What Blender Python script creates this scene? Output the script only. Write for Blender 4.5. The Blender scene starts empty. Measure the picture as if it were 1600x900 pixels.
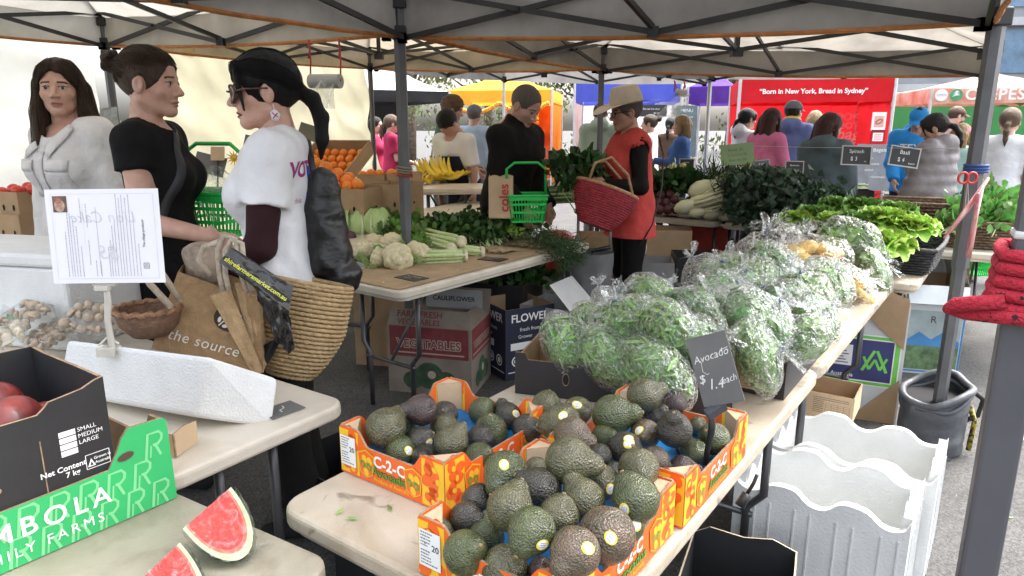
import bpy, bmesh, math, random
import numpy as np
from mathutils import Vector, Matrix, Euler, noise as mnoise

scene = bpy.context.scene
COL = scene.collection
R = math.radians

# ------------------------------------------------------------------ camera, sky, sun, exposure
CAM_H, FPX, PITCH = 1.5, 1080.0, math.atan(255 / 1080.0)
cam = bpy.data.objects.new('camera', bpy.data.cameras.new('camera'))
COL.objects.link(cam)
cam.location = (0, 0, CAM_H)
cam.rotation_euler = (R(90) - PITCH, 0, 0)
cam.data.sensor_width = 36
cam.data.lens = 36 * FPX / 1600
cam.data.clip_start, cam.data.clip_end = 0.05, 500
scene.camera = cam

SUN_EL, SUN_AZ = R(58), R(58)             # azimuth measured from +Y (ahead) towards +X (right)
world = bpy.data.worlds.new('World'); scene.world = world
world.use_nodes = True
wn, wl = world.node_tree.nodes, world.node_tree.links
wn.clear()
sky = wn.new('ShaderNodeTexSky'); sky.sky_type = 'NISHITA'; sky.sun_disc = False
sky.sun_elevation = SUN_EL; sky.sun_rotation = SUN_AZ
sky.air_density = 1.0; sky.dust_density = 6.0; sky.ozone_density = 0.6
hsv = wn.new('ShaderNodeHueSaturation'); hsv.inputs['Saturation'].default_value = 0.35
bg = wn.new('ShaderNodeBackground'); bg.inputs['Strength'].default_value = 0.15
wo = wn.new('ShaderNodeOutputWorld')
wl.new(sky.outputs[0], hsv.inputs['Color']); wl.new(hsv.outputs[0], bg.inputs['Color']); wl.new(bg.outputs[0], wo.inputs['Surface'])
sun = bpy.data.objects.new('sun', bpy.data.lights.new('sun', 'SUN')); COL.objects.link(sun)
sun.data.energy = 0.5; sun.data.angle = R(24); sun.data.color = (1.0, 0.95, 0.88)
sd = Vector((math.sin(SUN_AZ) * math.cos(SUN_EL), math.cos(SUN_AZ) * math.cos(SUN_EL), math.sin(SUN_EL)))
sun.rotation_euler = sd.to_track_quat('Z', 'Y').to_euler()
sun.location = sd * 30
scene.view_settings.view_transform = 'Standard'; scene.view_settings.look = 'None'
scene.view_settings.exposure = 2.5; scene.view_settings.gamma = 1.0
scene.view_settings.use_curve_mapping = False
scene.render.engine = 'CYCLES'
scene.cycles.max_bounces = 10; scene.cycles.transparent_max_bounces = 24
scene.cycles.diffuse_bounces = 5; scene.cycles.glossy_bounces = 3; scene.cycles.transmission_bounces = 6
scene.cycles.caustics_reflective = False; scene.cycles.caustics_refractive = False
scene.cycles.sample_clamp_indirect = 6.0
scene.cycles.use_denoising = True

# ------------------------------------------------------------------ where a sight line meets the place (used to survey positions)
_c, _s = math.cos(PITCH), math.sin(PITCH)
def ray(x, y):
    u = (x - 800) / FPX; v = (450 - y) / FPX
    return Vector((u, _c + v * _s, -_s + v * _c))
def atz(x, y, z=0.0):
    r = ray(x, y); t = (z - CAM_H) / r.z
    return Vector((0, 0, CAM_H)) + r * t
def aty(x, y, Y):
    r = ray(x, y)
    return Vector((0, 0, CAM_H)) + r * (Y / r.y)

# ------------------------------------------------------------------ materials
def hexc(h):
    h = h.lstrip('#'); c = [int(h[i:i + 2], 16) / 255 for i in (0, 2, 4)]
    return tuple(x / 12.92 if x <= .04045 else ((x + .055) / 1.055) ** 2.4 for x in c)
_mats = {}
def M(name, col, rough=.6, var=.12, vs=8, bump=0, bs=60, metal=0, spec=.5, col2=None, island=0, trans=0, sheen=0, coat=0, coords='Object', stretch=None, detail=4, sss=0, cut=None):
    """principled material: base colour broken up by noise (towards col2), optional bump, per-island variation, translucency"""
    if name in _mats: return _mats[name]
    m = bpy.data.materials.new(name); m.use_nodes = True; _mats[name] = m
    nt = m.node_tree; n, l = nt.nodes, nt.links
    b = n['Principled BSDF']
    tc = n.new('ShaderNodeTexCoord'); mp = n.new('ShaderNodeMapping'); l.new(tc.outputs[coords], mp.inputs[0])
    if stretch: mp.inputs['Scale'].default_value = stretch
    nz = n.new('ShaderNodeTexNoise'); nz.inputs['Scale'].default_value = vs; nz.inputs['Detail'].default_value = detail; nz.inputs['Roughness'].default_value = .6
    l.new(mp.outputs[0], nz.inputs['Vector'])
    c2 = col2 if col2 is not None else tuple(max(0, x * (1 - 2.2 * var)) for x in col)
    c1 = col if col2 is not None else tuple(min(1, x * (1 + var)) for x in col)
    rp = n.new('ShaderNodeValToRGB'); rp.color_ramp.elements[0].position, rp.color_ramp.elements[1].position = cut or (.3, .7)
    rp.color_ramp.elements[0].color = (*c2, 1); rp.color_ramp.elements[1].color = (*c1, 1)
    l.new(nz.outputs[0], rp.inputs[0])
    out = rp.outputs[0]
    if island:
        g = n.new('ShaderNodeNewGeometry'); h = n.new('ShaderNodeHueSaturation')
        mr = n.new('ShaderNodeMapRange'); mr.inputs[3].default_value = 1 - island; mr.inputs[4].default_value = 1 + island
        mh = n.new('ShaderNodeMapRange'); mh.inputs[3].default_value = .5 - island * .05; mh.inputs[4].default_value = .5 + island * .04
        l.new(g.outputs['Random Per Island'], mr.inputs[0]); l.new(mr.outputs[0], h.inputs['Value'])
        l.new(g.outputs['Random Per Island'], mh.inputs[0]); l.new(mh.outputs[0], h.inputs['Hue'])
        l.new(out, h.inputs['Color']); out = h.outputs[0]
    l.new(out, b.inputs['Base Color'])
    b.inputs['Roughness'].default_value = rough; b.inputs['Metallic'].default_value = metal
    b.inputs['Specular IOR Level'].default_value = spec
    if sheen: b.inputs['Sheen Weight'].default_value = sheen
    if coat: b.inputs['Coat Weight'].default_value = coat; b.inputs['Coat Roughness'].default_value = .15
    if sss:
        b.inputs['Subsurface Weight'].default_value = sss; b.inputs['Subsurface Radius'].default_value = (.012, .005, .003); b.inputs['Subsurface Scale'].default_value = 1
    if bump:
        nb = n.new('ShaderNodeTexNoise'); nb.inputs['Scale'].default_value = bs; nb.inputs['Detail'].default_value = 3
        l.new(mp.outputs[0], nb.inputs['Vector'])
        bp = n.new('ShaderNodeBump'); bp.inputs['Strength'].default_value = min(1, bump); bp.inputs['Distance'].default_value = .01
        l.new(nb.outputs[0], bp.inputs['Height']); l.new(bp.outputs[0], b.inputs['Normal'])
    if trans:
        t = n.new('ShaderNodeBsdfTranslucent'); mx = n.new('ShaderNodeMixShader'); mx.inputs[0].default_value = trans
        l.new(out, t.inputs['Color']); l.new(b.outputs[0], mx.inputs[1]); l.new(t.outputs[0], mx.inputs[2])
        l.new(mx.outputs[0], n['Material Output'].inputs['Surface'])
    return m

def film_mat(name, tint=(.93, .96, .95), haze=.10, wr=30, strength=.8, edge=.55):
    """thin crinkled clear plastic: mostly see-through, milky in noise patches that partly stand in for white highlights, glossy glints from its creases"""
    if name in _mats: return _mats[name]
    m = bpy.data.materials.new(name); m.use_nodes = True; _mats[name] = m
    nt = m.node_tree; n, l = nt.nodes, nt.links; n.remove(n['Principled BSDF'])
    tc = n.new('ShaderNodeTexCoord')
    nz = n.new('ShaderNodeTexNoise'); nz.inputs['Scale'].default_value = wr; nz.inputs['Detail'].default_value = 3; nz.inputs['Distortion'].default_value = 1.2
    l.new(tc.outputs['Object'], nz.inputs['Vector'])
    bp = n.new('ShaderNodeBump'); bp.inputs['Strength'].default_value = strength; bp.inputs['Distance'].default_value = .02
    l.new(nz.outputs[0], bp.inputs['Height'])
    tr = n.new('ShaderNodeBsdfTransparent'); tr.inputs[0].default_value = (.97, .98, .98, 1)
    gl = n.new('ShaderNodeBsdfGlossy'); gl.inputs['Roughness'].default_value = .06; l.new(bp.outputs[0], gl.inputs['Normal'])
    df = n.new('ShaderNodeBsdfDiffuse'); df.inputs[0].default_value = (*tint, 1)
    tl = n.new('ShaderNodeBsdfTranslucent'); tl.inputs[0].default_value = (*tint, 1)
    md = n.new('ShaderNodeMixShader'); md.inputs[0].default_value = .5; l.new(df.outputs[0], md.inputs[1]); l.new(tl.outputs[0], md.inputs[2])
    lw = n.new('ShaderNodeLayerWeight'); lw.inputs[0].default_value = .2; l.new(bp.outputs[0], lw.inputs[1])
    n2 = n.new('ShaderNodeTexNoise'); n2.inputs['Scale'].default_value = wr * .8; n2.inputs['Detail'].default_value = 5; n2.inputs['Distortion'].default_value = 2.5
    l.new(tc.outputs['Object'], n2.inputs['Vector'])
    r2 = n.new('ShaderNodeMapRange'); r2.inputs[1].default_value = .50; r2.inputs[2].default_value = .70; r2.inputs[3].default_value = haze; r2.inputs[4].default_value = min(1, haze + edge)  # white patches: the film's own milkiness plus highlights painted into the colour
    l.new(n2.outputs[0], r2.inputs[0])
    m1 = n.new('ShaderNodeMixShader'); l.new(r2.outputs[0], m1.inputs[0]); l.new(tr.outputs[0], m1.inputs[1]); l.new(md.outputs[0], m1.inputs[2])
    mf = n.new('ShaderNodeMath'); mf.operation = 'MULTIPLY'; mf.inputs[1].default_value = .45; l.new(lw.outputs['Fresnel'], mf.inputs[0])
    m2 = n.new('ShaderNodeMixShader'); l.new(mf.outputs[0], m2.inputs[0]); l.new(m1.outputs[0], m2.inputs[1]); l.new(gl.outputs[0], m2.inputs[2])
    l.new(m2.outputs[0], n['Material Output'].inputs['Surface'])
    return m

# ------------------------------------------------------------------ objects
def tag(o, label=None, cat=None, group=None, kind=None):
    if label: o['label'] = label
    if cat: o['category'] = cat
    if group: o['group'] = group
    if kind: o['kind'] = kind
    return o
def thing(name, label, cat, loc=(0, 0, 0), rz=0, group=None):
    o = bpy.data.objects.new(name, None); COL.objects.link(o); o.empty_display_size = .1
    o.location = loc; o.rotation_euler = (0, 0, rz)
    return tag(o, label, cat, group)
def link(name, me, mats=None, parent=None, loc=None, rot=None, smooth=None):
    o = bpy.data.objects.new(name, me); COL.objects.link(o)
    if mats is not None:
        for m in (mats if isinstance(mats, (list, tuple)) else [mats]): me.materials.append(m)
    if parent is not None: o.parent = parent
    if loc is not None: o.location = loc
    if rot is not None: o.rotation_euler = rot
    if smooth: me.polygons.foreach_set('use_smooth', [True] * len(me.polygons))
    return o
KIDS = {}
def copy_tree(o, parent=None):
    c = o.copy(); COL.objects.link(c)
    if parent is not None: c.parent = parent
    for ch in o.children: copy_tree(ch, c)
    return c

class MB:
    """collects vertices and faces of one mesh object"""
    def __init__(s): s.v = []; s.f = []; s.m = []
    def add(s, vs, fs, mi=0):
        k = len(s.v); s.v += [tuple(v) for v in vs]; s.f += [tuple(i + k for i in f) for f in fs]; s.m += [mi] * len(fs); return s
    def box(s, c, size, rz=0, mi=0, rot=None):
        x, y, z = [d / 2 for d in size]
        q = rot if rot is not None else Matrix.Rotation(rz, 3, 'Z')
        vs = [Vector(c) + q @ Vector((a * x, b * y, e * z)) for e in (-1, 1) for b in (-1, 1) for a in (-1, 1)]
        return s.add(vs, [(0, 2, 3, 1), (4, 5, 7, 6), (0, 1, 5, 4), (2, 6, 7, 3), (0, 4, 6, 2), (1, 3, 7, 5)], mi)
    def beam(s, a, b, w, h=None, mi=0, up=(0, 0, 1)):
        a, b = Vector(a), Vector(b); d = b - a
        y = d.normalized(); x = y.cross(Vector(up))
        if x.length < 1e-4: x = y.cross(Vector((0, 1, 0)))
        x.normalize(); z = x.cross(y)
        q = Matrix((x, y, z)).transposed()
        return s.box((a + b) / 2, (w, d.length, h or w), rot=q, mi=mi)
    def tube(s, pts, r, n=8, mi=0, cap=True, closed=False):
        pts = [Vector(p) for p in pts]; N = len(pts); rr = r if isinstance(r, (list, tuple)) else [r] * N
        vs, fs = [], []; px = None
        for i, p in enumerate(pts):
            if closed: t = pts[(i + 1) % N] - pts[i - 1]
            else: t = pts[min(i + 1, N - 1)] - pts[max(i - 1, 0)]
            t.normalize()
            if px is None:
                px = t.cross(Vector((0, 0, 1)));
                if px.length < 1e-3: px = t.cross(Vector((1, 0, 0)))
            px = (px - t * px.dot(t)).normalized(); py = t.cross(px)
            for k in range(n):
                a = 2 * math.pi * k / n; vs.append(p + (px * math.cos(a) + py * math.sin(a)) * rr[i])
        for i in range(N if closed else N - 1):
            j = (i + 1) % N
            for k in range(n): fs.append((i * n + k, i * n + (k + 1) % n, j * n + (k + 1) % n, j * n + k))
        if cap and not closed: fs += [tuple(range(n - 1, -1, -1)), tuple((N - 1) * n + k for k in range(n))]
        return s.add(vs, fs, mi)
    def lathe(s, prof, n=24, c=(0, 0, 0), mi=0, sx=1, sy=1):
        vs = [(c[0] + r * math.cos(2 * math.pi * k / n) * sx, c[1] + r * math.sin(2 * math.pi * k / n) * sy, c[2] + z) for r, z in prof for k in range(n)]
        fs = [(i * n + k, i * n + (k + 1) % n, (i + 1) * n + (k + 1) % n, (i + 1) * n + k) for i in range(len(prof) - 1) for k in range(n)]
        return s.add(vs, fs, mi)
    def grid(s, fn, nu, nv, mi=0, flip=False):
        vs = [fn(i / nu, j / nv) for j in range(nv + 1) for i in range(nu + 1)]
        w = nu + 1
        fs = [(j * w + i, j * w + i + 1, (j + 1) * w + i + 1, (j + 1) * w + i) for j in range(nv) for i in range(nu)]
        if flip: fs = [f[::-1] for f in fs]
        return s.add(vs, fs, mi)
    def prism(s, poly, z0, z1, mi=0, T=None):
        """a flat outline (x,y) pulled from z0 to z1, T maps it into place"""
        n = len(poly); vs = [Vector((x, y, z)) for z in (z0, z1) for x, y in poly]
        if T is not None: vs = [T @ v for v in vs]
        return s.add(vs, [tuple(range(n - 1, -1, -1)), tuple(range(n, 2 * n))] + [(i, (i + 1) % n, n + (i + 1) % n, n + i) for i in range(n)], mi)
    def mesh(s, name='mesh'):
        me = bpy.data.meshes.new(name); me.from_pydata(s.v, [], s.f)
        me.polygons.foreach_set('material_index', s.m); me.update(); return me
    def build(s, name, mats, parent=None, smooth=False, loc=None, rot=None, bevel=0, solid=0, sub=0, seg=2):
        me = s.mesh(name); o = link(name, me, mats, parent, loc, rot, smooth)
        if bevel or solid or sub: me = bake(o, bevel, solid, sub, seg)
        if smooth: me.polygons.foreach_set('use_smooth', [True] * len(me.polygons))
        return o
def bake(o, bevel=0, solid=0, sub=0, seg=2):
    if solid:
        q = o.modifiers.new('s', 'SOLIDIFY'); q.thickness = solid; q.offset = 0
    if bevel:
        q = o.modifiers.new('b', 'BEVEL'); q.width = bevel; q.segments = seg; q.limit_method = 'ANGLE'; q.angle_limit = R(40)
    if sub:
        q = o.modifiers.new('u', 'SUBSURF'); q.levels = sub; q.render_levels = sub
    dg = bpy.context.evaluated_depsgraph_get(); dg.update()
    me = bpy.data.meshes.new_from_object(o.evaluated_get(dg)); o.modifiers.clear(); o.data = me
    return me

_lets = {}
def text_mesh(txt, size=1.0, bold=0.0, align='CENTER', shear=0, spacing=1.0, extr=.0):
    cu = bpy.data.curves.new('t', 'FONT'); cu.body = txt; cu.size = size; cu.align_x = align; cu.align_y = 'CENTER'
    cu.offset = bold * size; cu.shear = shear; cu.space_character = spacing; cu.resolution_u = 3; cu.extrude = extr
    o = bpy.data.objects.new('t', cu); COL.objects.link(o)
    dg = bpy.context.evaluated_depsgraph_get(); dg.update()
    me = bpy.data.meshes.new_from_object(o.evaluated_get(dg))
    vs = [v.co.copy() for v in me.vertices]; fs = [tuple(p.vertices) for p in me.polygons]
    bpy.data.objects.remove(o); bpy.data.curves.remove(cu); bpy.data.meshes.remove(me)
    return vs, fs
def frame(o, x, up):
    """matrix of a flat panel: local x to the right of the reader, local y up, z towards the reader"""
    x = Vector(x).normalized(); up = Vector(up); z = x.cross(up).normalized(); y = z.cross(x)
    m = Matrix((x, y, z)).transposed().to_4x4(); m.translation = Vector(o); return m
def write(mb, T, txt, x, y, size, mi=0, dz=.0012, rot=0, wobble=0, **kw):
    vs, fs = text_mesh(txt, size, **kw)
    q = T @ Matrix.Translation((x, y, dz)) @ Matrix.Rotation(rot, 4, 'Z')
    if wobble: vs = [v + Vector((mnoise.noise(v * (3 / size)), mnoise.noise(v * (3 / size) + Vector((9, 4, 2))), 0)) * wobble * size for v in vs]
    mb.add([q @ v for v in vs], fs, mi)
def quad(mb, T, x0, y0, x1, y1, mi=0, dz=.0008):
    mb.add([T @ Vector(p) for p in ((x0, y0, dz), (x1, y0, dz), (x1, y1, dz), (x0, y1, dz))], [(0, 1, 2, 3)], mi)
def poly(mb, T, pts, mi=0, dz=.0008):
    mb.add([T @ Vector((x, y, dz)) for x, y in pts], [tuple(range(len(pts)))], mi)
def disc(mb, T, x, y, rx, ry, mi=0, dz=.0009, n=20, rot=0):
    c, s = math.cos(rot), math.sin(rot)
    poly(mb, T, [(x + rx * math.cos(a) * c - ry * math.sin(a) * s, y + rx * math.cos(a) * s + ry * math.sin(a) * c) for a in (2 * math.pi * k / n for k in range(n))], mi, dz)
def ring(mb, T, x, y, rx, ry, w, mi=0, dz=.001, n=20, rot=0):
    c, s = math.cos(rot), math.sin(rot); vs = []
    for f in (1, 1 - w):
        for k in range(n):
            a = 2 * math.pi * k / n; p, q = f * rx * math.cos(a), f * ry * math.sin(a)
            vs.append(T @ Vector((x + p * c - q * s, y + p * s + q * c, dz)))
    mb.add(vs, [(k, (k + 1) % n, n + (k + 1) % n, n + k) for k in range(n)], mi)
def stroke(mb, T, pts, w, mi=0, dz=.001):
    """a hand-drawn line on a panel"""
    P = [Vector((p[0], p[1])) for p in pts]; vs = []
    for i, p in enumerate(P):
        t = P[min(i + 1, len(P) - 1)] - P[max(i - 1, 0)]; t = t.normalized() if t.length > 0 else Vector((1, 0)); q = Vector((-t.y, t.x)) * w / 2
        for a in (p + q, p - q): vs.append(T @ Vector((a.x, a.y, dz)))
    mb.add(vs, [(2 * i, 2 * i + 1, 2 * i + 3, 2 * i + 2) for i in range(len(P) - 1)], mi)

# ------------------------------------------------------------------ surfaces from distance fields (bodies, clothes, fruit, heads of vegetables)
def nets(fn, lo, hi, h):
    lo = np.array(lo, float); hi = np.array(hi, float)
    n = np.maximum(4, np.ceil((hi - lo) / h).astype(int) + 1)
    ax = [lo[i] + h * np.arange(n[i]) for i in range(3)]
    X = np.stack(np.meshgrid(*ax, indexing='ij'), -1).astype(np.float32)
    D = fn(X.reshape(-1, 3)).reshape(n)
    D[0] = D[-1] = 1; D[:, 0] = D[:, -1] = 1; D[:, :, 0] = D[:, :, -1] = 1
    S = D < 0
    cnt = np.zeros(n - 1); acc = np.zeros((*(n - 1), 3))
    corners = [(i, j, k) for i in (0, 1) for j in (0, 1) for k in (0, 1)]
    sl = lambda c: tuple(slice(c[a], n[a] - 1 + c[a]) for a in range(3))
    for a in range(3):
        for c in corners:
            if c[a]: continue
            e = list(c); e[a] = 1; e = tuple(e)
            d0, d1 = D[sl(c)], D[sl(e)]
            x = (d0 < 0) != (d1 < 0)
            t = np.where(x, d0 / np.where(x, d0 - d1, 1), 0)
            for b in range(3):
                acc[..., b] += np.where(x, (t if b == a else c[b]), 0)
            cnt += x
    act = cnt > 0; idx = -np.ones(n - 1, int); idx[act] = np.arange(act.sum())
    cell = np.argwhere(act)
    V = lo + h * (cell + acc[act] / cnt[act][:, None])
    F = []
    for a in range(3):
        b, c = (a + 1) % 3, (a + 2) % 3
        d0 = [slice(None)] * 3; d1 = [slice(None)] * 3
        d0[a] = slice(0, n[a] - 1); d1[a] = slice(1, n[a])
        x = S[tuple(d0)] != S[tuple(d1)]
        P = np.argwhere(x)
        P = P[(P[:, b] > 0) & (P[:, c] > 0) & (P[:, b] < n[b] - 1) & (P[:, c] < n[c] - 1)]
        def ix(db, dc):
            Q = P.copy(); Q[:, b] += db; Q[:, c] += dc; return idx[Q[:, 0], Q[:, 1], Q[:, 2]]
        q = np.stack([ix(-1, -1), ix(0, -1), ix(0, 0), ix(-1, 0)], 1)
        ins = S[P[:, 0], P[:, 1], P[:, 2]]
        q[~ins] = q[~ins][:, ::-1]
        F.append(q)
    return V, np.concatenate(F)
def np_mesh(name, V, F, mi=None):
    me = bpy.data.meshes.new(name); nf = len(F)
    me.vertices.add(len(V)); me.vertices.foreach_set('co', np.asarray(V, np.float32).ravel())
    me.loops.add(nf * 4); me.loops.foreach_set('vertex_index', np.asarray(F, np.int32).ravel())
    me.polygons.add(nf); me.polygons.foreach_set('loop_start', np.arange(0, nf * 4, 4, dtype=np.int32))
    if mi is not None: me.polygons.foreach_set('material_index', np.asarray(mi, np.int32))
    me.polygons.foreach_set('use_smooth', np.ones(nf, bool))
    me.update(calc_edges=True); me.validate(); return me
def smin(a, b, k):
    h = np.clip(.5 + .5 * (b - a) / k, 0, 1); return b + (a - b) * h - k * h * (1 - h)
def sd_cone(P, a, b, ra, rb):
    a = np.asarray(a, np.float32); b = np.asarray(b, np.float32); d = b - a; L = float(d @ d) + 1e-9
    t = np.clip(((P - a) @ d) / L, 0, 1)
    return np.linalg.norm(P - a - t[:, None] * d, axis=1) - (ra + (rb - ra) * t)
def sd_ell(P, c, r, q=None):
    X = P - np.asarray(c, np.float32)
    if q is not None: X = X @ np.asarray(q, np.float32)
    r = np.asarray(r, np.float32); k0 = np.linalg.norm(X / r, axis=1); k1 = np.linalg.norm(X / (r * r), axis=1)
    return k0 * (k0 - 1) / np.maximum(k1, 1e-6)
def wob(P, f, seed=0):
    """cheap smooth noise from turned sine waves"""
    rs = np.random.RandomState(seed); o = 0
    for i in range(5):
        w = rs.normal(size=3); w *= f * (1 + .35 * i) / np.linalg.norm(w)
        o = o + np.sin(P @ w.astype(np.float32) + rs.uniform(0, 6.28) + .8 * np.sin(P @ rs.normal(size=3).astype(np.float32) * f * .7)) / (1 + .3 * i)
    return o / 3
# ------------------------------------------------------------------ people
SKIN = dict(
    fair=M('skin_fair', (.60, .375, .285), .46, .08, 26, .15, 160, sss=.12, col2=(.53, .285, .21)),
    tan=M('skin_tan', (.50, .29, .205), .5, .08, 18, .12, 160, sss=.12),
    deep=M('skin_deep', (.33, .18, .115), .5, .08, 18, .1, 160, sss=.1))
LIPS = M('lips', (.38, .16, .125), .4, .1, 40); LIPS_DARK = M('lips_dark', (.14, .025, .03), .4, .1, 40)
EYEW = M('eye_white', (.48, .45, .42), .25, .03); IRIS = M('iris', (.035, .03, .025), .2, .05)
def hair_mat(name, col, c2=None):
    return M('hair_' + name, col, .42, .3, 34, .9, 120, col2=c2 or tuple(x * .35 for x in col), stretch=(8, 8, .5), spec=.3)
HAIR = dict(black=hair_mat('black', (.007, .006, .006)), dark=hair_mat('dark', (.017, .011, .008)), brown=hair_mat('brown', (.10, .06, .036), (.035, .02, .013)),
            blonde=hair_mat('blonde', (.42, .28, .13), (.2, .12, .05)), grey=hair_mat('grey', (.22, .19, .165), (.09, .075, .065)), sandy=hair_mat('sandy', (.20, .125, .075), (.08, .05, .03)),
            red=hair_mat('red', (.09, .03, .022)))
def cloth(name, col, var=.1, rough=.85, bump=.6, bs=22, **k): return M('cloth_' + name, col, rough, var, 7, bump, bs, spec=.2, **k)

def rot_to(y, z=None):
    """3x3 with local Y along y and local X as near as possible to z-hint"""
    y = Vector(y).normalized(); x = Vector(z if z is not None else (0, 0, 1)); x = (x - y * x.dot(y))
    if x.length < 1e-4: x = Vector((1, 0, 0)) - y * y.x
    x.normalize(); zz = x.cross(y); return Matrix((x, y, zz)).transposed()

def hand_geo(h=.0035, curl=.5, spread=.0, mirror=1):
    def fn(P):
        d = sd_ell(P, (0, .042, 0), (.038, .052, .0155))
        d = smin(d, sd_cone(P, (0, -.03, 0), (0, .02, 0), .024, .026), .012)
        for i, (x, L) in enumerate(((.027, .070), (.009, .079), (-.010, .073), (-.028, .058))):
            p = np.array((x, .083 - (i == 3) * .008, .0)); a = curl * .55 + i * .06; r = .0088 - (i == 3) * .001; sx = (x * spread * 3)
            d2 = sd_cone(P, (x * .8, .055, .001), p, .0095, r)
            for q, f in enumerate((.45, .31, .24)):
                n = p + L * f * np.array((sx, math.cos(a), -math.sin(a))); d2 = np.minimum(d2, sd_cone(P, p, n, r, r * .9)); p = n; r *= .9; a += curl * .75
            d = smin(d, d2, .0045)
        t = np.array((.030, .012, -.004)); u = np.array((.056, .042, -.014)); w = np.array((.060, .070, -.024 - curl * .01))
        th = np.minimum(sd_cone(P, t, u, .0135, .0105), sd_cone(P, u, w, .0105, .008))
        return smin(d, th, .01)
    V, F = nets(fn, (-.06, -.05, -.10), (.085, .18, .05), h)
    if mirror < 0: V[:, 0] *= -1; F = F[:, ::-1]
    return V, F
_hands = {}
def hand_cached(h, curl, mirror):
    k = (h, curl, mirror)
    if k not in _hands: _hands[k] = hand_geo(h, curl, .4, mirror)
    return _hands[k]

EYEC = ((-.031, .069, 0), (.031, .069, 0))
def head_sdf(P, male=0, open_mouth=0):
    j = 1.0 + .1 * male
    A = np.abs(P[:, 0:1]); Q = np.concatenate([A, P[:, 1:]], 1)           # mirror
    d = sd_ell(P, (0, -.012, .028), (.074, .094, .086))
    d = smin(d, sd_ell(P, (0, .018, -.035), (.058 * j, .068, .070)), .03)
    d = smin(d, sd_cone(Q, (.050 * j, -.012, -.055), (.012, .058, -.094), .020, .016), .022)
    d = smin(d, sd_ell(P, (0, .062, -.092), (.022 * j, .019, .017)), .018)
    d = smin(d, sd_ell(Q, (.038, .050, -.024), (.022, .022, .020)), .02)
    d = smin(d, sd_cone(Q, (.010, .074, .020), (.044, .062, .019), .010, .009), .014)
    d = -smin(-d, sd_ell(Q, (.031, .092, .001), (.019, .020, .0125)), .010)
    d = smin(d, np.linalg.norm(Q - np.array(EYEC[1], np.float32), axis=1) - .0135, .003)
    d = smin(d, sd_cone(Q, (.020, .078, .0085), (.043, .071, .0075), .0045, .004), .004)   # upper lid
    nz = sd_cone(P, (0, .074, .012), (0, .102, -.030), .0075, .0105)
    nz = smin(nz, sd_ell(Q, (.011, .092, -.034), (.008, .010, .0075)), .006)
    d = smin(d, nz, .009)
    d = smin(d, sd_ell(P, (0, .078, -.060), (.023, .012, .0055)), .005)
    d = smin(d, sd_ell(P, (0, .076, -.0715), (.019, .012, .0065)), .005)
    d = -smin(-d, sd_ell(P, (0, .093, -.0655), (.024, .010, .0022 + .004 * open_mouth)), .002)
    e = sd_ell(Q, (.077, -.008, -.008), (.010, .019, .031)); e = -smin(-e, sd_ell(Q, (.088, -.003, -.004), (.008, .010, .018)), .004)
    d = smin(d, e, .006)
    return smin(d, sd_cone(P, (0, -.018, -.05), (0, -.040, -.20), .050 + .008 * male, .054 + .01 * male), .022)
def head_geo(h, male=0, brow=1):
    V, F = nets(lambda P: head_sdf(P, male), (-.105, -.13, -.20), (.105, .13, .13), h)
    c = V[F].mean(1); x = np.abs(c[:, 0]); y = c[:, 1]; z = c[:, 2]; mi = np.zeros(len(F), int)
    lip = (((x / .023) ** 2 + ((z + .066) / .0095) ** 2) < 1) & (y > .065); mi[lip] = 1
    ex = x - .031
    eye = ((ex / .0135) ** 2 + (z / .0054) ** 2 < 1) & (y > .05); mi[eye] = 2
    iris = ((ex / .0064) ** 2 + (z / .0062) ** 2 < 1) & (y > .05); mi[iris] = 3
    lash = (np.abs(ex) < .0155) & (z > .0050 - 10 * ex ** 2) & (z < .0085 - 10 * ex ** 2) & (y > .05); mi[lash & ~eye] = 4
    br = (x > .013) & (x < .050) & (np.abs(z - (.0225 - .28 * np.maximum(0, x - .036))) < .0035) & (y > .035); mi[br] = 4
    return V, F, mi
_heads = {}
def head_cached(h, male):
    if (h, male) not in _heads: _heads[(h, male)] = head_geo(h, male)
    return _heads[(h, male)]

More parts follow.
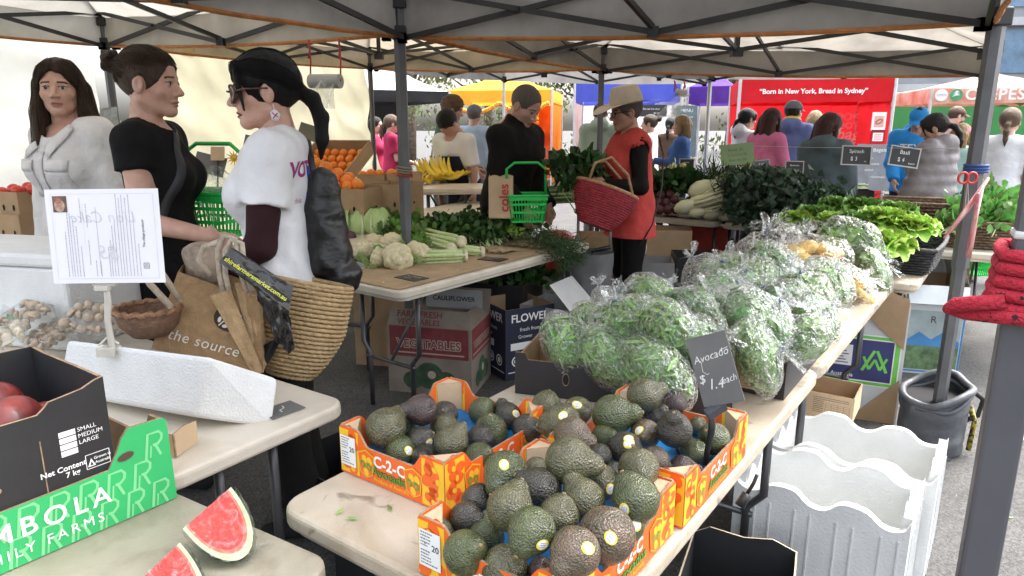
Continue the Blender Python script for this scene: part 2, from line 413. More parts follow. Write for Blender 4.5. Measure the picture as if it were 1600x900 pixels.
def hair_sdf(style):
    """distance fields in the head's frame (eye level at z 0, face towards +y)"""
    def cap(P, t=.010, front=.062, low=-.045, side=.0):
        d = sd_ell(P, (0, -.016, .030), (.076 + t, .096 + t, .088 + t))
        A = np.abs(P[:, 0])
        face = sd_ell(P, (0, .132, -.030), (.084 + side, .118, front + .050))
        d = np.maximum(d, -face)
        d = np.maximum(d, low - P[:, 2] - .55 * np.maximum(0, P[:, 1] + .02) * -1 if low is not None else d)
        ear = sd_ell(np.concatenate([A[:, None], P[:, 1:]], 1), (.085, .004, -.012), (.022, .020, .034))
        return np.maximum(d, -ear)
    def short(P): return cap(P, .009, .060, -.05) + .003 * wob(P, 90, 3)
    def curly(P): return cap(P, .020, .058, -.05) + .009 * wob(P, 120, 4)
    def bowl(P): return np.maximum(sd_ell(P, (0, -.012, .028), (.088, .108, .098)), -sd_ell(P, (0, .135, -.06), (.075, .105, .095))) + .003 * wob(P, 80, 3) + 0 * P[:, 0] if False else np.maximum(np.maximum(sd_ell(P, (0, -.012, .026), (.088, .110, .098)), -sd_ell(P, (0, .130, -.070), (.072, .100, .085))), -.055 - P[:, 2]) + .003 * wob(P, 80, 3)
    def bun(P):
        d = cap(P, .008, .056, -.055)
        b = np.linalg.norm(P - np.array((0.0, -.135, .068), np.float32), axis=1) - .036
        b = b + .008 * wob(P, 110, 5)
        return smin(smin(d, b, .012), sd_cone(P, (0, -.09, .05), (0, -.13, .06), .03, .02), .012) + .0025 * wob(P * np.array((1, .4, 1), np.float32), 160, 6)
    def pony(P):
        d = cap(P, .011, .062, -.06)
        L = [(0, -.10, .0), (0, -.145, -.03), (0, -.165, -.09), (0, -.16, -.16), (0, -.15, -.22)]; r = [.024, .024, .024, .020, .006]
        for i in range(4): d = smin(d, sd_cone(P, L[i], L[i + 1], r[i], r[i + 1]), .012)
        fr = np.minimum(sd_cone(P, (-.02, .068, .088), (-.058, .074, .03), .011, .010), sd_cone(P, (-.058, .074, .03), (-.076, .066, -.055), .010, .004))
        fr2 = np.minimum(sd_cone(P, (.01, .075, .085), (.055, .075, .045), .012, .014), sd_cone(P, (.055, .075, .045), (.072, .05, -.02), .014, .006))
        return smin(d, np.minimum(fr, fr2), .01) + .002 * wob(P * np.array((1.4, 1.4, .4), np.float32), 150, 6)
    def long(P, L=-.30):
        d = cap(P, .012, .060, -.02)
        A = np.concatenate([np.abs(P[:, 0:1]), P[:, 1:]], 1)
        for a, b, ra, rb in (((.078, .005, .02), (.088, .012, -.10), .020, .026), ((.088, .012, -.10), (.105, .045, L + .04), .028, .022), ((.105, .045, L + .04), (.10, .055, L - .04), .022, .006),
                             ((.05, -.07, 0), (.075, -.085, -.15), .05, .045), ((.075, -.085, -.15), (.08, -.10, L), .045, .02), ((0, -.09, 0), (0, -.10, L), .05, .03)):
            d = smin(d, sd_cone(A, a, b, ra, rb), .018)
        return d + .005 * wob(P * np.array((1.3, 1.3, .35), np.float32), 90, 7)
    def lob(P):
        d = cap(P, .014, .060, -.02); A = np.concatenate([np.abs(P[:, 0:1]), P[:, 1:]], 1)
        for a, b, ra, rb in (((.075, .0, .02), (.082, .01, -.10), .022, .024), ((.05, -.07, 0), (.06, -.08, -.12), .05, .04), ((0, -.09, 0), (0, -.09, -.13), .05, .04)): d = smin(d, sd_cone(A, a, b, ra, rb), .018)
        return d + .004 * wob(P * np.array((1.3, 1.3, .35), np.float32), 90, 7)
    def capb(P): return np.maximum(cap(P, .008, .056, -.055), P[:, 2] - .055)
    return dict(short=short, curly=curly, bowl=bowl, bun=bun, pony=pony, long=long, lob=lob, buzz=lambda P: cap(P, .004, .066, -.04) + .001 * wob(P, 200, 2), nape=capb,
                longlow=lambda P: long(P, -.34))[style]
_hairs = {}
def hair_cached(style, h):
    if (style, h) not in _hairs:
        f = hair_sdf(style); _hairs[(style, h)] = nets(f, (-.16, -.24, -.42), (.16, .13, .15), h)
    return _hairs[(style, h)]

STRAND = dict(longlow=None, bun=(0, -.15, .07), pony=(0, -.125, -.005))
from mathutils.bvhtree import BVHTree
def strands(B, X, F, style, hs, hq, hd, hm):
    """loose locks laid over the hair, following how it is combed"""
    bv = BVHTree.FromPolygons([tuple(v) for v in X], [tuple(int(i) for i in f) for f in F]); rn = random.Random(len(X)); mb = MB(); tg = STRAND[style]
    M_ = lambda p: hd + hq @ (Vector(p) * hs)
    for k in range(330):
        if tg is None: p = Vector((rn.uniform(-.06, .06), rn.uniform(-.10, .075), .115)); 
        else: a = rn.uniform(-2.6, 2.6); p = Vector((.085 * math.sin(a), -.01 + .11 * math.cos(a), .075 + .03 * rn.random() - .10 * max(0, -math.cos(a)) - .04 * abs(math.sin(a)) * rn.random()))
        pts = []; off = rn.uniform(.0008, .004)
        for q in range(30 if tg is None else 16):
            loc, nr, _, dd = bv.find_nearest(M_(p))
            if loc is None: break
            nr = nr if (loc - M_((0, -.01, .02))).dot(nr) > 0 else -nr
            w = loc + nr * off
            if pts and (w - pts[-1]).length < .002: break
            pts.append(w); lp = hq.inverted() @ (loc - hd) / hs
            d = Vector((0, 0, -1)) + Vector((lp.x * 2.5, lp.y * 1.2, 0)) * (1 if lp.z > .02 else .2) if tg is None else (Vector(tg) - lp)
            if tg is not None and d.length < .03: break
            n_ = (hq.inverted() @ nr).normalized(); d = d - n_ * d.dot(n_); p = lp + d.normalized() * .016 + Vector((rn.gauss(0, .0008), rn.gauss(0, .0008), 0))
        if len(pts) > 4: n = len(pts); mb.tube(pts, [.0004 + .0015 * math.sin(math.pi * min(1, (i + .5) / n)) for i in range(n)], 4)
    mb.build('loose_locks', hm, B.hair, True)
class Body: pass
def person(label, loc, face, h=1.7, male=0, skin='fair', w=1.0, hair='short', hairc='brown', lean=0, head=(0, 0), armL=None, armR=None, thumbL=None, thumbR=None, curl=.5,
           top=None, sleeves=1.0, hem=.88, legs=None, leglen=1.0, shoe=None, stride=0, near=0, group=None, puff=0, hood=0, collar=0, fold=.004, ease=.014, neck=.075, lips=None, bust=None, bend=0, cat='person', under=None, neckz=1.475):
    """a figure standing at loc, facing heading `face` (degrees from straight ahead towards the right)"""
    s = h / 1.7; B = Body(); vox = .008 if near else .014; hv = .0032 if near else .006
    f32 = lambda v: np.array(v, np.float32)
    sw = (.168 if male else .146) * w * s; hipw = .092 * w * s
    def U(p):                                                    # the upper body leans about the hips
        p = Vector(p) * s; b = Vector((0, 0, .93 * s)); return b + Matrix.Rotation(-R(lean), 3, 'X') @ (p - b)
    def dirn(v): return (Matrix.Rotation(-R(lean), 3, 'X') @ Vector(v)).normalized()
    pel, wai, che, nek = U((0, -.005, .95)), U((0, 0, 1.08)), U((0, .005, 1.26)), U((0, -.02, 1.43))
    hd = U((0, .018, 1.585)); B.head = hd
    q3 = np.array(Matrix.Rotation(-R(lean), 3, 'X'), np.float32)
    arms = []
    for sg, a, th in ((-1, armL, thumbL), (1, armR, thumbR)):
        a = a or ((.16 * sg, -.02, -1), (.06 * sg, .14, -1))
        sh = U((0, -.012, 1.378)) + Vector((sg * sw, 0, 0)); ud, fd = dirn(a[0]), dirn(a[1])
        el = sh + ud * .285 * s; wr = el + fd * .245 * s
        hdn = dirn(a[2]) if len(a) > 2 else (fd * .8 + Vector((0, 0, -.15))).normalized()
        arms.append((sg, sh, el, wr, hdn, th))
    B.arms = arms
    lg = []
    for sg in (-1, 1):
        hp = Vector((sg * hipw, -.005, .90 * s)); an = Vector((sg * (hipw + .012), sg * stride * .5 - .03, .085 * s)); kn = (hp + an) / 2 + Vector((sg * .005, .03 + abs(stride) * .1, .02)); lg.append((sg, hp, kn, an))
    bb = (bust if bust is not None else (0 if male else .016)) * s
    def torso(P, e=0.0):
        d = sd_ell(P, pel, f32((.158 * w, .112 * w, .13)) * s + e, q3)
        d = smin(d, sd_ell(P, wai, f32(((.135 if not male else .150) * w, .098 * w, .17)) * s + e, q3), .05)
        d = smin(d, sd_ell(P, che, f32(((.150 if not male else .172) * w, .112 * w, .19)) * s + e, q3), .05)
        d = smin(d, sd_cone(P, arms[0][1], arms[1][1], .052 * s + e, .052 * s + e), .06)
        for a in arms: d = smin(d, sd_cone(P, nek + Vector((a[0] * .03, -.012, -.035)), a[1] + Vector((0, 0, .0)), .040 * s + e, .038 * s + e), .03)
        d = smin(d, sd_cone(P, U((-.05, -.03, 1.395)), U((.05, -.03, 1.395)), .045 * s + e, .045 * s + e), .04)
        if bb > 0:
            for sg in (-1, 1): d = smin(d, np.linalg.norm(P - f32(U((sg * .07 * w, .085 + bb * .4, 1.245))), axis=1) - (.056 * s + bb * .5 + e), .055)
        return d
    def arm(P, a, e=0.0, t=1.0, flare=0):
        sg, sh, el, wr = a[:4]
        if t >= .5:
            k = (t - .5) * 2; en = el + (wr - el) * k
            d = sd_cone(P, sh, el, .053 * s * (.9 + .1 * w) + e, .041 * s + e)
            d = smin(d, sd_cone(P, el, en, .041 * s + e, (.041 - .015 * k) * s + e + flare), .02); ax = (wr - el).normalized()
        else:
            en = sh + (el - sh) * (t * 2); d = sd_cone(P, sh, en, .053 * s * (.9 + .1 * w) + e, .047 * s + e + flare); ax = (el - sh).normalized()
        if t < 1.0 or flare: d = np.maximum(d, (P - f32(en)) @ f32(ax))
        return d
    def leg(P, l, e=0.0, flare=0):
        sg, hp, kn, an = l
        d = sd_cone(P, hp, kn, .088 * s * w + e, .056 * s + e); return smin(d, sd_cone(P, kn, an, .056 * s + e, .042 * s + e + flare), .03)
    # --- body, head and hands: one mesh
    def body(P):
        d = torso(P)
        for a in arms: d = smin(d, arm(P, a), .035)
        for l in lg: d = smin(d, leg(P, l), .03)
        for sg, hp, kn, an in lg:
            d = smin(d, sd_cone(P, an + Vector((0, -.02, -.04)), an + Vector((sg * .01, .12, -.055)), .03, .022), .03)
        return smin(d, sd_cone(P, nek - Vector((0, 0, .03)), hd - Vector((0, .03, .06)), .056 * s, .052 * s), .03)
    xs = [a[i].x for a in arms for i in (1, 2, 3)]; ys = [a[i].y for a in arms for i in (1, 2, 3)]
    ex = max(abs(min(xs)), max(xs), .22) + .1; lo = (-ex, min(min(ys), -.22, pel.y - .2, hd.y - .15) - .08 - abs(stride) / 2, 0.0); hi = (ex, max(max(ys), .22, hd.y + .1) + .1 + abs(stride) / 2, hd.z + .03)
    V, F = nets(body, lo, hi, vox if near else .016); mi = np.zeros(len(F), int)
    keep = (V[F].mean(1)[:, 2] < hd.z - .075 * s); F = F[keep]; mi = mi[keep]
    hq = Matrix.Rotation(-R(head[0]), 3, 'Z') @ Matrix.Rotation(R(head[1]) - R(lean) * .6, 3, 'X')
    hs = s * (1.06 if male else 1.05)
    HV, HF, HM = head_cached(hv, male)
    HV2 = (HV * hs) @ np.array(hq).T + np.array(hd)
    F = np.concatenate([F, HF + len(V)]); V = np.concatenate([V, HV2]); mi = np.concatenate([mi, HM])
    B.hands = []
    for sg, sh, el, wr, hdn, th in arms:
        tv = Vector(th) if th is not None else (Vector((0, 1, .2)) if abs(hdn.y) < .75 else Vector((-sg * .5, 0, 1)))
        q = rot_to(hdn, tv)
        # local X is the thumb side; the palm (local -Z) faces the body when mirrored for the other side
        zz = q @ Vector((0, 0, 1)); mir = 1
        inward = Vector((-sg, 0, -.2))
        X, F2 = hand_cached(.0034 if near else .006, curl, 1)
        if zz.dot(inward) > 0:
            X = X * np.array((1, 1, -1)); F2 = F2[:, ::-1]
        X = (X * s * (1.0 if male else .93)) @ np.array(q).T + np.array(wr)
        F = np.concatenate([F, F2 + len(V)]); V = np.concatenate([V, X]); mi = np.concatenate([mi, np.zeros(len(F2), int)])
        B.hands.append(wr + hdn * .08)
    me = np_mesh('person', V, F, mi)
    hm = HAIR[hairc]
    o = link('person', me, [SKIN[skin], lips or LIPS, EYEW, IRIS, hm], None, loc, (0, 0, -R(face)))
    tag(o, label, cat, group); B.o = o; B.hq = hq; B.hs = hs; B.hd = hd; B.s = s; B.U = U; B.W = Matrix.Translation(loc) @ Matrix.Rotation(-R(face), 4, 'Z')
    if hair:
        X, F2 = hair_cached(hair, .0045 if near else .008)
        X = (X * hs) @ np.array(hq).T + np.array(hd); B.hair = link('hair', np_mesh('hair', X, F2), hm, o)
        if near and hair in STRAND: strands(B, X, F2, hair, hs, hq, hd, hm)
    def part(name, fn, lo, hi, m, v=vox):
        X, F2 = nets(fn, lo, hi, v)
        if len(F2): return link(name, np_mesh(name, X, F2), m, o)
    B.part = part
    if top is not None:
        def tp(P):
            d = torso(P, ease)
            if sleeves > 0:
                for a in arms: d = smin(d, arm(P, a, ease + (.004 if sleeves < .5 else 0), sleeves, .006 if sleeves < .5 else 0), .04)
            else:
                for a in arms: d = np.maximum(d, -sd_cone(P, a[1] + Vector((a[0] * .02, 0, .0)), a[2], .066 * s, .060 * s))
            z = P[:, 2]
            d = smin(d, sd_cone(P * f32((1, 1.32, 1)), U((0, 0, 1.12)) * 1.0, (0, 0, hem * s - .12), .128 * s * w + ease, .160 * s * w + ease + (.05 if sleeves == 0 else .012)), .05)
            if puff: d = d - .012 - .010 * np.abs(np.sin(P[:, 2] * math.pi / .085))
            if hood: d = smin(d, sd_ell(P, U((0, -.10, 1.45)), f32((.12, .085, .085)) * s), .03)
            if collar: d = smin(d, np.maximum(sd_cone(P, nek - Vector((0, 0, .02)), nek + Vector((0, .01, .055 * s)), .082 * s, .076 * s), -sd_cone(P, nek, nek + Vector((0, .012, .12 * s)), .060 * s, .063 * s)), .02)
            else: d = np.maximum(d, -(np.linalg.norm(P - f32(U((0, .035, neckz))), axis=1) - neck * s))
            d = d + fold * wob(P * f32((1, 1, .55)), 26, int(loc[0] * 100) % 91) + fold * .55 * wob(P * f32((1, 1, .7)), 55, 5)
            return np.maximum(d, hem * s - z)
        part('jacket' if (puff or collar) else ('vest' if sleeves == 0 else 'shirt'), tp, (lo[0], lo[1], hem * s - .02), (hi[0], hi[1], hd.z + .02), top)
    if under is not None:
        def un(P):
            d = np.full(len(P), 9.0, np.float32)
            for a in arms: d = np.minimum(d, arm(P, a, .009, .97, .002))
            return d + .003 * wob(P * f32((1, 1, .6)), 40, 3)
        part('undersleeves', un, lo, hi, under)
    if legs is not None:
        def tr(P):
            d = sd_ell(P, (0, -.005, .95 * s), f32((.162 * w, .116 * w, .13)) * s + .006)
            for l in lg: d = smin(d, leg(P, l, .012, .016), .03)
            d = d + fold * .8 * wob(P * f32((1, 1, .6)), 30, 11)
            return np.maximum(np.maximum(d, P[:, 2] - 1.02 * s), (.10 + (1 - leglen) * .8) * s - P[:, 2])
        part('trousers' if leglen > .7 else 'shorts', tr, (-.35, -.35 - abs(stride) / 2, .03), (.35, .35 + abs(stride) / 2, 1.06 * s), legs, vox if near else .016)
    if shoe is not None:
        for sg, hp, kn, an in lg:
            def sh_(P, an=an, sg=sg):
                d = smin(sd_cone(P, an + Vector((0, -.025, -.03)), an + Vector((sg * .012, .13, -.05)), .042, .034), sd_cone(P, an, an + Vector((0, 0, -.03)), .048, .045), .03)
                return np.maximum(d, .004 - P[:, 2])
            part('shoe', sh_, (an.x - .1, an.y - .12, 0), (an.x + .1, an.y + .22, .16), shoe, .008 if near else .014)
    return B
def head_pt(B, p):
    """a point given in the head's frame, in the person's own frame"""
    return B.hd + B.hq @ (Vector(p) * B.hs)
# ------------------------------------------------------------------ the setting: asphalt, tents, side walls, far stalls, trees
ASPH = M('asphalt', (.085, .083, .081), .9, .2, 3, .5, 190, col2=(.055, .054, .053))
def _speckle(m):
    nt = m.node_tree; n, l = nt.nodes, nt.links; b = n['Principled BSDF']; old = b.inputs['Base Color'].links[0].from_socket
    v = n.new('ShaderNodeTexVoronoi'); v.inputs['Scale'].default_value = 130
    tc = [q for q in n if q.type == 'TEX_COORD'][0]; l.new(tc.outputs['Object'], v.inputs['Vector'])
    mx = n.new('ShaderNodeMix'); mx.data_type = 'RGBA'; mx.blend_type = 'OVERLAY'; mx.inputs[0].default_value = .55
    bw = n.new('ShaderNodeRGBToBW'); l.new(v.outputs['Color'], bw.inputs[0]); l.new(old, mx.inputs[6]); l.new(bw.outputs[0], mx.inputs[7]); l.new(mx.outputs[2], b.inputs['Base Color'])
_speckle(ASPH)
g = MB(); g.grid(lambda u, v: (-120 + 240 * u, -60 + 240 * v, 0), 1, 1); tag(g.build('ground', ASPH), kind='structure')
PAINT = M('line_paint', (.7, .7, .68), .7, .15, 6, .2, 90)
g = MB(); a = atz(1570, 678); b = atz(1700, 700); d = (b - a).normalized(); n_ = Vector((-d.y, d.x, 0)) * .05
g.add([a - n_ + Vector((0, 0, .004)), b * 1 + d * 3 - n_ + Vector((0, 0, .004)), b + d * 3 + n_ + Vector((0, 0, .004)), a + n_ + Vector((0, 0, .004))], [(0, 1, 2, 3)])
tag(g.build('parking_line', PAINT), kind='structure')

ALU = M('pole_grey', (.115, .118, .125), .45, .08, 9, .1, 60, metal=.35)
ALUD = M('pole_dark', (.035, .034, .034), .45, .1, 9, metal=.3)
ALUW = M('pole_pale', (.55, .55, .55), .4, .06, 9, metal=.2)
BLKP = M('black_plastic', (.012, .012, .013), .4, .1, 9)
ORNG = M('orange_piping', (.50, .20, .06), .8, .15, 20)
def fabric(name, c, tr, var=.07, c2=None): return M('fabric_' + name, c, .8, var, 3.2, .5, 9, trans=tr, spec=.2, col2=c2)
F_GREY = fabric('grey', (.42, .415, .41), .27, .13); F_TAUPE = fabric('taupe', (.43, .40, .355), .27, .13); F_CREAM = fabric('pale', (.56, .54, .49), .24, .1)
F_BEIGE = fabric('beige', (.52, .45, .35), .25, .1)
def V3(p, z): return Vector((p[0], p[1], z))
def hexleg(mb, x, y, z0, z1, r=.03, upper=1.0, mi=0):
    zc = z0 + (z1 - z0) * .42
    mb.tube([(x, y, zc), (x, y, z1)], r, 6, mi); mb.tube([(x, y, z0), (x, y, zc)], r * .82, 6, mi)
def tent(label, P, zv, fab, legs, group=None, eave=.20, rise=.62, bar=None, legm=None, r=.03, pipe=True, edges=(0, 1, 2, 3), ctr=True, name='market_tent', bw=.026, seed=0, vfab=None, inset=.0, skip=()):
    """a pop-up tent: four corners in order, height of the valance's lower edge at each, which corners have a leg"""
    cx = sum(p[0] for p in P) / 4; cy = sum(p[1] for p in P) / 4
    t = thing(name, label, 'tent', (0, 0, 0), 0, group)
    E = [V3(P[i], zv[i] + eave) for i in range(4)]; L = [V3(P[i], zv[i]) for i in range(4)]
    pk = Vector((cx, cy, sum(zv) / 4 + eave + rise))
    roof = MB()
    for i in range(4):
        a, b = E[i], E[(i + 1) % 4]
        def fn(u, v, a=a, b=b):
            p = a.lerp(b, u).lerp(pk, v); s = 4 * u * (1 - u) * (1 - v)
            p.z += -.05 * math.sin(math.pi * v) - .03 * s + .012 * mnoise.noise(p * 3 + Vector((seed, 0, 0))) * (1 - v)
            return p
        roof.grid(fn, 14, 10)
    roof.build('canopy', fab, t, True)
    val = MB(); pip = MB()
    for i in range(4):
        if i in skip: continue
        a, b, c, d = L[i], L[(i + 1) % 4], E[i], E[(i + 1) % 4]; nrm = Vector((b.y - a.y, a.x - b.x, 0)).normalized()
        def fn2(u, v):
            p = a.lerp(b, u).lerp(c.lerp(d, u), v); sag = 4 * u * (1 - u)
            p.z -= .03 * sag * (1 - .5 * v)
            return p + nrm * (.018 * mnoise.noise(Vector((u * 9, v * 2, seed + i))) * (1 - v) + .004)
        val.grid(fn2, 24, 3)
        if pipe:
            pts = [fn2(k / 24, 0) + nrm * .004 for k in range(25)]; pip.tube(pts, .011, 6)
    val.build('valance', vfab or fab, t, True)
    if pipe: pip.build('piping', ORNG, t)
    tr = MB(); jt = MB(); bm_ = bar or ALUD
    def bars(a, b, n=2, hh=.24):
        """scissor pairs between the tops of two posts"""
        for k in range(n):
            p, q = a.lerp(b, k / n), a.lerp(b, (k + 1) / n); lo = Vector((0, 0, -hh)); side = Vector(((b - a).y, -(b - a).x, 0)).normalized() * .014
            tr.beam(p + side, q + lo + side, bw * .7, bw); tr.beam(p + lo - side, q - side, bw * .7, bw)
            m = (p + q) / 2 + lo / 2; jt.beam(m - side * 2.6, m + side * 2.6, .016, .016)
        for k in range(n + 1):
            p = a.lerp(b, k / n); jt.box(p + Vector((0, 0, -hh)), (.045, .045, .05)); jt.box(p, (.045, .045, .05))
    c0 = Vector((cx, cy, 0))
    I = [e.lerp(Vector((cx, cy, e.z)), .035) + Vector((0, 0, .03)) for e in E]
    mids = []
    for i in range(4):
        a, b = I[i], I[(i + 1) % 4]; mids.append((a + b) / 2)
        if i in edges: bars(a, b)
    if ctr:
        hub = Vector((cx, cy, sum(zv) / 4 + eave + .05))
        for m in mids:
            tr.beam(m, hub + Vector((0, 0, -.22)), bw * .7, bw); tr.beam(m + Vector((0, 0, -.22)), hub + Vector((0, 0, .04)), bw * .7, bw)
        tr.beam(hub + Vector((0, 0, -.24)), pk + Vector((0, 0, -.02)), .03); jt.box(hub + Vector((0, 0, -.24)), (.07, .07, .05))
        for e in I: tr.beam(e, pk + Vector((0, 0, -.05)), bw * .6, bw * .9)
    tr.build('truss', bm_, t); jt.build('joint', BLKP, t)
    for i in legs:
        lg = MB(); p = I[i] if not inset else E[i]
        x, y = P[i]; hexleg(lg, x, y, 0, zv[i] + eave + .03, r); lg.box((x, y, .006), (.11, .11, .012))
        o = lg.build('leg', legm or ALU, t, bevel=.0)
        cb = MB(); cb.box((x, y, zv[i] + eave - .01), (.085, .085, .10)); cb.box((x, y, zv[i] + .02), (.078, .078, .07)); cb.build('corner_bracket', BLKP, o, bevel=.006)
    return t
cC, cR, cN, cL = (-.60, 3.9), (1.95, 2.95), (.765, 1.0), (-2.0, 1.7)
cP, cQ, cF, cD, cE = (-3.07, 5.5), (-4.6, 3.2), (-1.63, 8.3), (.83, 6.7), (3.75, 5.65)
cG, cH, cI = (2.45, 8.9), (-.12, 10.5), (5.3, 7.9)
TG = 'dark framed market tents over the vegetable stall'
T1 = tent('nearest grey tent with orange piping, its pale underside at the top of the photo', [cC, cR, cN, cL], [1.955, 1.90, 1.97, 2.0], F_GREY, [0, 1], TG, r=.034, seed=1)
T2 = tent('taupe tent roof over the leafy greens, right behind the nearest tent edge', [cC, cD, cE, cR], [1.99, 1.99, 1.875, 1.95], F_TAUPE, [1], TG, seed=2, skip=(3,))
T4 = tent('pale tent roof at top left above the three women', [cP, cC, cL, cQ], [2.08, 1.97, 2.1, 2.15], F_CREAM, [0], TG, seed=3, skip=(1,))
T3 = tent('beige tent roof over the oranges and bananas beside the cream side wall', [cF, cD, cC, cP], [2.13, 2.0, 1.98, 2.09], F_BEIGE, [0], TG, seed=4, skip=(2,))
T5 = tent('far grey tent behind the taupe roof, in front of the red stall', [cD, cG, cI, cE], [2.0, 2.05, 2.05, 1.90], F_GREY, [1, 3], TG, seed=5, skip=(3,), legm=ALUW, pipe=False, r=.026)
T6 = tent('far pale grey tent roof in front of the yellow stall', [cF, cH, cG, cD], [2.13, 2.13, 2.0, 2.0], F_GREY, [1], TG, seed=6, skip=(2, 3), legm=ALUW, pipe=False, r=.026)
# the nearest pole, right at the photographer's side, belongs to the next tent
pole = thing('tent_pole', 'large grey square tent pole in the right foreground with red rope round it', 'pole', (cN[0], cN[1], 0), R(-30))
pl = MB(); pl.box((0, 0, 1.2), (.052, .052, 2.4)); pl.box((0, 0, 0.006), (.13, .13, .012)); pl.build('tube', M('pole_fore', (.10, .10, .112), .5, .05, 6, .06, 40, metal=.2), pole, bevel=.006)
cap_ = MB(); cap_.box((0, 0, aty(1575, 366, 1.0).z), (.058, .058, .012)); cap_.build('collar', M('collar_grey', (.6, .6, .58), .5), pole, bevel=.004)
ROPE = M('red_rope', (.44, .02, .04), .95, .5, 55, 1, 150, cut=(.36, .40), col2=(.03, .008, .01))
rp = MB(); rope = []; rz0 = aty(1575, 383, 1.0).z
def rsq(a, h): c_, s_ = math.cos(a), math.sin(a); k = 1 / max(abs(c_), abs(s_)) ** .8; return (h * c_ * k, h * s_ * k)
for k in range(5 * 24):
    a = 6.2832 * k / 24; h = .0385 + .006 * (k / 120) ** 2; x, y = rsq(a, h); rope.append((x, y, rz0 - .0195 * k / 24))
rp.tube(rope, .0099, 10)
lo_ = rz0 - .09
rp.tube([(-.030, -.050, lo_ + .012), (-.062, -.052, lo_ + .006), (-.088, -.044, lo_ - .002), (-.094, -.030, lo_ - .010), (-.074, -.028, lo_ - .016), (-.04, -.046, lo_ - .012), (.02, -.050, lo_ - .010)], .0112, 10)
tag(rp.build('rope', ROPE, None, True, loc=(cN[0], cN[1], 0), rot=(0, 0, R(-30))), 'red rope with dark flecks wound around the foreground pole', 'rope')

# ---- side walls: thin sheets of pale cloth hung from the tent edge
def sheet(name, label, a, b, z0a, z0b, z1a, z1b, mat, nu=110, nv=44, amp=.055, seed=0, pull=None, cat='side wall'):
    a, b = Vector((*a, 0)), Vector((*b, 0)); n = Vector(((b - a).y, -(b - a).x, 0)).normalized()
    mb = MB()
    def fn(u, v):
        p = a.lerp(b, u); z = (z0a + (z0b - z0a) * u) * (1 - v) + (z1a + (z1b - z1a) * u) * v
        p = p + n * (amp * mnoise.noise(Vector((u * 7, v * 2.2, seed))) + amp * .5 * mnoise.noise(Vector((u * 17 + v * 6, v * 7, seed + 3))) + amp * .25 * math.sin(v * 19 + 4 * mnoise.noise(Vector((u * 3, v, seed)))))
        p.z = z
        if pull: p = pull(u, v, p)
        return p
    mb.grid(fn, nu, nv)
    return tag(mb.build(name, mat, None, True), label, cat)
W_CREAM = fabric('cream_wall', (.92, .83, .55), .85, .05); W_WHITE = fabric('white_wall', (.92, .89, .78), .85, .05)
def pull1(u, v, p):
    k = max(0, (u - .80) / .20) * max(0, 1 - v / .55)
    return p + Vector((.28 * k * (1 - v), .1 * k, .16 * k))
sheet('side_wall', 'cream cloth side wall glowing behind the two nearer women and the paper roll', (cP[0] + .07, cP[1] + .1), (cF[0] - .05, cF[1]), .25, .55, 2.2, 2.25, W_CREAM, seed=2, pull=pull1)
sheet('side_wall', 'white cloth side wall behind the woman in the white shirt', (cQ[0] - 1.5, cQ[1] - 2.2), (cP[0] - .09, cP[1] - .05), .15, .15, 2.3, 2.2, W_WHITE, seed=7)

# ---- far stalls
def stall(label, A, B, depth, zb, zt, rise, cols, legs=True, side=None, back=None, cat='tent', name='stall_tent', valside=True, group=None, rear=0.0):
    """a far stall tent: front corners A (left) and B (right); valance from zb to zt; cols = roof, valance"""
    t = thing(name, label, cat, (0, 0, 0), 0, group)
    a, b = Vector((*A, 0)), Vector((*B, 0)); d = (b - a).normalized(); n = Vector((-d.y, d.x, 0)) * depth
    C4 = [a, b, b + n, a + n]; pk = (a + b + n) / 2 + Vector((0, 0, zt + rise))
    rf = MB(); vl = MB()
    for i in range(4):
        p, q = C4[i], C4[(i + 1) % 4]
        def fn(u, v, p=p, q=q):
            x = (p.lerp(q, u) + Vector((0, 0, zt))).lerp(pk, v); x.z -= .10 * math.sin(math.pi * v) * rise; x.z += .03 * mnoise.noise(x * 2); return x
        rf.grid(fn, 8, 6)
        nn = Vector(((q - p).y, -(q - p).x, 0)).normalized()
        def fv(u, v, p=p, q=q, nn=nn):
            x = p.lerp(q, u); x.z = zb + (zt - zb) * v + .0; return x + nn * (.03 * mnoise.noise(Vector((u * 7, v * 2, i + zt))) * (1 - v) + .004)
        vl.grid(fv, 16, 3)
    rf.build('canopy', cols[0], t, True); vl.build('valance', cols[1], t, True)
    if legs:
        for c in C4:
            l = MB(); hexleg(l, c.x, c.y, 0, zt, .03); l.build('leg', ALUW, t)
    def panel(pname, p, q, z0, z1, m, inset=.02):
        mb = MB()
        def fp(u, v):
            x = p.lerp(q, u); x.z = z0 + (z1 - z0) * v; nn = Vector(((q - p).y, -(q - p).x, 0)).normalized(); return x + nn * (.04 * mnoise.noise(Vector((u * 6, v * 1.5, 7))) - inset)
        mb.grid(fp, 14, 6); mb.build(pname, m, t, True)
    if back: panel('back_wall', C4[3], C4[2], .05, zb + .1, back)
    if side:
        for k, m in side: panel('side_panel', C4[1 if k == 'r' else 0], C4[2 if k == 'r' else 3], .05, zb + .05, m)
    return t, C4, a, d, n
YEL = fabric('yellow', (.85, .50, .07), .45); ORA = fabric('orange', (.85, .26, .02), .45); ORR = fabric('redorange', (.75, .14, .04), .4)
BLU = fabric('blue', (.10, .13, .55), .4); PUR = fabric('purple', (.13, .06, .36), .4); WHT = fabric('white', (.75, .75, .74), .5)
RED = fabric('red', (.62, .025, .035), .35); GRN = fabric('green', (.045, .20, .075), .35); BLK = fabric('black', (.02, .02, .022), .1); SLV = fabric('silver', (.55, .57, .58), .3)
BRK = fabric('brickred', (.62, .25, .18), .4, c2=(.75, .6, .52)); BLP = fabric('bluepale', (.55, .6, .75), .45)
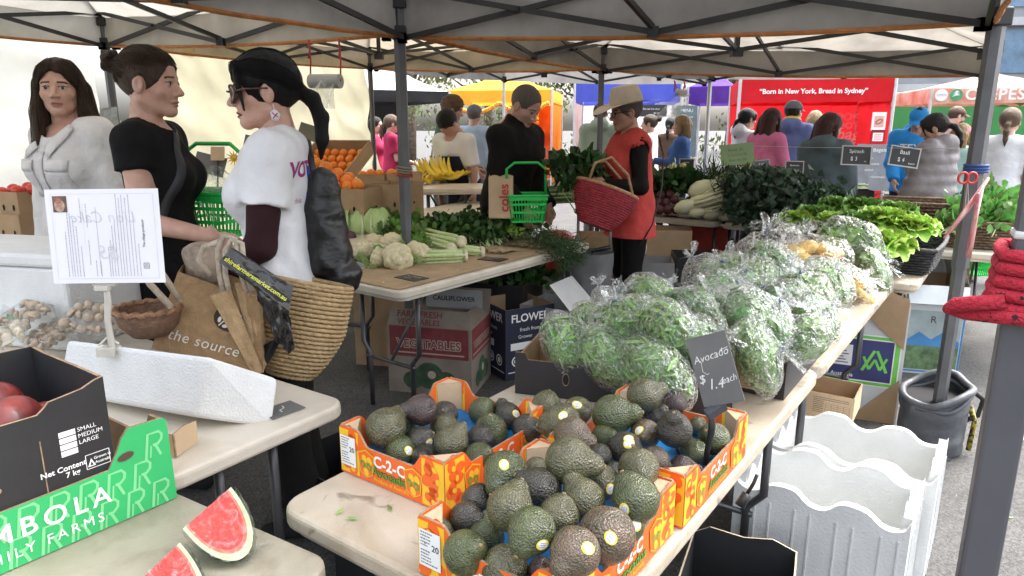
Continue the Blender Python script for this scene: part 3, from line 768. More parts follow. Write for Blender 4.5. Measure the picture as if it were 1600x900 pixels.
def gpt(x, Y): return (ray(x, 195).x / ray(x, 195).y * Y, Y)
st, *_ = stall('yellow and orange stall tent with an orange side panel', gpt(698, 17.6), gpt(862, 17.2), 2.9, 2.03, 2.32, .55, (YEL, YEL), side=[('r', ORA)])
bp_ = MB(); pa_, pb_ = Vector((*gpt(792, 19.3), 0)), Vector((*gpt(866, 19.2), 0)); bp_.grid(lambda u, v: (pa_.x + (pb_.x - pa_.x) * u, pa_.y + .05 * math.sin(u * 9), .05 + 1.95 * v), 12, 4); bp_.build('back_banner', ORR, st, True)
gar = MB(); random.seed(5)
for k in range(46):                                                     # flower garlands hung from the front
    f = k / 45; x0, x1 = gpt(705, 17)[0], gpt(855, 17)[0]
    p = Vector((x0 + (x1 - x0) * f, 16.95, 2.0 - .22 * abs(math.sin(f * math.pi * 2)))); gar.lathe([(.0, -.06), (.055, -.03), (.06, .02), (0, .06)], 7, p)
for xx in (706, 838):
    for k in range(14): p = Vector((*gpt(xx, 16.9), 1.95 - k * .1)); gar.lathe([(.0, -.06), (.055, -.03), (.06, .02), (0, .06)], 7, p)
gar.build('garland', M('garland', (.85, .30, .02), .7, .2, 12, island=.25), st)
dec = MB()
for (x, y, rr, mi) in ((808, 196, .22, 0), (835, 190, .25, 1), (845, 180, .18, 2), (820, 225, .35, 3), (850, 215, .20, 1)):
    p = aty(x, y, 19.4); T = frame(p, (1, 0, 0), (0, 0, 1)); disc(dec, T, 0, 0, rr, rr, mi, 0)
dec.build('paper_disc', [M('dec_red', (.6, .05, .03)), M('dec_navy', (.03, .03, .12)), M('dec_orange', (.8, .3, .03)), M('dec_yellow', (.85, .6, .05))], st)
stall('blue stall tent with white side wall, behind the hat', gpt(897, 17), gpt(1062, 16.6), 3, 2.02, 2.46, .5, (BLP, BLU), side=[('l', WHT)], back=WHT)
stall('purple stall tent right of the blue one', gpt(1072, 17.4), gpt(1146, 17), 2.6, 2.0, 2.4, .45, (PUR, PUR))
st, C4, a, d, n = stall('dark stall tent with a silver roof, at the end of the cream wall', gpt(560, 15), gpt(703, 16), 3, 1.98, 2.22, .75, (SLV, BLK), back=BLK)
# red bagel stall
RA, RB = gpt(1152, 13.2), gpt(1392, 12.6)
st, C4, a, d, n = stall('red stall tent with white lettering along its valance', RA, RB, 2.5, 1.90, 2.31, .30, (RED, RED), side=[('r', RED)], back=RED)
WINK = M('white_ink', (.8, .8, .78), .7, .03); WPALE = M('pale_ink', (.7, .35, .33), .7, .03)
let = MB(); Wd = (Vector((*RB, 0)) - Vector((*RA, 0))).length
T = frame(Vector((*RA, 2.085)) - n.normalized() * .05, d, (0, 0, 1))
write(let, T, '\u201cBorn in New York, Bread in Sydney\u201d', Wd * .48, 0, .118, 0, bold=.03)
T2_ = frame(C4[1] + Vector((.05, 0, 2.1)) + d * .05, n, (0, 0, 1)); write(let, T2_, 'bread in sydney', 1.1, 0, .15, 1, bold=.01)
T3_ = frame(C4[3] - n.normalized() * .12 + Vector((0, 0, 0)), d, (0, 0, 1))
for txt, x, z, sz in (('BROOKLYN', 2.45, 1.66, .21), ('BOY', 2.43, 1.48, .19), ('bagels', 2.6, 1.30, .34), ('boiled', 2.6, .95, .22), ('baked', 2.6, .72, .22)): write(let, T3_, txt, x, z, sz, 0, bold=.014, shear=.2 if txt == 'bagels' else 0)
let.build('lettering', [WINK, WPALE], st)
for x_, y_, w_, h_, red, lb in ((1373, 190, .24, .32, 0, 'white poster with a brown roll picture at the right post of the red stall'), (1371, 214, .25, .24, 1, 'red framed white notice below the poster with the roll')):
    p_ = aty(x_, y_, 12.45); po = thing('poster', lb, 'poster', p_); q_ = MB(); q_.box((0, 0, 0), (w_, .02, h_)); q_.build('board', RED if red else WINK, po); T_ = frame((0, -.0105, 0), (1, 0, 0), (0, 0, 1)); q_ = MB(); quad(q_, T_, -w_ * .36, -h_ * .3, w_ * .36, h_ * .3, 1 if red else 0, .001)
    if not red: disc(q_, T_, 0, 0, w_ * .3, h_ * .14, 2, .002, 16, .5); disc(q_, T_, 0, .0, w_ * .18, h_ * .05, 0, .003, 16, .5)
    else: [stroke(q_, T_, [(-w_ * .25, h_ * k_), (w_ * .25, h_ * k_)], .02, 0, .002) for k_ in (-.15, 0, .15)]
    q_.build('print', [WPALE, WINK, M('roll_brown', (.35, .15, .05), .6)], po)
# stall with brick pattern roof and CRE lettering
CA, CB = gpt(1449, 13), gpt(1720, 12.4)
st, C4, a, d, n = stall('stall tent with faded brick red roof, round badges and big white letters, green wall behind', CA, CB, 2.6, 1.88, 2.14, .35, (BRK, BRK), back=GRN)
let = MB(); T = frame(Vector((*CA, 2.02)) - n.normalized() * .05, d, (0, 0, 1))
disc(let, T, .15, 0, .105, .105, 0); disc(let, T, .39, 0, .105, .105, 1); write(let, T, 'CREPES', .53, 0, .27, 0, align='LEFT', bold=.02, spacing=1.1)
for k in range(3): poly(let, T, [(.32 + k * .01, -.03 + k * .03), (.39, -.01 + k * .03), (.46 - k * .01, .0 + k * .03), (.39, .02 + k * .03)], 0, .002)
write(let, T, 'OPEN', .15, 0, .06, 2, dz=.002); let.build('lettering', [WINK, M('leaf_badge', (.06, .30, .14)), M('badge_grey', (.35, .3, .3))], st)
# trees and a building behind everything
LEAFW = M('far_leaf', (.26, .28, .12), .8, .3, 5, island=.45, trans=.45)
LEAFD = M('far_leaf_dark', (.12, .15, .06), .8, .3, 5, island=.45, trans=.35)
BARK = M('bark', (.16, .12, .09), .9, .3, 10, .6, 30)
def leafs(mb, c, r, n, s, rnd, squash=.8, mi=0):
    for _ in range(n):
        v = Vector((rnd.gauss(0, 1), rnd.gauss(0, 1), rnd.gauss(0, 1))).normalized() * (rnd.random() ** .4); p = Vector(c) + Vector((v.x * r, v.y * r, v.z * r * squash))
        q = Euler((rnd.uniform(0, 6.3), rnd.uniform(0, 6.3), rnd.uniform(0, 6.3))).to_matrix(); k = s * rnd.uniform(.6, 1.3)
        mb.add([p + q @ Vector(w) for w in ((-k, 0, 0), (0, -k * .45, k * .12), (k, 0, 0), (0, k * .45, k * .12))], [(0, 1, 2, 3)], mi)
def tree(label, x, Y, h, cr, seed, mat):
    rnd = random.Random(seed); X = gpt(x, Y)[0]; t = thing('tree', label, 'tree', (X, Y, 0), 0, 'trees behind the stalls')
    tk = MB(); tk.tube([(0, 0, 0), (.1, 0, h * .3), (0, .1, h * .55), (.1, 0, h * .8)], [.22, .17, .12, .04], 8)
    cw = MB()
    for k in range(14):
        a = rnd.uniform(0, 6.3); rr = cr * rnd.uniform(.2, .85); c = Vector((rr * math.cos(a), rr * math.sin(a), h * rnd.uniform(.42, .95)))
        tk.tube([(.05, 0, h * .35), c * .6 + Vector((0, 0, h * .12)), c], [.07, .045, .015], 5); leafs(cw, c, cr * .42, 230, .10, rnd)
    tk.build('trunk', BARK, t, True); cw.build('crown', mat, t)
for i, (x, Y, h, cr, m, lb) in enumerate(((640, 27, 7, 2.6, LEAFW, 'sunlit pale tree behind the dark stall tent'), (760, 30, 8, 3.2, LEAFW, 'pale spreading tree behind the yellow stall'), (905, 31, 7.5, 2.8, LEAFD, 'darker tree between the yellow and blue stalls'),
      (1140, 27, 7, 2.6, LEAFW, 'leafy tree behind the purple stall'), (1010, 33, 8.5, 3, LEAFW, 'tall pale tree behind the blue stall'))):
    tree(lb, x, Y, h, cr, i + 3, m)
bd = thing('building', 'grey modern building behind the brick red stall', 'building', (*gpt(1480, 34), 0), R(-8))
CONC = M('far_concrete', (.30, .31, .33), .8, .1, 1); w = MB(); w.box((0, 4, 5), (14, 8, 10)); w.build('wall', CONC, bd)
sl = MB()
for k in range(4): sl.box((0, -.05, .3 + k * 2.9), (14.4, .5, .35))
sl.build('floor_slab', M('far_slab', (.5, .51, .52), .8, .1, 1), bd)
for k in range(3):
    for j in range(8):
        wn_ = MB(); wn_.box((-6 + j * 1.7, -.02, 1.9 + k * 2.9), (1.3, .12, 1.9)); wn_.build('window', M('far_glass', (.16, .26, .38), .15, .2, 1), bd)
hd_ = thing('hedge', 'low green hedge and fence line beyond the stalls', 'hedge', (0, 24, 0)); mb = MB(); rnd = random.Random(4)
for k in range(60): leafs(mb, (-16 + k * .62, rnd.uniform(-.4, .4), rnd.uniform(.5, 2.3)), .7, 60, .1, rnd)
mb.build('foliage', LEAFD, hd_)
# ------------------------------------------------------------------ folding tables
TABM = M('table_plastic', (.60, .53, .43), .42, .12, 4, .18, 240, col2=(.50, .43, .33), spec=.45)
def _stains(m, col, lo, hi, sc):
    nt = m.node_tree; n, l = nt.nodes, nt.links; b = n['Principled BSDF']; old = b.inputs['Base Color'].links[0].from_socket
    tc = [q for q in n if q.type == 'TEX_COORD'][0]
    z = n.new('ShaderNodeTexNoise'); z.inputs['Scale'].default_value = sc; z.inputs['Detail'].default_value = 8; z.inputs['Distortion'].default_value = .9; l.new(tc.outputs['Object'], z.inputs['Vector'])
    r = n.new('ShaderNodeMapRange'); r.inputs[1].default_value = lo; r.inputs[2].default_value = hi; r.inputs[4].default_value = .75; l.new(z.outputs[0], r.inputs[0])
    mx = n.new('ShaderNodeMix'); mx.data_type = 'RGBA'; mx.inputs[7].default_value = (*col, 1); l.new(r.outputs[0], mx.inputs[0]); l.new(old, mx.inputs[6]); l.new(mx.outputs[2], b.inputs['Base Color'])
_stains(TABM, (.30, .225, .14), .44, .72, 3.6); _stains(TABM, (.20, .15, .10), .60, .70, 14)
TABW = M('table_cream', (.64, .58, .48), .4, .06, 4, .12, 240)
STL = M('steel_grey', (.10, .10, .105), .4, .1, 12, metal=.6); CHR = M('steel_bright', (.55, .55, .55), .28, .05, 12, metal=.85)
E1 = Vector((.588, .809, 0)); RR = Vector((.809, -.588, 0))
def rrect(w, d, r, n=6):
    pts = []
    for cx, cy, a0 in ((w - r, d - r, 0), (r, d - r, 90), (r, r, 180), (w - r, r, 270)):
        for k in range(n + 1):
            a = R(a0 + 90 * k / n); pts.append((cx + r * math.cos(a), cy + r * math.sin(a)))
    return pts
def table(label, corner, yaw, width, length, z=.74, mat=None, group='white folding tables', legs=True, th=.042, legm=None, corner_r=.06):
    """corner = near left corner, yaw = heading of its long side from straight ahead towards the right; width runs to the right"""
    t = thing('folding_table', label, 'table', (corner[0], corner[1], 0), -yaw, group)
    mb = MB(); mb.prism(rrect(width, length, corner_r), z - th, z); mb.build('tabletop', mat or TABM, t, bevel=.011, seg=3)
    sk = MB(); sk.prism([(x * .965 + width * .0175, y * .98 + length * .01) for x, y in rrect(width, length, corner_r)], z - th - .014, z - th + .002); sk.build('rim', mat or TABM, t, bevel=.004)
    if legs:
        for y0, sg in ((.20, 1), (length - .20, -1)):
            for x in (.09, width - .09):
                l = MB(); l.tube([(x, y0, z - th), (x, y0 + .0 * sg, .36), (x + (.05 if x < .3 else -.05), y0, .30), (x + (.05 if x < .3 else -.05), y0, .0)], .0135, 8); l.build('leg', legm or STL, t, True)
            b = MB(); b.tube([(.12, y0, .28), (width - .12, y0, .28)], .010, 7); b.tube([(width / 2, y0, .28), (width / 2, y0 + .34 * sg, z - th)], .009, 7); b.tube([(.09, y0, z - th - .03), (width - .09, y0, z - th - .03)], .010, 7)
            b.build('brace', legm or STL, t, True)
    return t
yA = R(36)
A0 = Vector((-.49, 1.28, 0))
table('stained folding table under the avocado boxes, in the right foreground', A0, yA, .72, 1.52)
A1 = A0 + E1 * 1.535
table('folding table under the bagged greens, beyond the avocado table', A1, yA, .72, 1.50)
A2 = A1 + E1 * 1.52
table('folding table under the green lettuces, beyond the bagged greens', A2 + RR * .10 + E1 * .02, yA, .72, 1.25)
TABO = M('table_old', (.40, .365, .285), .5, .15, 5, .2, 200, col2=(.27, .24, .175)); _stains(TABO, (.16, .125, .08), .50, .72, 6)
yW = R(31); eW = Vector((math.sin(yW), math.cos(yW), 0)); rW = Vector((eW.y, -eW.x, 0))
WFR = Vector((-.315, 1.095, 0))
table('stained folding table holding the green box and melon pieces, at lower left', WFR - rW * 1.05 - eW * 1.2, yW, 1.05, 1.2, corner_r=.05, mat=TABO)
# mushroom table: its right end towards the stall
MFR = Vector((-.46, 1.83, 0)); yM = R(34); eM = Vector((math.sin(yM), math.cos(yM), 0)); rM = Vector((eM.y, -eM.x, 0))
table('cream folding table with mushroom packs and the foam tray, at left', MFR - rM * 1.75 - eM * .56, yM, 1.75, .56, mat=TABW)
_stains(TABW, (.40, .33, .24), .52, .80, 4.5)
KFR = Vector((-.52, 3.13, 0)); yK = R(37)
eK = Vector((math.sin(yK), math.cos(yK), 0)); rK = Vector((eK.y, -eK.x, 0))
KW = .60
table('folding table carrying cauliflower, celery and herbs, left of centre', KFR - rK * KW, yK, KW, 1.75, mat=TABW)
# oranges tables beside the wall
NFL = Vector((-1.62, 4.25, 0)); yN = R(27); eN = Vector((math.sin(yN), math.cos(yN), 0)); rN = Vector((eN.y, -eN.x, 0))
table('folding table under the boxes of oranges, behind the cabbages', NFL, yN, .85, 2.6, z=.80, mat=TABW)
BNL = Vector((-1.02, 6.72, 0))
table('white topped table piled with bananas, in the sunlit middle distance', BNL, R(82), .55, .74, z=.945, mat=TABW)
# fennel and kale tables (face the camera)
yP = R(38); eP = Vector((math.sin(yP), math.cos(yP), 0)); rP = Vector((eP.y, -eP.x, 0))
PFL = Vector((.55, 6.42, 0))
table('folding table under the leeks and beetroot, behind the hat wearer', PFL, yP, 1.40, .75, mat=TABW, legm=STL)
table('folding table under the fennel and kale, right of the hat wearer', PFL + rP * 1.415, yP, 1.30, .75, mat=TABW, legm=STL)
UFL = Vector((2.52, 4.32, 0))
table('table of wicker baskets at right, behind the rhubarb stalks', UFL, R(30), .80, 1.1, mat=TABW, legm=STL)
SFL = Vector((2.3, 6.35, 0))
table('table with the black crate of spring onions, between the two women in padded coats', SFL, R(48), 1.0, .7, z=.78, mat=TABW)
def onA(a, b, z=.742, yaw=0):
    """a point on the avocado tables: a along from the near end, b across from the left edge"""
    p = A0 + E1 * a + RR * b; return Vector((p.x, p.y, z))
def onK(a, b, z=.742):
    p = KFR + eK * a - rK * b; return Vector((p.x, p.y, z))
def onP(b, d, z=.742):
    p = PFL + rP * b + eP * d; return Vector((p.x, p.y, z))
# ------------------------------------------------------------------ cardboard and the avocado boxes
CARD = M('cardboard', (.42, .29, .17), .85, .1, 8, .15, 90, col2=(.34, .225, .125)); CARDE = M('cardboard_edge', (.33, .22, .13), .9, .2, 60)
CARDL = M('cardboard_light', (.55, .40, .25), .85, .06, 8, .12, 90)
ORC = M('orange_print', (.86, .145, .02), .45, .04, 6, .05, 80); YLW = M('yellow_print', (.88, .52, .03), .5, .04, 6); GRP = M('green_print', (.10, .34, .04), .5, .05, 6); WHP = M('white_print', (.85, .85, .83), .5, .03, 6)
DKG = M('dark_print', (.02, .035, .015), .5); INK = M('black_ink', (.02, .02, .022), .6, .05, 6)
BLU_L = M('blue_liner', (.01, .20, .50), .5, .1, 10, .3, 40)
def card_wall(mb, T, outline, th=.005, mo=0, me=1, mi=None):
    """a board cut to an outline: printed outside, brown cut edges"""
    n = len(outline); vs = [T @ Vector((x, y, z)) for z in (-th, 0) for x, y in outline]
    k = len(mb.v); mb.v += [tuple(v) for v in vs]
    mb.f += [tuple(k + i for i in range(n - 1, -1, -1)), tuple(k + n + i for i in range(n))]; mb.m += [mo if mi is None else mi, mo]
    for i in range(n): mb.f.append((k + i, k + (i + 1) % n, k + n + (i + 1) % n, k + n + i)); mb.m.append(me)
def rim(L, lo, hi, post, slope=.035):
    """side with tall corner posts and a lowered middle"""
    h = L / 2; out = [(-h, 0), (h, 0), (h, hi - .006), (h - .006, hi), (h - post, hi)]
    for k in range(1, 6):
        f = k / 6; out.append((h - post - slope * f, hi - (hi - lo) * (3 * f * f - 2 * f ** 3)))
    out += [(h - post - slope, lo), (-h + post + slope, lo)]
    for k in range(5, 0, -1):
        f = k / 6; out.append((-h + post + slope * f, hi - (hi - lo) * (3 * f * f - 2 * f ** 3)))
    return out + [(-h + post, hi), (-h + .006, hi), (-h, hi - .006)]
def avo_box(label, c, yaw, W=.31, D=.37, lo=.078, hi=.112):
    t = thing('avocado_box', label, 'box', c, -yaw, 'orange avocado boxes')
    rnd = random.Random(int(c[0] * 1000))
    def decorate(T, L, word):
        pr = MB(); h = L / 2
        for sg in (-1, 1):                                               # ringed corner posts
            x0, x1 = (sg * h, sg * (h - .062)); xa, xb = min(x0, x1) + .001, max(x0, x1) - .001
            quad(pr, T, xa, .004, xb, hi - .006, 1, .0006)
            for k in range(8):
                x, y = xa + .012 + (xb - xa - .024) * rnd.random(), .014 + k * (hi - .03) / 7; disc(pr, T, x, y, .012, .015, 0, .0012, 14, rnd.random() * 3)
            for k in range(4): x, y = xa + .014 + (xb - xa - .028) * rnd.random(), .016 + k * (hi - .04) / 3; disc(pr, T, x, y, .0055, .0075, 1, .0018, 12, rnd.random() * 3)
        if word:
            write(pr, T, 'C-2-C', 0, lo * .70, .036, 2, bold=.032, spacing=1.05, dz=.0010)
            write(pr, T, 'Avocados', .004, lo * .40, .029, 4, bold=.05, dz=.0010); write(pr, T, 'Avocados', .004, lo * .40, .029, 3, bold=.012, dz=.0016)
            write(pr, T, 'Produce of Australia', .004, lo * .16, .0125, 1, bold=.012, dz=.0010)
        bx = h - .085                                                    # shield badge with fruit
        for sg in ((1, -1) if word else (1,)):
            x = bx * sg; poly(pr, T, [(x - .026, lo * .82), (x, lo * .97), (x + .026, lo * .82), (x + .020, lo * .25), (x, lo * .12), (x - .020, lo * .25)], 1, .0020)
            poly(pr, T, [(x - .0235, lo * .80), (x, lo * .93), (x + .0235, lo * .80), (x + .018, lo * .27), (x, lo * .15), (x - .018, lo * .27)], 0, .0024)
            for dx, dy, mi in ((-.009, .52, 3), (.010, .48, 3), (0, .30, 1), (-.004, .68, 1), (.012, .66, 1)):
                disc(pr, T, x + dx, lo * dy, .0075, .010, mi, .0028, 12, .4)
                if mi == 3: disc(pr, T, x + dx, lo * dy - .001, .0032, .0042, 0, .0032, 10)
        return pr
    PM = [ORC, YLW, WHP, GRP, DKG]
    for nm, o, x, L, word in (('front_panel', (0, -D / 2, 0), (1, 0, 0), W, 1), ('side_panel', (W / 2, 0, 0), (0, 1, 0), D, 1), ('side_panel', (-W / 2, 0, 0), (0, -1, 0), D, 1), ('back_panel', (0, D / 2, 0), (-1, 0, 0), W, 0)):
        T = frame(o, x, (0, 0, 1)); mb = MB(); card_wall(mb, T, rim(L - .0012, lo, hi, .055), .005, 0, 1)
        p = mb.build(nm, [ORC, CARDE], t)
        decorate(T, L, word).build('print', PM, p)
        Ti = T @ Matrix.Translation((0, 0, -.0052)) @ Matrix.Rotation(math.pi, 4, 'Y')  # printed fold-over on the inner side of the posts
        pi_ = MB()
        for sg in (-1, 1):
            xa, xb = sorted((sg * (L / 2 - .012), sg * (L / 2 - .058))); quad(pi_, Ti, xa, .02, xb, hi - .006, 1, .0006)
            for k in range(5): disc(pi_, Ti, (xa + xb) / 2 + rnd.uniform(-.012, .012), .03 + k * .018, .011, .013, 0, .001, 12)
        pi_.build('fold_over', PM, p)
    fl = MB(); fl.box((0, 0, .004), (W - .014, D - .014, .006)); fl.build('base', CARD, t)
    for sx in (-1, 1):
        for sy in (-1, 1):                                               # brown corner gussets
            gs = MB(); a = Vector((sx * (W / 2 - .008), sy * (D / 2 - .055), 0)); b = Vector((sx * (W / 2 - .05), sy * (D / 2 - .008), 0)); m = (a + b) / 2
            T = frame(m, (b - a) * (1 if sx * sy < 0 else -1), (0, 0, 1)); L = (b - a).length; card_wall(gs, T, [(-L / 2, .01), (L / 2, .01), (L / 2, hi - .004), (-L / 2, hi - .004)], .004, 0, 0)
            tp = hi - .003; gs.add([(a.x, a.y, tp), (b.x, b.y, tp), (sx * (W / 2 - .007), sy * (D / 2 - .007), tp)], [(0, 1, 2)]); gs.build('corner_gusset', CARDL, t)
    ln = MB(); rndl = random.Random(8)
    ln.grid(lambda u, v: ((u - .5) * (W - .02), (v - .5) * (D - .02), .032 + .012 * mnoise.noise(Vector((u * 14, v * 14, 3)))), 30, 30); ln.build('liner', BLU_L, t, True)
    # paper label with a count on the left corner post (codes left blank)
    T = frame((0, -D / 2, 0), (1, 0, 0), (0, 0, 1)); lb = MB(); x0 = -W / 2 + .006
    quad(lb, T, x0, .022, x0 + .048, .092, 0, .0036)
    write(lb, T, '20', x0 + .037, .062, .0165, 1, bold=.01, dz=.0042)
    for k, (y, w) in enumerate(((.086, .030), (.080, .026), (.074, .022), (.068, .021), (.062, .020), (.052, .024), (.046, .022), (.040, .025), (.034, .028), (.028, .040))):
        x = x0 + .004; rn = random.Random(k)
        while x < x0 + w:
            q = rn.uniform(.0015, .005); quad(lb, T, x, y, x + q, y + .0019, 1, .0041); x += q + .0012
    lb.build('paper_label', [WHP, INK], t)
    return t
cb1, cb2, cb3 = Vector((.0725, 1.116, .742)), Vector((-.150, 1.482, .742)), Vector((.312, 1.43, .742))
avo_box('nearest orange avocado box, piled highest, at the bottom of the photo', cb1, yA)
avo_box('orange avocado box at back left, beside the bare tabletop', cb2, yA)
avo_box('orange avocado box at back right with the chalk price sign clipped to it', cb3, yA)

# ---- avocados
def skin_avo(name, c, c2):
    m = M(name, c, .27, .1, 1.6, 0, col2=c2, spec=.6, coat=.25)
    nt = m.node_tree; n, l = nt.nodes, nt.links; b = n['Principled BSDF']
    tc = [q for q in n if q.type == 'TEX_COORD'][0]
    v = n.new('ShaderNodeTexNoise'); v.inputs['Scale'].default_value = 13; v.inputs['Detail'].default_value = 2; l.new(tc.outputs['Object'], v.inputs['Vector'])
    v2 = n.new('ShaderNodeTexVoronoi'); v2.inputs['Scale'].default_value = 11; l.new(tc.outputs['Object'], v2.inputs['Vector'])
    ad = n.new('ShaderNodeMath'); ad.operation = 'ADD'; l.new(v.outputs[0], ad.inputs[0]); l.new(v2.outputs[0], ad.inputs[1])
    bp = n.new('ShaderNodeBump'); bp.inputs['Strength'].default_value = .32; bp.inputs['Distance'].default_value = .04; l.new(ad.outputs[0], bp.inputs['Height']); l.new(bp.outputs[0], b.inputs['Normal']); l.new(bp.outputs[0], b.inputs['Coat Normal'])
    old = b.inputs['Base Color'].links[0].from_socket
    mx = n.new('ShaderNodeMix'); mx.data_type = 'RGBA'; mx.blend_type = 'MULTIPLY'; mx.inputs[0].default_value = .8; rp = n.new('ShaderNodeMapRange'); rp.inputs[1].default_value = .35; rp.inputs[2].default_value = .65; rp.inputs[3].default_value = .6; rp.inputs[4].default_value = 1.35
    l.new(v.outputs[0], rp.inputs[0]); l.new(old, mx.inputs[6]); l.new(rp.outputs[0], mx.inputs[7]); l.new(mx.outputs[2], b.inputs['Base Color'])
    return m
AVM = dict(green=skin_avo('avocado_green', (.098, .113, .039), (.043, .055, .020)), olive=skin_avo('avocado_olive', (.129, .117, .055), (.055, .055, .023)),
           dark=skin_avo('avocado_dark', (.055, .048, .031), (.022, .020, .015)), purple=skin_avo('avocado_purple', (.082, .047, .039), (.030, .019, .017)), brown=skin_avo('avocado_brown', (.156, .098, .062), (.066, .058, .031)))
def avo_sdf(P, k):
    e = (1.0, 1.28, 1.12, 1.45)[k]
    d = np.linalg.norm(P, axis=1) - 1.0
    return smin(d, sd_cone(P, (0, 0, 0), (0, 0, e - .42), .97, .50 + .06 * (k == 2)), .25) + .012 * wob(P, 5, k)
avo_me, avo_st = [], []
STK = M('sticker_paper', (.80, .80, .76), .45, .03, 6); STY = M('sticker_yellow', (.85, .65, .05), .45, .03, 6); STB = M('sticker_blue', (.10, .25, .45), .5)
STEM = M('stem_scar', (.30, .20, .09), .8, .2, 30)
for k in range(4):
    V, F = nets(lambda P: avo_sdf(P, k), (-1.15,) * 3, (1.15, 1.15, 1.75), .09)
    avo_me.append(np_mesh('avocado', V, F))
def surf_pt(k, d):
    d = np.asarray(d, float); d /= np.linalg.norm(d); lo, hi = .5, 1.9
    for _ in range(18):
        m = (lo + hi) / 2
        if avo_sdf(np.array([d * m], np.float32), k)[0] < 0: lo = m
        else: hi = m
    return d * lo
def avo_sticker(k, d, r=.26):
    d = Vector(d).normalized(); x = d.orthogonal().normalized(); y = d.cross(x); mb = MB(); rings = [(0, 1)] + [(f, 12) for f in (.33, .66, .80, 1.0)]; vs = []
    for f, n in rings:
        for i in range(n):
            a = 6.2832 * i / n; p = surf_pt(k, d + (x * math.cos(a) * f * r + y * math.sin(a) * .82 * f * r)); vs.append(tuple(p * 1.012))
    fs = [(0, 1 + i, 1 + (i + 1) % 12) for i in range(12)]; ms = [0] * 12
    for q in range(3):
        for i in range(12):
            j = (i + 1) % 12; a = 1 + q * 12; fs.append((a + i, a + 12 + i, a + 12 + j, a + j)); ms.append(1 if q >= 2 or (q == 1 and i % 6 < 2) else 0)
    k0 = len(mb.v); mb.v += vs; mb.f += fs; mb.m += ms
    for i, yy in enumerate((-.07, 0, .07)):
        pts = [surf_pt(k, d + x * (u * r * .42) + y * (yy * 1.3 + w)) * 1.02 for u in (-1, 1) for w in (-.012, .012)]
        mb.add([pts[0], pts[1], pts[3], pts[2]], [(0, 1, 2, 3)], 2)
    return mb.mesh('sticker')
ORD = ['first', 'second', 'third', 'fourth', 'fifth', 'sixth', 'seventh', 'eighth', 'ninth', 'tenth', 'eleventh', 'twelfth']
COLW = dict(green='green', olive='olive', dark='blackish green', purple='purplish', brown='brownish')
def avocados(rows, where, grp='loose avocados in the orange boxes'):
    """rows, back to front: lists of (x, y, rx, z, colour, stickers, lying)"""
    for ri, (rname, row) in enumerate(rows):
        row = sorted(row, key=lambda a: a[0])
        for i, (cx, cy, rx, z, col, st, lie) in enumerate(row):
            x, y = 520 + cx / 2.353, 570 + cy / 2.353; p = atz(x, y, z)
            zax = p.y * _c - (p.z - CAM_H) * _s; r = rx / 2.353 * zax / FPX * .99
            rnd = random.Random(int(cx * 7 + cy)); k = rnd.choice((0, 1, 1, 2, 3)) if not lie else 3
            if lie: r *= .80
            lab = f"{COLW[col]} avocado{' with sticker' if st else ''}, {ORD[i]} from left in {rname} row of {where}"
            o = link('avocado', avo_me[k].copy() if False else avo_me[k], None, None, p)
            if not avo_me[k].materials: avo_me[k].materials.append(AVM['green'])
            tag(o, lab, 'avocado', grp); o.scale = (r, r, r)
            if lie: q = Euler((R(90 + rnd.uniform(-20, 10)), 0, R(lie))).to_quaternion()
            else: q = Euler((R(rnd.uniform(20, 120)), R(rnd.uniform(-30, 30)), R(rnd.uniform(0, 360)))).to_quaternion()
            o.rotation_mode = 'QUATERNION'; o.rotation_quaternion = q
            o.material_slots[0].link = 'OBJECT'; o.material_slots[0].material = AVM[col]
            nb = MB(); nb.lathe([(0, .05), (.09, .045), (.11, .0), (.1, -.05)], 8, surf_pt(k, (0, 0, 1))); nb.build('stem_end', STEM, o, True)
            toc = (Vector((0, 0, CAM_H)) - p).normalized()
            for (sx, sy) in st:
                side = Vector((toc.y, -toc.x, 0)).normalized() * -1; up = toc.cross(side) * -1
                dw = toc + side * sx + Vector((0, 0, 1)) * sy; dl = q.inverted() @ dw
                s = link('sticker', avo_sticker(k, dl, .0112 / r), [STK, STY, STB], o)
S = [(.1, .2)]
avocados([('back', [(325, 165, 72, .855, 'purple', [], -70), (410, 182, 50, .815, 'dark', [], 0), (552, 172, 52, .80, 'green', [], 0), (645, 190, 50, .80, 'dark', [(.8, .3)], 0)]),
          ('second', [(195, 232, 74, .835, 'olive', [], 0), (265, 230, 40, .80, 'green', [], 0), (410, 232, 52, .80, 'olive', [], 0), (580, 243, 62, .80, 'green', [], 0), (715, 235, 54, .81, 'dark', [], 0)]),
          ('third', [(325, 277, 52, .805, 'dark', [(.6, -.3)], 0), (437, 282, 62, .825, 'olive', [], 0), (545, 270, 50, .80, 'dark', [], 0)]),
          ('front', [(250, 318, 58, .79, 'green', [(.55, 0)], 0), (340, 342, 52, .785, 'dark', [], 0), (540, 340, 55, .80, 'green', [], 0), (450, 345, 45, .785, 'purple', [(.2, .5)], 0)])],
         'the back left box')
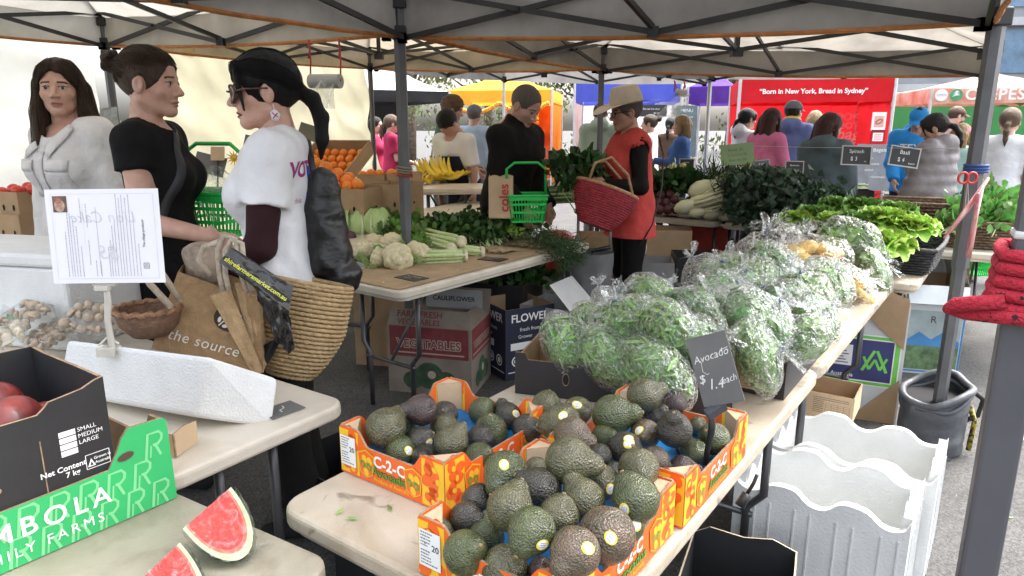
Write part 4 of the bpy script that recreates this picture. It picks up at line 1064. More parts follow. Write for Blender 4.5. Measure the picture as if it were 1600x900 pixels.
avocados([('back', [(785, 150, 55, .84, 'olive', [], 0), (900, 168, 52, .835, 'olive', [(0, .5)], 0), (1070, 122, 42, .82, 'dark', [], 0), (1145, 112, 62, .89, 'olive', [], 0), (1255, 140, 46, .83, 'purple', [], 0)]),
          ('second', [(840, 215, 72, .855, 'olive', [(.1, .55)], 0), (1030, 185, 74, .865, 'green', [], 0), (1182, 186, 48, .835, 'dark', [], 0), (1255, 238, 64, .865, 'dark', [], 0), (1345, 225, 34, .80, 'olive', [], 0)]),
          ('third', [(880, 258, 82, .865, 'brown', [(.0, -.5)], 60), (1000, 265, 48, .83, 'green', [], 0), (1148, 255, 54, .835, 'brown', [(-.5, .3)], 0), (1400, 270, 58, .82, 'green', [], 0), (1300, 300, 40, .79, 'purple', [], 0)]),
          ('front', [(1078, 308, 62, .845, 'dark', [(.15, .4), (.2, 1.2)], 0), (980, 335, 45, .84, 'dark', [], 0), (1330, 322, 50, .80, 'green', [], 0), (1285, 385, 64, .795, 'purple', [], 80), (1185, 352, 54, .82, 'brown', [], 0), (1230, 395, 42, .79, 'dark', [], 0)])],
         'the back right box')
avocados([('back', [(635, 400, 82, .862, 'green', [(-.1, .6)], 0), (750, 385, 45, .84, 'olive', [], 0), (870, 352, 108, .905, 'olive', [], 75), (1125, 382, 74, .865, 'olive', [], 0), (1035, 395, 40, .82, 'dark', [], 0)]),
          ('second', [(530, 495, 56, .82, 'dark', [], 0), (762, 455, 78, .865, 'dark', [], 0), (920, 497, 78, .862, 'olive', [], 0), (990, 432, 62, .84, 'olive', [(.5, -.4)], 0), (1112, 492, 86, .872, 'green', [(-.4, -.5)], 0), (1082, 590, 62, .83, 'green', [(.7, .1)], 0)]),
          ('third', [(490, 565, 76, .815, 'dark', [], 50), (652, 525, 84, .875, 'olive', [], 0), (830, 555, 76, .862, 'olive', [], 0), (1005, 625, 104, .865, 'brown', [(.15, -.1)], 0), (565, 630, 66, .80, 'green', [], 0)]),
          ('front', [(385, 622, 60, .80, 'olive', [], 0), (490, 690, 82, .815, 'green', [], 0), (730, 612, 88, .89, 'green', [(.45, -.6)], 0), (890, 690, 92, .88, 'brown', [(.7, .3)], 0), (635, 750, 86, .80, 'olive', [], 0), (770, 760, 52, .80, 'purple', [], 0)])],
         'the nearest box')

# ---- chalk sign on its clip stand
SLATE = M('slate_grey', (.105, .105, .105), .6, .12, 5, .06, 60, col2=(.16, .155, .15)); CHALK = M('chalk', (.75, .75, .72), .9, .1, 90)
sg_ = thing('price_sign', 'grey chalk price sign for avocados on a black clip stand', 'sign', (.42, 1.36, .0))
c0 = aty(1116, 577, 1.345); tx = (aty(1162, 507, 1.30) - aty(1090, 525, 1.36)).normalized(); tu = (aty(1090, 525, 1.36) - aty(1072, 643, 1.35)).normalized()
T = Matrix.Translation((-.42, -1.36, 0)) @ frame(c0, tx, tu)
bd_ = MB(); bd_.prism([(-.046 + .0, -.073), (.046, -.073), (.046, .073), (-.046, .073)], -.002, 0, T=T); bd_.build('board', SLATE, sg_, bevel=.0006)
ch = MB()
write(ch, T, 'Avocado', .0, .028, .0225, 0, dz=.0008, shear=.25, rot=R(6), wobble=.05, spacing=1.02); stroke(ch, T, [(.024, .036), (.032, .037), (.042, .039)], .0014)
stroke(ch, T, [(-.024, .022), (-.026, .0), (-.018, -.008), (-.013, -.006)], .0012)
write(ch, T, '$', -.033, -.016, .026, 0, dz=.0008, shear=.2, wobble=.05); write(ch, T, '1.4', -.006, -.030, .030, 0, dz=.0008, shear=.3, wobble=.05); write(ch, T, 'each', .026, -.025, .0185, 0, dz=.0008, shear=.3, rot=R(8), wobble=.06)
ch.build('lettering', CHALK, sg_)
cp = MB(); b0 = aty(1113, 640, 1.345) - Vector((.42, 1.36, 0)); b1 = aty(1100, 745, 1.345) - Vector((.42, 1.36, 0))
cp.tube([b0 + Vector((0, 0, .01)), b0.lerp(b1, .3) + Vector((.002, -.006, 0)), b0.lerp(b1, .6), b1], [.006, .0075, .006, .007], 8); cp.build('stand', BLKP, sg_, True)
cl = MB(); cl.box(b0 + Vector((.004, -.010, .004)), (.045, .016, .022), rot=Euler((.3, -.5, .2)).to_matrix()); cl.box(b1 + Vector((.004, -.004, .006)), (.016, .020, .045)); cl.tube([b1 + Vector((.012, -.01, .02)), b1 + Vector((.022, -.012, .03)), b1 + Vector((.018, -.012, .0))], .0022, 6); cl.build('clamp', M('clip_grey', (.06, .065, .075), .35, .1, 20), sg_, bevel=.002)
# ---- cable end hanging under the table edge
cbm = MB(); q = aty(1183, 742, 1.33); cbm.tube([q, q + Vector((-.006, .0, -.02)), q + Vector((-.022, -.006, -.045))], .004, 7); cbm.tube([q + Vector((-.02, -.006, -.040)), q + Vector((-.036, -.012, -.066))], [.010, .011], 8)
tag(cbm.build('hook_clip', BLKP, None, True), 'small black clip hanging from the avocado table edge', 'clip')
# ------------------------------------------------------------------ left: green and black boxes, melon, foam tray, mushrooms
FOAM = M('foam', (.72, .73, .72), .75, .04, 9, .35, 170, spec=.3, sss=.0); FOAMD = M('foam_worn', (.70, .71, .70), .8, .05, 5, .25, 110)
_stains(FOAM, (.62, .53, .40), .66, .85, 4)
GRB = M('green_board', (.035, .42, .13), .45, .05, 6, .05, 60); GRL = M('green_board_print', (.20, .60, .26), .45, .05, 6)
BKB = M('black_board', (.022, .022, .024), .5, .1, 7, .06, 60)
FE = Vector((.588, .809, 0)); FR_ = Vector((.809, -.588, 0))
gA = Vector((-.700, 1.306, .742))                                     # far end of the green face on the table
gb = thing('produce_box', 'green farm box with white lettering and a pale R pattern, at lower left', 'box', gA - FE * .25)
def L_(p): return Vector(p) - (gA - FE * .25)
T = frame(L_(gA - FE * .30), FE, Vector((-.03, .02, 1)))              # local x runs along the face, 0.30 at the far end
mb = MB(); card_wall(mb, T, [(-.25, 0), (.30, 0), (.300, .172), (.292, .180), (.225, .182), (.210, .165), (.198, .140), (.18, .112), (-.25, .105)], .006)
mb.build('side_panel', [GRB, CARDE], gb)
pr = MB()
import itertools
for j in range(5):
    for i in range(10):
        x, y = -.20 + i * .050 + (j % 2) * .020, .024 + j * .052
        if x > .256 or (y > .08 and x < .205) or y > .16: continue
        s_ = .050; w = .0056                                             # outlined R shapes
        P = lambda a, b: (x + (a * .8 + b * .18) * s_, y + (b - .45) * s_)
        stroke(pr, T, [P(0, 0), P(0, 1), P(.55, 1), P(.72, .85), P(.72, .65), P(.55, .5), P(.3, .5)], w, 1, .0007 + .0001 * (i % 2)); stroke(pr, T, [P(.42, .5), P(.75, 0)], w, 1, .0009)
        stroke(pr, T, [P(.22, .0), P(.22, .5)], w * .6, 1, .0007)
write(pr, T, 'RAMBOLA', .035, .066, .050, 0, bold=.012, spacing=1.35, dz=.0016); write(pr, T, 'FAMILY FARMS', .045, .026, .027, 0, bold=.0, spacing=1.35, dz=.0016)
disc(pr, T, .213, .128, .016, .008, 2, .0014, 18, .15)
pr.build('print', [WHP, GRL, M('hole_dark', (.09, .055, .035), .9)], gb)
T = frame(L_(gA - FR_ * .19), FR_, (0, 0, 1)); T = frame(L_(gA - FR_ * .008), -FR_, (0, 0, 1)); mb = MB(); card_wall(mb, T, [(0, 0), (.37, 0), (.37, .11), (.09, .115), (.06, .17), (0, .172)], .006); mb.build('end_panel', [CARD, CARDE], gb)
mb = MB(); T = frame(L_(gA - FE * .30 - FR_ * .37), -FE, (0, 0, 1)); card_wall(mb, T, [(-.30, 0), (.25, 0), (.25, .1), (-.30, .1)], .006); mb.box(L_(gA - FE * .27 - FR_ * .185 + Vector((0, 0, .006))), (.35, .53, .006), rz=-R(36)); mb.build('base', [CARD, CARDE], gb)
# black fruit box standing in the green one
bb = thing('fruit_box', 'black fruit box of dark red mangoes stacked on the green farm box', 'box', gA + Vector((0, 0, .095)))
bz = .10
bo = gA - FR_ * .012 - FE * .104                                        # far near-side corner
def Lb(p): return Vector(p) - (gA + Vector((0, 0, .095)))
T = frame(Lb(bo - FE * .30 + Vector((0, 0, bz))), FE, (0, 0, 1))
mb = MB(); card_wall(mb, T, [(-.25, 0), (.30, 0), (.30, .197), (.285, .194), (.262, .184), (.235, .180), (.205, .176), (.198, .168), (.185, .158), (-.25, .158)], .006)
sp = mb.build('side_panel', [BKB, CARDE], bb)
pr = MB()
disc(pr, T, .055, .045, .060, .016, 2, .001, 24); ring(pr, T, .055, .045, .060, .016, .08, 3, .0014, 24)
stroke(pr, T, [(.182, .004), (.182, .110)], .0022, 3, .001); stroke(pr, T, [(.186, .004), (.30, .006)], .0016, 3, .001)
for k in range(4):
    quad(pr, T, .212, .066 + k * .0125, .240, .0765 + k * .0125, 0, .001)
for k, w in enumerate(('LARGE', 'MEDIUM', 'SMALL')): write(pr, T, w, .243, .084 + k * .0125, .0115, 0, align='LEFT', bold=.0)
write(pr, T, 'Net Content', .212, .043, .0145, 0, bold=.02); write(pr, T, '7 kg', .226, .029, .0145, 0, bold=.02)
x0, y0, x1, y1 = .250, .026, .292, .054
for a, b in (((x0, y0), (x1, y0)), ((x1, y0), (x1, y1)), ((x1, y1), (x0, y1)), ((x0, y1), (x0, y0))): stroke(pr, T, [a, b], .0012, 0)
poly(pr, T, [(.252, .030), (.266, .030), (.259, .046)], 0, .0012); poly(pr, T, [(.256, .032), (.262, .032), (.259, .040)], 4, .0016); write(pr, T, 'Grown in', .279, .044, .0078, 0, bold=.012); write(pr, T, 'Australia', .279, .035, .0078, 0, bold=.012)
pr.build('print', [WHP, GRL, M('hole_fruit', (.26, .14, .10), .7, .3, 30), CARDE, BKB], sp)
T = frame(Lb(bo + Vector((0, 0, bz)) - FR_ * .008), -FR_, (0, 0, 1)); mb = MB(); card_wall(mb, T, [(0, 0), (.32, 0), (.32, .197), (.25, .194), (.08, .197), (0, .197)], .006); mb.build('end_panel', [BKB, CARDE], bb)
T = frame(Lb(bo - FE * .30 - FR_ * .32 + Vector((0, 0, bz))), -FE, (0, 0, 1)); mb = MB(); card_wall(mb, T, [(-.30, 0), (.25, 0), (.25, .197), (-.30, .197)], .006); mb.box(Lb(bo - FE * .27 - FR_ * .16 + Vector((0, 0, bz + .008))), (.31, .53, .006), rz=-R(36)); mb.build('back_panel', [BKB, CARDE], bb)
MANG = M('mango_skin', (.08, .010, .013), .42, .2, 1.4, .04, 30, col2=(.26, .04, .03), coat=.3)
V, F = nets(lambda P: sd_ell(P, (0, 0, 0), (1, 1.25, .95)) + .03 * wob(P, 2, 3), (-1.2, -1.45, -1.2), (1.2, 1.45, 1.2), .12); mme = np_mesh('mango', V, F); mme.materials.append(MANG)
for i, (x, y, z, r, ro, lb) in enumerate(((28, 646, .935, .046, 20, 'dark red mango, uppermost in the black fruit box'), (0, 672, .915, .040, 70, 'redder mango at the left edge of the photo, in front of the darkest one'), (88, 648, .905, .040, 120, 'mango half hidden behind the notch of the black box'),
                                           (5, 618, .915, .040, 160, 'orange toned mango at the back of the black fruit box'), (52, 668, .90, .036, 10, 'mango low behind the near side of the black box'))):
    p = aty(x - 6, y + 10, (1.20, 1.18, 1.28, 1.29, 1.27)[i])
    o = tag(link('mango', mme, None, None, p, (R(15 * i), R(20 - i * 9), R(ro))), lb, 'mango', 'mangoes in the black box'); o.scale = (r, r, r)
# melon quarters
RIND = M('melon_rind', (.10, .22, .05), .35, .2, 14, .05, 40, col2=(.30, .42, .14)); PITH = M('melon_pith', (.58, .66, .38), .4, .08, 20)
FLESH = M('melon_flesh', (.60, .035, .03), .2, .12, 22, .5, 70, col2=(.66, .09, .065), sss=.05)
FLESHP = M('melon_flesh_pale', (.74, .22, .15), .35, .12, 30, .2, 130, col2=(.70, .13, .09))
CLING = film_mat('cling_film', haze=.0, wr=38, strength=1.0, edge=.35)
def melon(label, c, a, apex, thick):
    """cut wedge: one broad red face (half oval: straight cut edge through c and a, rind round to apex), rind bulging behind"""
    c, a, apex = [Vector(p) for p in (c, a, apex)]; o = Vector((c.x, c.y, .742)); c, a, apex = c - o, a - o, apex - o
    t = thing('melon_wedge', label, 'watermelon', o, 0, 'melon wedges on the near table'); A, B = a - c, apex - c; n = A.cross(B).normalized()
    if n.dot(Vector((.3, -1, .5))) < 0: n = -n
    def P(f, u): th = math.pi * u; return c + A * (f * math.cos(th)) + B * (f * math.sin(th) ** .9)
    fl, ph, rd, cg = MB(), MB(), MB(), MB()
    fl.grid(lambda u, v: P(.80 * v, u), 28, 12); fl.grid(lambda u, v: P(.80 + .075 * v, u), 28, 2, mi=1); ph.grid(lambda u, v: P(.875 + .125 * v, u), 28, 3)
    def back(u, v): p = P(1, u); w = p - n * thick * math.sin(v * math.pi / 2) + (c - p) * .75 * (1 - math.cos(v * math.pi / 2)); w.z = max(w.z, .003); return w
    rd.grid(back, 28, 10); fl.add([P(.87 * k, 0) for k in (-1, 1)] + [back(0, .9), back(1, .9)], [(0, 1, 2, 3)])
    fl.build('flesh', [FLESH, FLESHP], t, True); ph.build('pith', PITH, t, True); rd.build('rind', RIND, t, True)
    cg.grid(lambda u, v: P(1.03 * v, u) + n * (.004 + .003 * mnoise.noise(Vector((u * 14 - v * 5, v * 10, 2)))), 44, 28)
    def cb(u, v):
        p = back(u, v); q = p - c + n * thick * .3; w = p + q.normalized() * (.004 + .012 * abs(mnoise.noise(Vector((u * 18, v * 8, 7)))) * (.5 + v)); w.z = max(w.z, .003); return w
    cg.grid(cb, 44, 14)
    def skirt(u, v): p = back(.25 + .6 * u, .3); w = p + (p - c).normalized() * (.004 + .03 * v * (1 + .5 * math.sin(u * 23))); w.z = .003 + .006 * abs(math.sin(u * 17 + v * 5)); return w
    cg.grid(skirt, 30, 4); cg.build('cling_film', CLING, t, True)
melon('cling wrapped watermelon wedge standing on the near left table', aty(324, 793, 1.12), aty(361, 761, 1.15), aty(384, 868, 1.075), .075)
melon('smaller watermelon wedge at the bottom edge of the photo', aty(245, 882, 1.03), aty(281, 848, 1.06), aty(312, 958, .985), .06)
# ---- foam tray tipped on the mushroom table
ft = thing('foam_tray', 'white foam tray tipped over a piece of cardboard, left of the avocado table', 'foam box', (-.9, 1.7, .742))
O_ = Vector((-.9, 1.7, .742))
TL, TR, BR, FT, FB = aty(103, 530, 1.84), aty(325, 557, 1.60), aty(303, 652, 1.60), aty(437, 592, 1.74), aty(427, 669, 1.705); BL = TL + (BR - TR) * 1.0
dv = (FT - TR); dvb = (FB - BR); BTL, BBL = TL + dv, BL + dvb
mb = MB(); mb.add([p - O_ for p in (TL, TR, BR, BL, BTL, FT, FB, BBL)], [(3, 2, 1, 0), (4, 5, 6, 7), (1, 2, 6, 5), (0, 1, 5, 4), (2, 3, 7, 6), (3, 0, 4, 7)])
mb.build('tray_body', FOAM, ft, bevel=.014, seg=3)
cbx = thing('cardboard_piece', 'bent brown cardboard propping up the foam tray', 'cardboard', (-.78, 1.50, .742)); mb = MB()
pa = [atz(200, 705, .745), atz(275, 715, .745), atz(310, 690, .745)]
for a, b in ((pa[0], pa[1]), (pa[1], pa[2])):
    a, b = a - Vector((-.78, 1.50, .742)), b - Vector((-.78, 1.50, .742)); T = frame((a + b) / 2, b - a, (0, 0, 1)); L = (b - a).length / 2; card_wall(mb, T, [(-L, 0), (L, 0), (L, .055), (0, .062), (-L, .058)], .004)
mb.build('board', [CARDL, CARDE], cbx)
# black label card lying on that table
mb = MB(); p = atz(440, 640, .744); mb.box((0, 0, 0), (.075, .10, .003)); T = frame((0, 0, .0016), (.8, -.6, 0), (.6, .8, 0)); stroke(mb, T, [(-.02, 0), (-.005, .006), (.01, -.004), (.022, .004)], .003, 1)
tag(mb.build('price_card', [SLATE, CHALK], None, loc=p, rot=(0, 0, R(-40))), 'black price card lying on the table beside the foam tray', 'card')
# ---- tall white foam box at far left
fb = thing('foam_box', 'tall white foam box at the left edge, behind the mushroom packs', 'foam box', (-1.62, 2.28, .742), -R(12))
mb = MB(); mb.box((-.30, .17, .145), (.86, .34, .29)); mb.build('body', FOAM, fb, bevel=.012); mb = MB(); mb.box((-.30, .17, .315), (.88, .36, .045)); mb.build('lid', FOAM, fb, bevel=.012)
# ---- paper sheet on a clip stand
ps = thing('paper_sign', 'laminated paper sheet with sideways print held by a clear clip stand', 'sign', (-1.05, 1.78, .93))
q = [aty(68, 296, 1.74), aty(246, 294, 1.74), aty(262, 442, 1.72), aty(82, 443, 1.72)]
ctr_ = sum(q, Vector()) / 4; T = Matrix.Translation(Vector((1.05, -1.78, -.93))) @ frame(ctr_, q[1] - q[0], (q[0] + q[1] - q[2] - q[3])); W2, H2 = (q[1] - q[0]).length / 2, (q[0] - q[3]).length / 2
PAPER = M('laminated_paper', (.80, .79, .84), .28, .02, 5, .08, 16, spec=.5); FAINT = M('faint_ink', (.66, .65, .70), .5); GREY = M('grey_ink', (.34, .34, .36), .5)
mb = MB(); mb.prism([(-W2, -H2), (W2, -H2), (W2, H2), (-W2, H2)], -.0012, 0, T=T); mb.build('sheet', PAPER, ps)
pr = MB(); rn = random.Random(2)
for a, b in (((-.9, -.9), (-.9, .9)), ((.9, -.9), (.9, .9)), ((-.9, .9), (.9, .9)), ((-.9, -.9), (.9, -.9))): stroke(pr, T, [(a[0] * W2, a[1] * H2), (b[0] * W2, b[1] * H2)], .0009, 1)
for x, y0, y1 in [(-.70, -.85, .1), (-.64, -.85, .5), (-.60, -.85, .5), (-.55, -.85, .35), (-.50, -.85, .2), (-.44, -.85, -.2), (-.40, .3, .8), (-.30, .2, .7), (-.30, -.6, -.1), (-.2, -.85, -.5), (-.12, -.85, -.55), (.04, -.85, -.3), (.08, -.85, -.1), (.13, -.85, .2), (.18, -.85, .3), (.24, -.85, .86), (.29, -.85, .8), (.34, -.85, .86), (.40, -.85, .8), (.46, -.85, .84), (.52, -.85, .5), (.58, -.85, -.2)]:
    y = y0
    while y < y1:
        w = rn.uniform(.015, .05); quad(pr, T, (x - .006) * W2, y * H2, (x + .006) * W2, (y + w) * H2, 2); y += w + .014
stroke(pr, T, [(-.13 * W2, -.8 * H2), (-.13 * W2, .62 * H2)], .0008, 2); stroke(pr, T, [(-.36 * W2, -.4 * H2), (-.36 * W2, .7 * H2)], .0006, 1)
write(pr, T, 'The village producer', .68 * W2, .06 * H2, .0085, 0, rot=R(90), bold=.01)
cx_, cy_ = .69 * W2, -.63 * H2; sq_ = .0065
for a, b in (((-1, -1), (1, -1)), ((1, -1), (1, 1)), ((1, 1), (-1, 1)), ((-1, 1), (-1, -1))): stroke(pr, T, [(cx_ + a[0] * sq_, cy_ + a[1] * sq_), (cx_ + b[0] * sq_, cy_ + b[1] * sq_)], .0012, 0)
ring(pr, T, cx_, cy_, .0034, .0034, .3, 0)
write(pr, T @ Matrix.Scale(-1, 4, (1, 0, 0)), 'Lion Cake', .0 * W2, .40 * H2, .040, 1, wobble=.06, shear=.2, dz=-.0007 if False else .0007); write(pr, T @ Matrix.Scale(-1, 4, (1, 0, 0)), '$5', -.05 * W2, -.35 * H2, .05, 1, wobble=.06, shear=.2)
pr.build('print', [INK, FAINT, GREY], ps)
ph_ = MB(); quad(ph_, T, -.87 * W2, .52 * H2, -.62 * W2, .86 * H2, 0); disc(ph_, T, -.75 * W2, .66 * H2, .013, .016, 1, .0012); disc(ph_, T, -.77 * W2, .76 * H2, .008, .008, 2, .0014); ph_.build('photo_print', [M('photo_dark', (.14, .09, .07), .4, .3, 60), M('photo_skin', (.55, .35, .25), .4, .3, 90), M('photo_red', (.45, .16, .10), .4, .3, 90)], ps)
CLR = M('clear_plastic', (.72, .69, .62), .18, .05, 20, spec=.6, trans=.3)
mb = MB(); a0, a1 = aty(165, 440, 1.735) - Vector((-1.05, 1.78, .93)), aty(170, 538, 1.745) - Vector((-1.05, 1.78, .93))
mb.tube([a0, a0.lerp(a1, .3) + Vector((.004, 0, 0)), a0.lerp(a1, .6), a1 + Vector((.008, 0, 0)), a1 + Vector((.012, 0, -.02))], [.007, .009, .008, .009, .008], 8); mb.build('stem', CLR, ps, True)
mb = MB(); mb.box(a0 + Vector((-.003, 0, .002)), (.060, .016, .026)); mb.box(a0 + Vector((-.003, -.012, -.014)), (.034, .02, .012)); mb.box(a1 + Vector((0, -.018, -.016)), (.046, .012, .024)); mb.box(a1 + Vector((0, .012, -.018)), (.046, .012, .024)); mb.tube([a1 + Vector((-.02, -.012, 0)), a1 + Vector((0, 0, .02)), a1 + Vector((.025, .004, 0))], .004, 6); mb.build('clamp', CLR, ps, bevel=.003)
# ---- mushroom packs
MUSH = M('mushroom', (.62, .50, .38), .7, .1, 3, .25, 9, col2=(.42, .31, .22)); MUSHW = M('mushroom_white', (.80, .72, .58), .7, .1, 3, .2, 9, col2=(.62, .52, .38))
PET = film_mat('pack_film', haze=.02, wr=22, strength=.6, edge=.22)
mm = MB(); mm.lathe([(.001, 1.0), (.35, .95), (.75, .68), (1.0, .22), (.98, .0), (.80, -.12), (.36, -.06), (.33, -.6), (.30, -.95), (.001, -.97)], 16); mush_me = mm.mesh('mushroom'); mush_me.polygons.foreach_set('use_smooth', [True] * len(mush_me.polygons)); mush_me.materials.append(MUSH)
mush_w = mush_me.copy(); mush_w.materials.clear(); mush_w.materials.append(MUSHW)
def pack(label, p, rz, w, d, h, tilt=(0, 0), white=False, sticker=False, seed=1):
    t = thing('mushroom_pack', label, 'mushroom pack', p, rz, 'packs of mushrooms'); t.rotation_euler = (tilt[0], tilt[1], rz); rn = random.Random(seed)
    tr = MB()
    def side(u, v):
        a = u * 4; k = int(a) % 4; f = a - int(a); c = [(-1, -1), (1, -1), (1, 1), (-1, 1)]; p0, p1 = Vector(c[k]), Vector(c[(k + 1) % 4]); q = p0.lerp(p1, f); s_ = .86 + .14 * v; return (q.x * w / 2 * s_, q.y * d / 2 * s_, h * v)
    tr.grid(side, 32, 3); tr.tube([side(k / 32, 1) for k in range(32)], .0028, 6, closed=True); tr.build('tray', PET, t, True)
    n = 0
    for i in range(int(w / .031)):
        for j in range(int(d / .031)):
            r = rn.uniform(.014, .020); o = link('mushroom', mush_w if white else mush_me, None, t, (-w / 2 + .02 + i * (w - .04) / max(1, int(w / .031) - 1) + rn.uniform(-.004, .004), -d / 2 + .02 + j * (d - .04) / max(1, int(d / .031) - 1) + rn.uniform(-.004, .004), h - .006 + rn.uniform(-.006, .006)), (rn.uniform(-1.2, 1.2), rn.uniform(-1.2, 1.2), rn.uniform(0, 6))); o.scale = (r, r, r * (.9 if not white else .5))
    fm = MB(); fm.grid(lambda u, v: ((u - .5) * w, (v - .5) * d, h + .014 * math.sin(math.pi * u) ** .6 * math.sin(math.pi * v) ** .6 + .002 * mnoise.noise(Vector((u * 12, v * 12, seed)))), 22, 16); fm.build('film', PET, t, True)
    if sticker:
        T = frame((w * .08, -d * .15, h + .0185), (1, 0, 0), (0, 1, 0)); s_ = MB(); quad(s_, T, -.045, -.02, .015, .022, 0); [quad(s_, T, .018 + i * .011, -.022 + j * .011, .0275 + i * .011, -.0135 + j * .011, 1 if (i + j) % 3 else 0, .001) for i in range(4) for j in range(3)]; s_.build('label_sticker', [WHP, M('pink_print', (.65, .05, .12), .5)], t)
pack('clear pack of brown mushrooms at the far left, in front of the tall foam box', atz(50, 508, .85), R(-28), .17, .12, .05, (.45, 0), seed=2)
pack('clear pack of brown mushrooms leaning up behind the clip stand', atz(152, 512, .86), R(-10), .17, .12, .055, (.60, .1), seed=5)
pack('clear pack of pale mushrooms lying between the others', atz(85, 540, .79), R(-38), .18, .13, .05, (.35, 0), seed=7)
pack('pack of sliced white mushrooms with a pink printed label', atz(18, 548, .86), R(-50), .19, .13, .05, (.45, .0), True, True, seed=9)
pack('small clear pack of mushrooms right of the clip stand, beside the jute bag', atz(212, 516, .83), R(12), .13, .10, .045, (.42, 0), True, seed=11)
# small green edged pack and the crate edge behind
mb = MB(); p = atz(20, 492, .86); mb.box((0, 0, 0), (.07, .05, .05)); mb.box((.01, -.026, .005), (.05, .004, .02), mi=1); tag(mb.build('small_carton', [FOAM, GRB], None, loc=p, rot=(.2, .3, .5), bevel=.003), 'small white carton with a green stripe beside the tall foam box', 'carton')
# wicker bowl behind the jute bag
WICK = M('wicker_brown', (.22, .12, .07), .7, .3, 60, .8, 160, col2=(.10, .05, .03))
wb = thing('wicker_bowl', 'brown wicker bowl behind the jute shopping bag', 'bowl', aty(236, 512, 2.02)); mb = MB(); mb.lathe([(.001, -.02), (.055, -.02), (.085, .015), (.096, .06), (.088, .062), (.078, .02), (.05, -.008), (.001, -.008)], 28); mb.build('body', WICK, wb, True); mb = MB(); mb.tube([(.093 * math.cos(a), .093 * math.sin(a), .062 + .004 * math.sin(16 * a)) for a in (2 * math.pi * k / 48 for k in range(48))], .009, 7, closed=True); mb.build('rim', M('wicker_rim', (.32, .17, .09), .7, .3, 70, .8, 160), wb, True)

# ------------------------------------------------------------------ right: black boxes and bags of greens
def carton(name, label, c, yaw, w, d, h, col, inner=None, edge=None, group=None, flaps=None, holes=True, extra=None, cat='box', th=.005, open_=True, tops=None):
    t = thing(name, label, cat, c, -yaw, group)
    for nm, o, x, L, k in (('front_panel', (0, -d / 2, 0), (1, 0, 0), w, 0), ('side_panel', (w / 2, 0, 0), (0, 1, 0), d, 1), ('back_panel', (0, d / 2, 0), (-1, 0, 0), w, 2), ('side_panel', (-w / 2, 0, 0), (0, -1, 0), d, 3)):
        T = frame(o, x, (0, 0, 1)); mb = MB(); l = L / 2 - .0006
        top = (tops or {}).get(k, [(l, h), (-l, h)])
        card_wall(mb, T, [(-l, 0), (l, 0)] + top, th, 0, 1, 2)
        if holes and k in (0, 1, 3):
            for s in ((-.25, .25) if k == 0 else (0,)): disc(mb, T, s * L, h * .55, .018 if k else .010, .010 if k else .019, 3, .001, 16); ring(mb, T, s * L, h * .55, .018 if k else .010, .010 if k else .019, .12, 1, .0014, 16)
        p = mb.build(nm, [col, edge or CARDE, inner or col, M('hole_black', (.008, .008, .008), .9)], t)
        if extra and k in extra: extra[k](T, L, h, p)
        if flaps and k in flaps:
            ang, fl_ = flaps[k]; f = MB(); q = T @ Matrix.Translation((0, h, 0)) @ Matrix.Rotation(R(ang), 4, 'X'); card_wall(f, q, [(-l + .004, 0.001), (l - .004, 0.001), (l - .012, fl_), (-l + .012, fl_)], .004, 0, 1, 2); f.build('flap', [inner or col, edge or CARDE, col], t)
    mb = MB(); mb.box((0, 0, .004), (w - .012, d - .012, .006)); mb.build('base', inner or col, t)
    return t
def gridlabel(T, L, h, p, x0=.1, x1=.9, rows=8, cols=6, mat=None):
    mb = MB(); a, b = -L / 2 + x0 * L, -L / 2 + x1 * L; quad(mb, T, a, h * .10, b, h * .88, 0, .0008)
    gx0, gx1, gy0, gy1 = a + (b - a) * .35, b - (b - a) * .05, h * .16, h * .62
    for i in range(rows + 1): y = gy0 + (gy1 - gy0) * i / rows; stroke(mb, T, [(gx0, y), (gx1, y)], .0009, 1, .0013)
    for i in range(cols + 1): x = gx0 + (gx1 - gx0) * i / cols; stroke(mb, T, [(x, gy0), (x, gy1)], .0009, 1, .0014)
    rn = random.Random(4)
    for i in range(9):
        y = h * .82 - i * h * .075; x = a + (b - a) * .04
        while x < a + (b - a) * (.9 if i < 2 else .30): q = rn.uniform(.002, .006); quad(mb, T, x, y, x + q, y + .0028, 1, .0013); x += q + .0016
    mb.build('print', [CARDL, INK], p)
nrm36 = yA
BKC = BKB
G1c = Vector((.335, 1.925, .742))
carton('greens_box', 'long black cardboard box with oval holes, full of bagged greens, behind the avocados', G1c, R(17), .60, .27, .105, BKC, inner=CARD, extra={1: lambda T, L, h, p: gridlabel(T, L, h, p, .03, .97, 8, 3)}, group='black boxes of bagged greens', tops={0: [(.30, .125), (.27, .125), (.26, .105), (-.26, .105), (-.27, .125), (-.30, .125)]})
G2c = Vector((.79, 2.13, .742))
carton('greens_box', 'black cardboard box with a tan end panel, full of bagged greens, at the table edge', G2c, R(35), .31, .52, .125, BKC, inner=CARD, extra={0: lambda T, L, h, p: gridlabel(T, L, h, p, .30, .94, 8, 6)}, group='black boxes of bagged greens')
G3c = Vector((1.02, 2.72, .742))
carton('greens_box', 'brown cardboard box behind the others, under more bagged greens', G3c, R(35), .34, .50, .13, CARD, inner=CARD, group='black boxes of bagged greens')
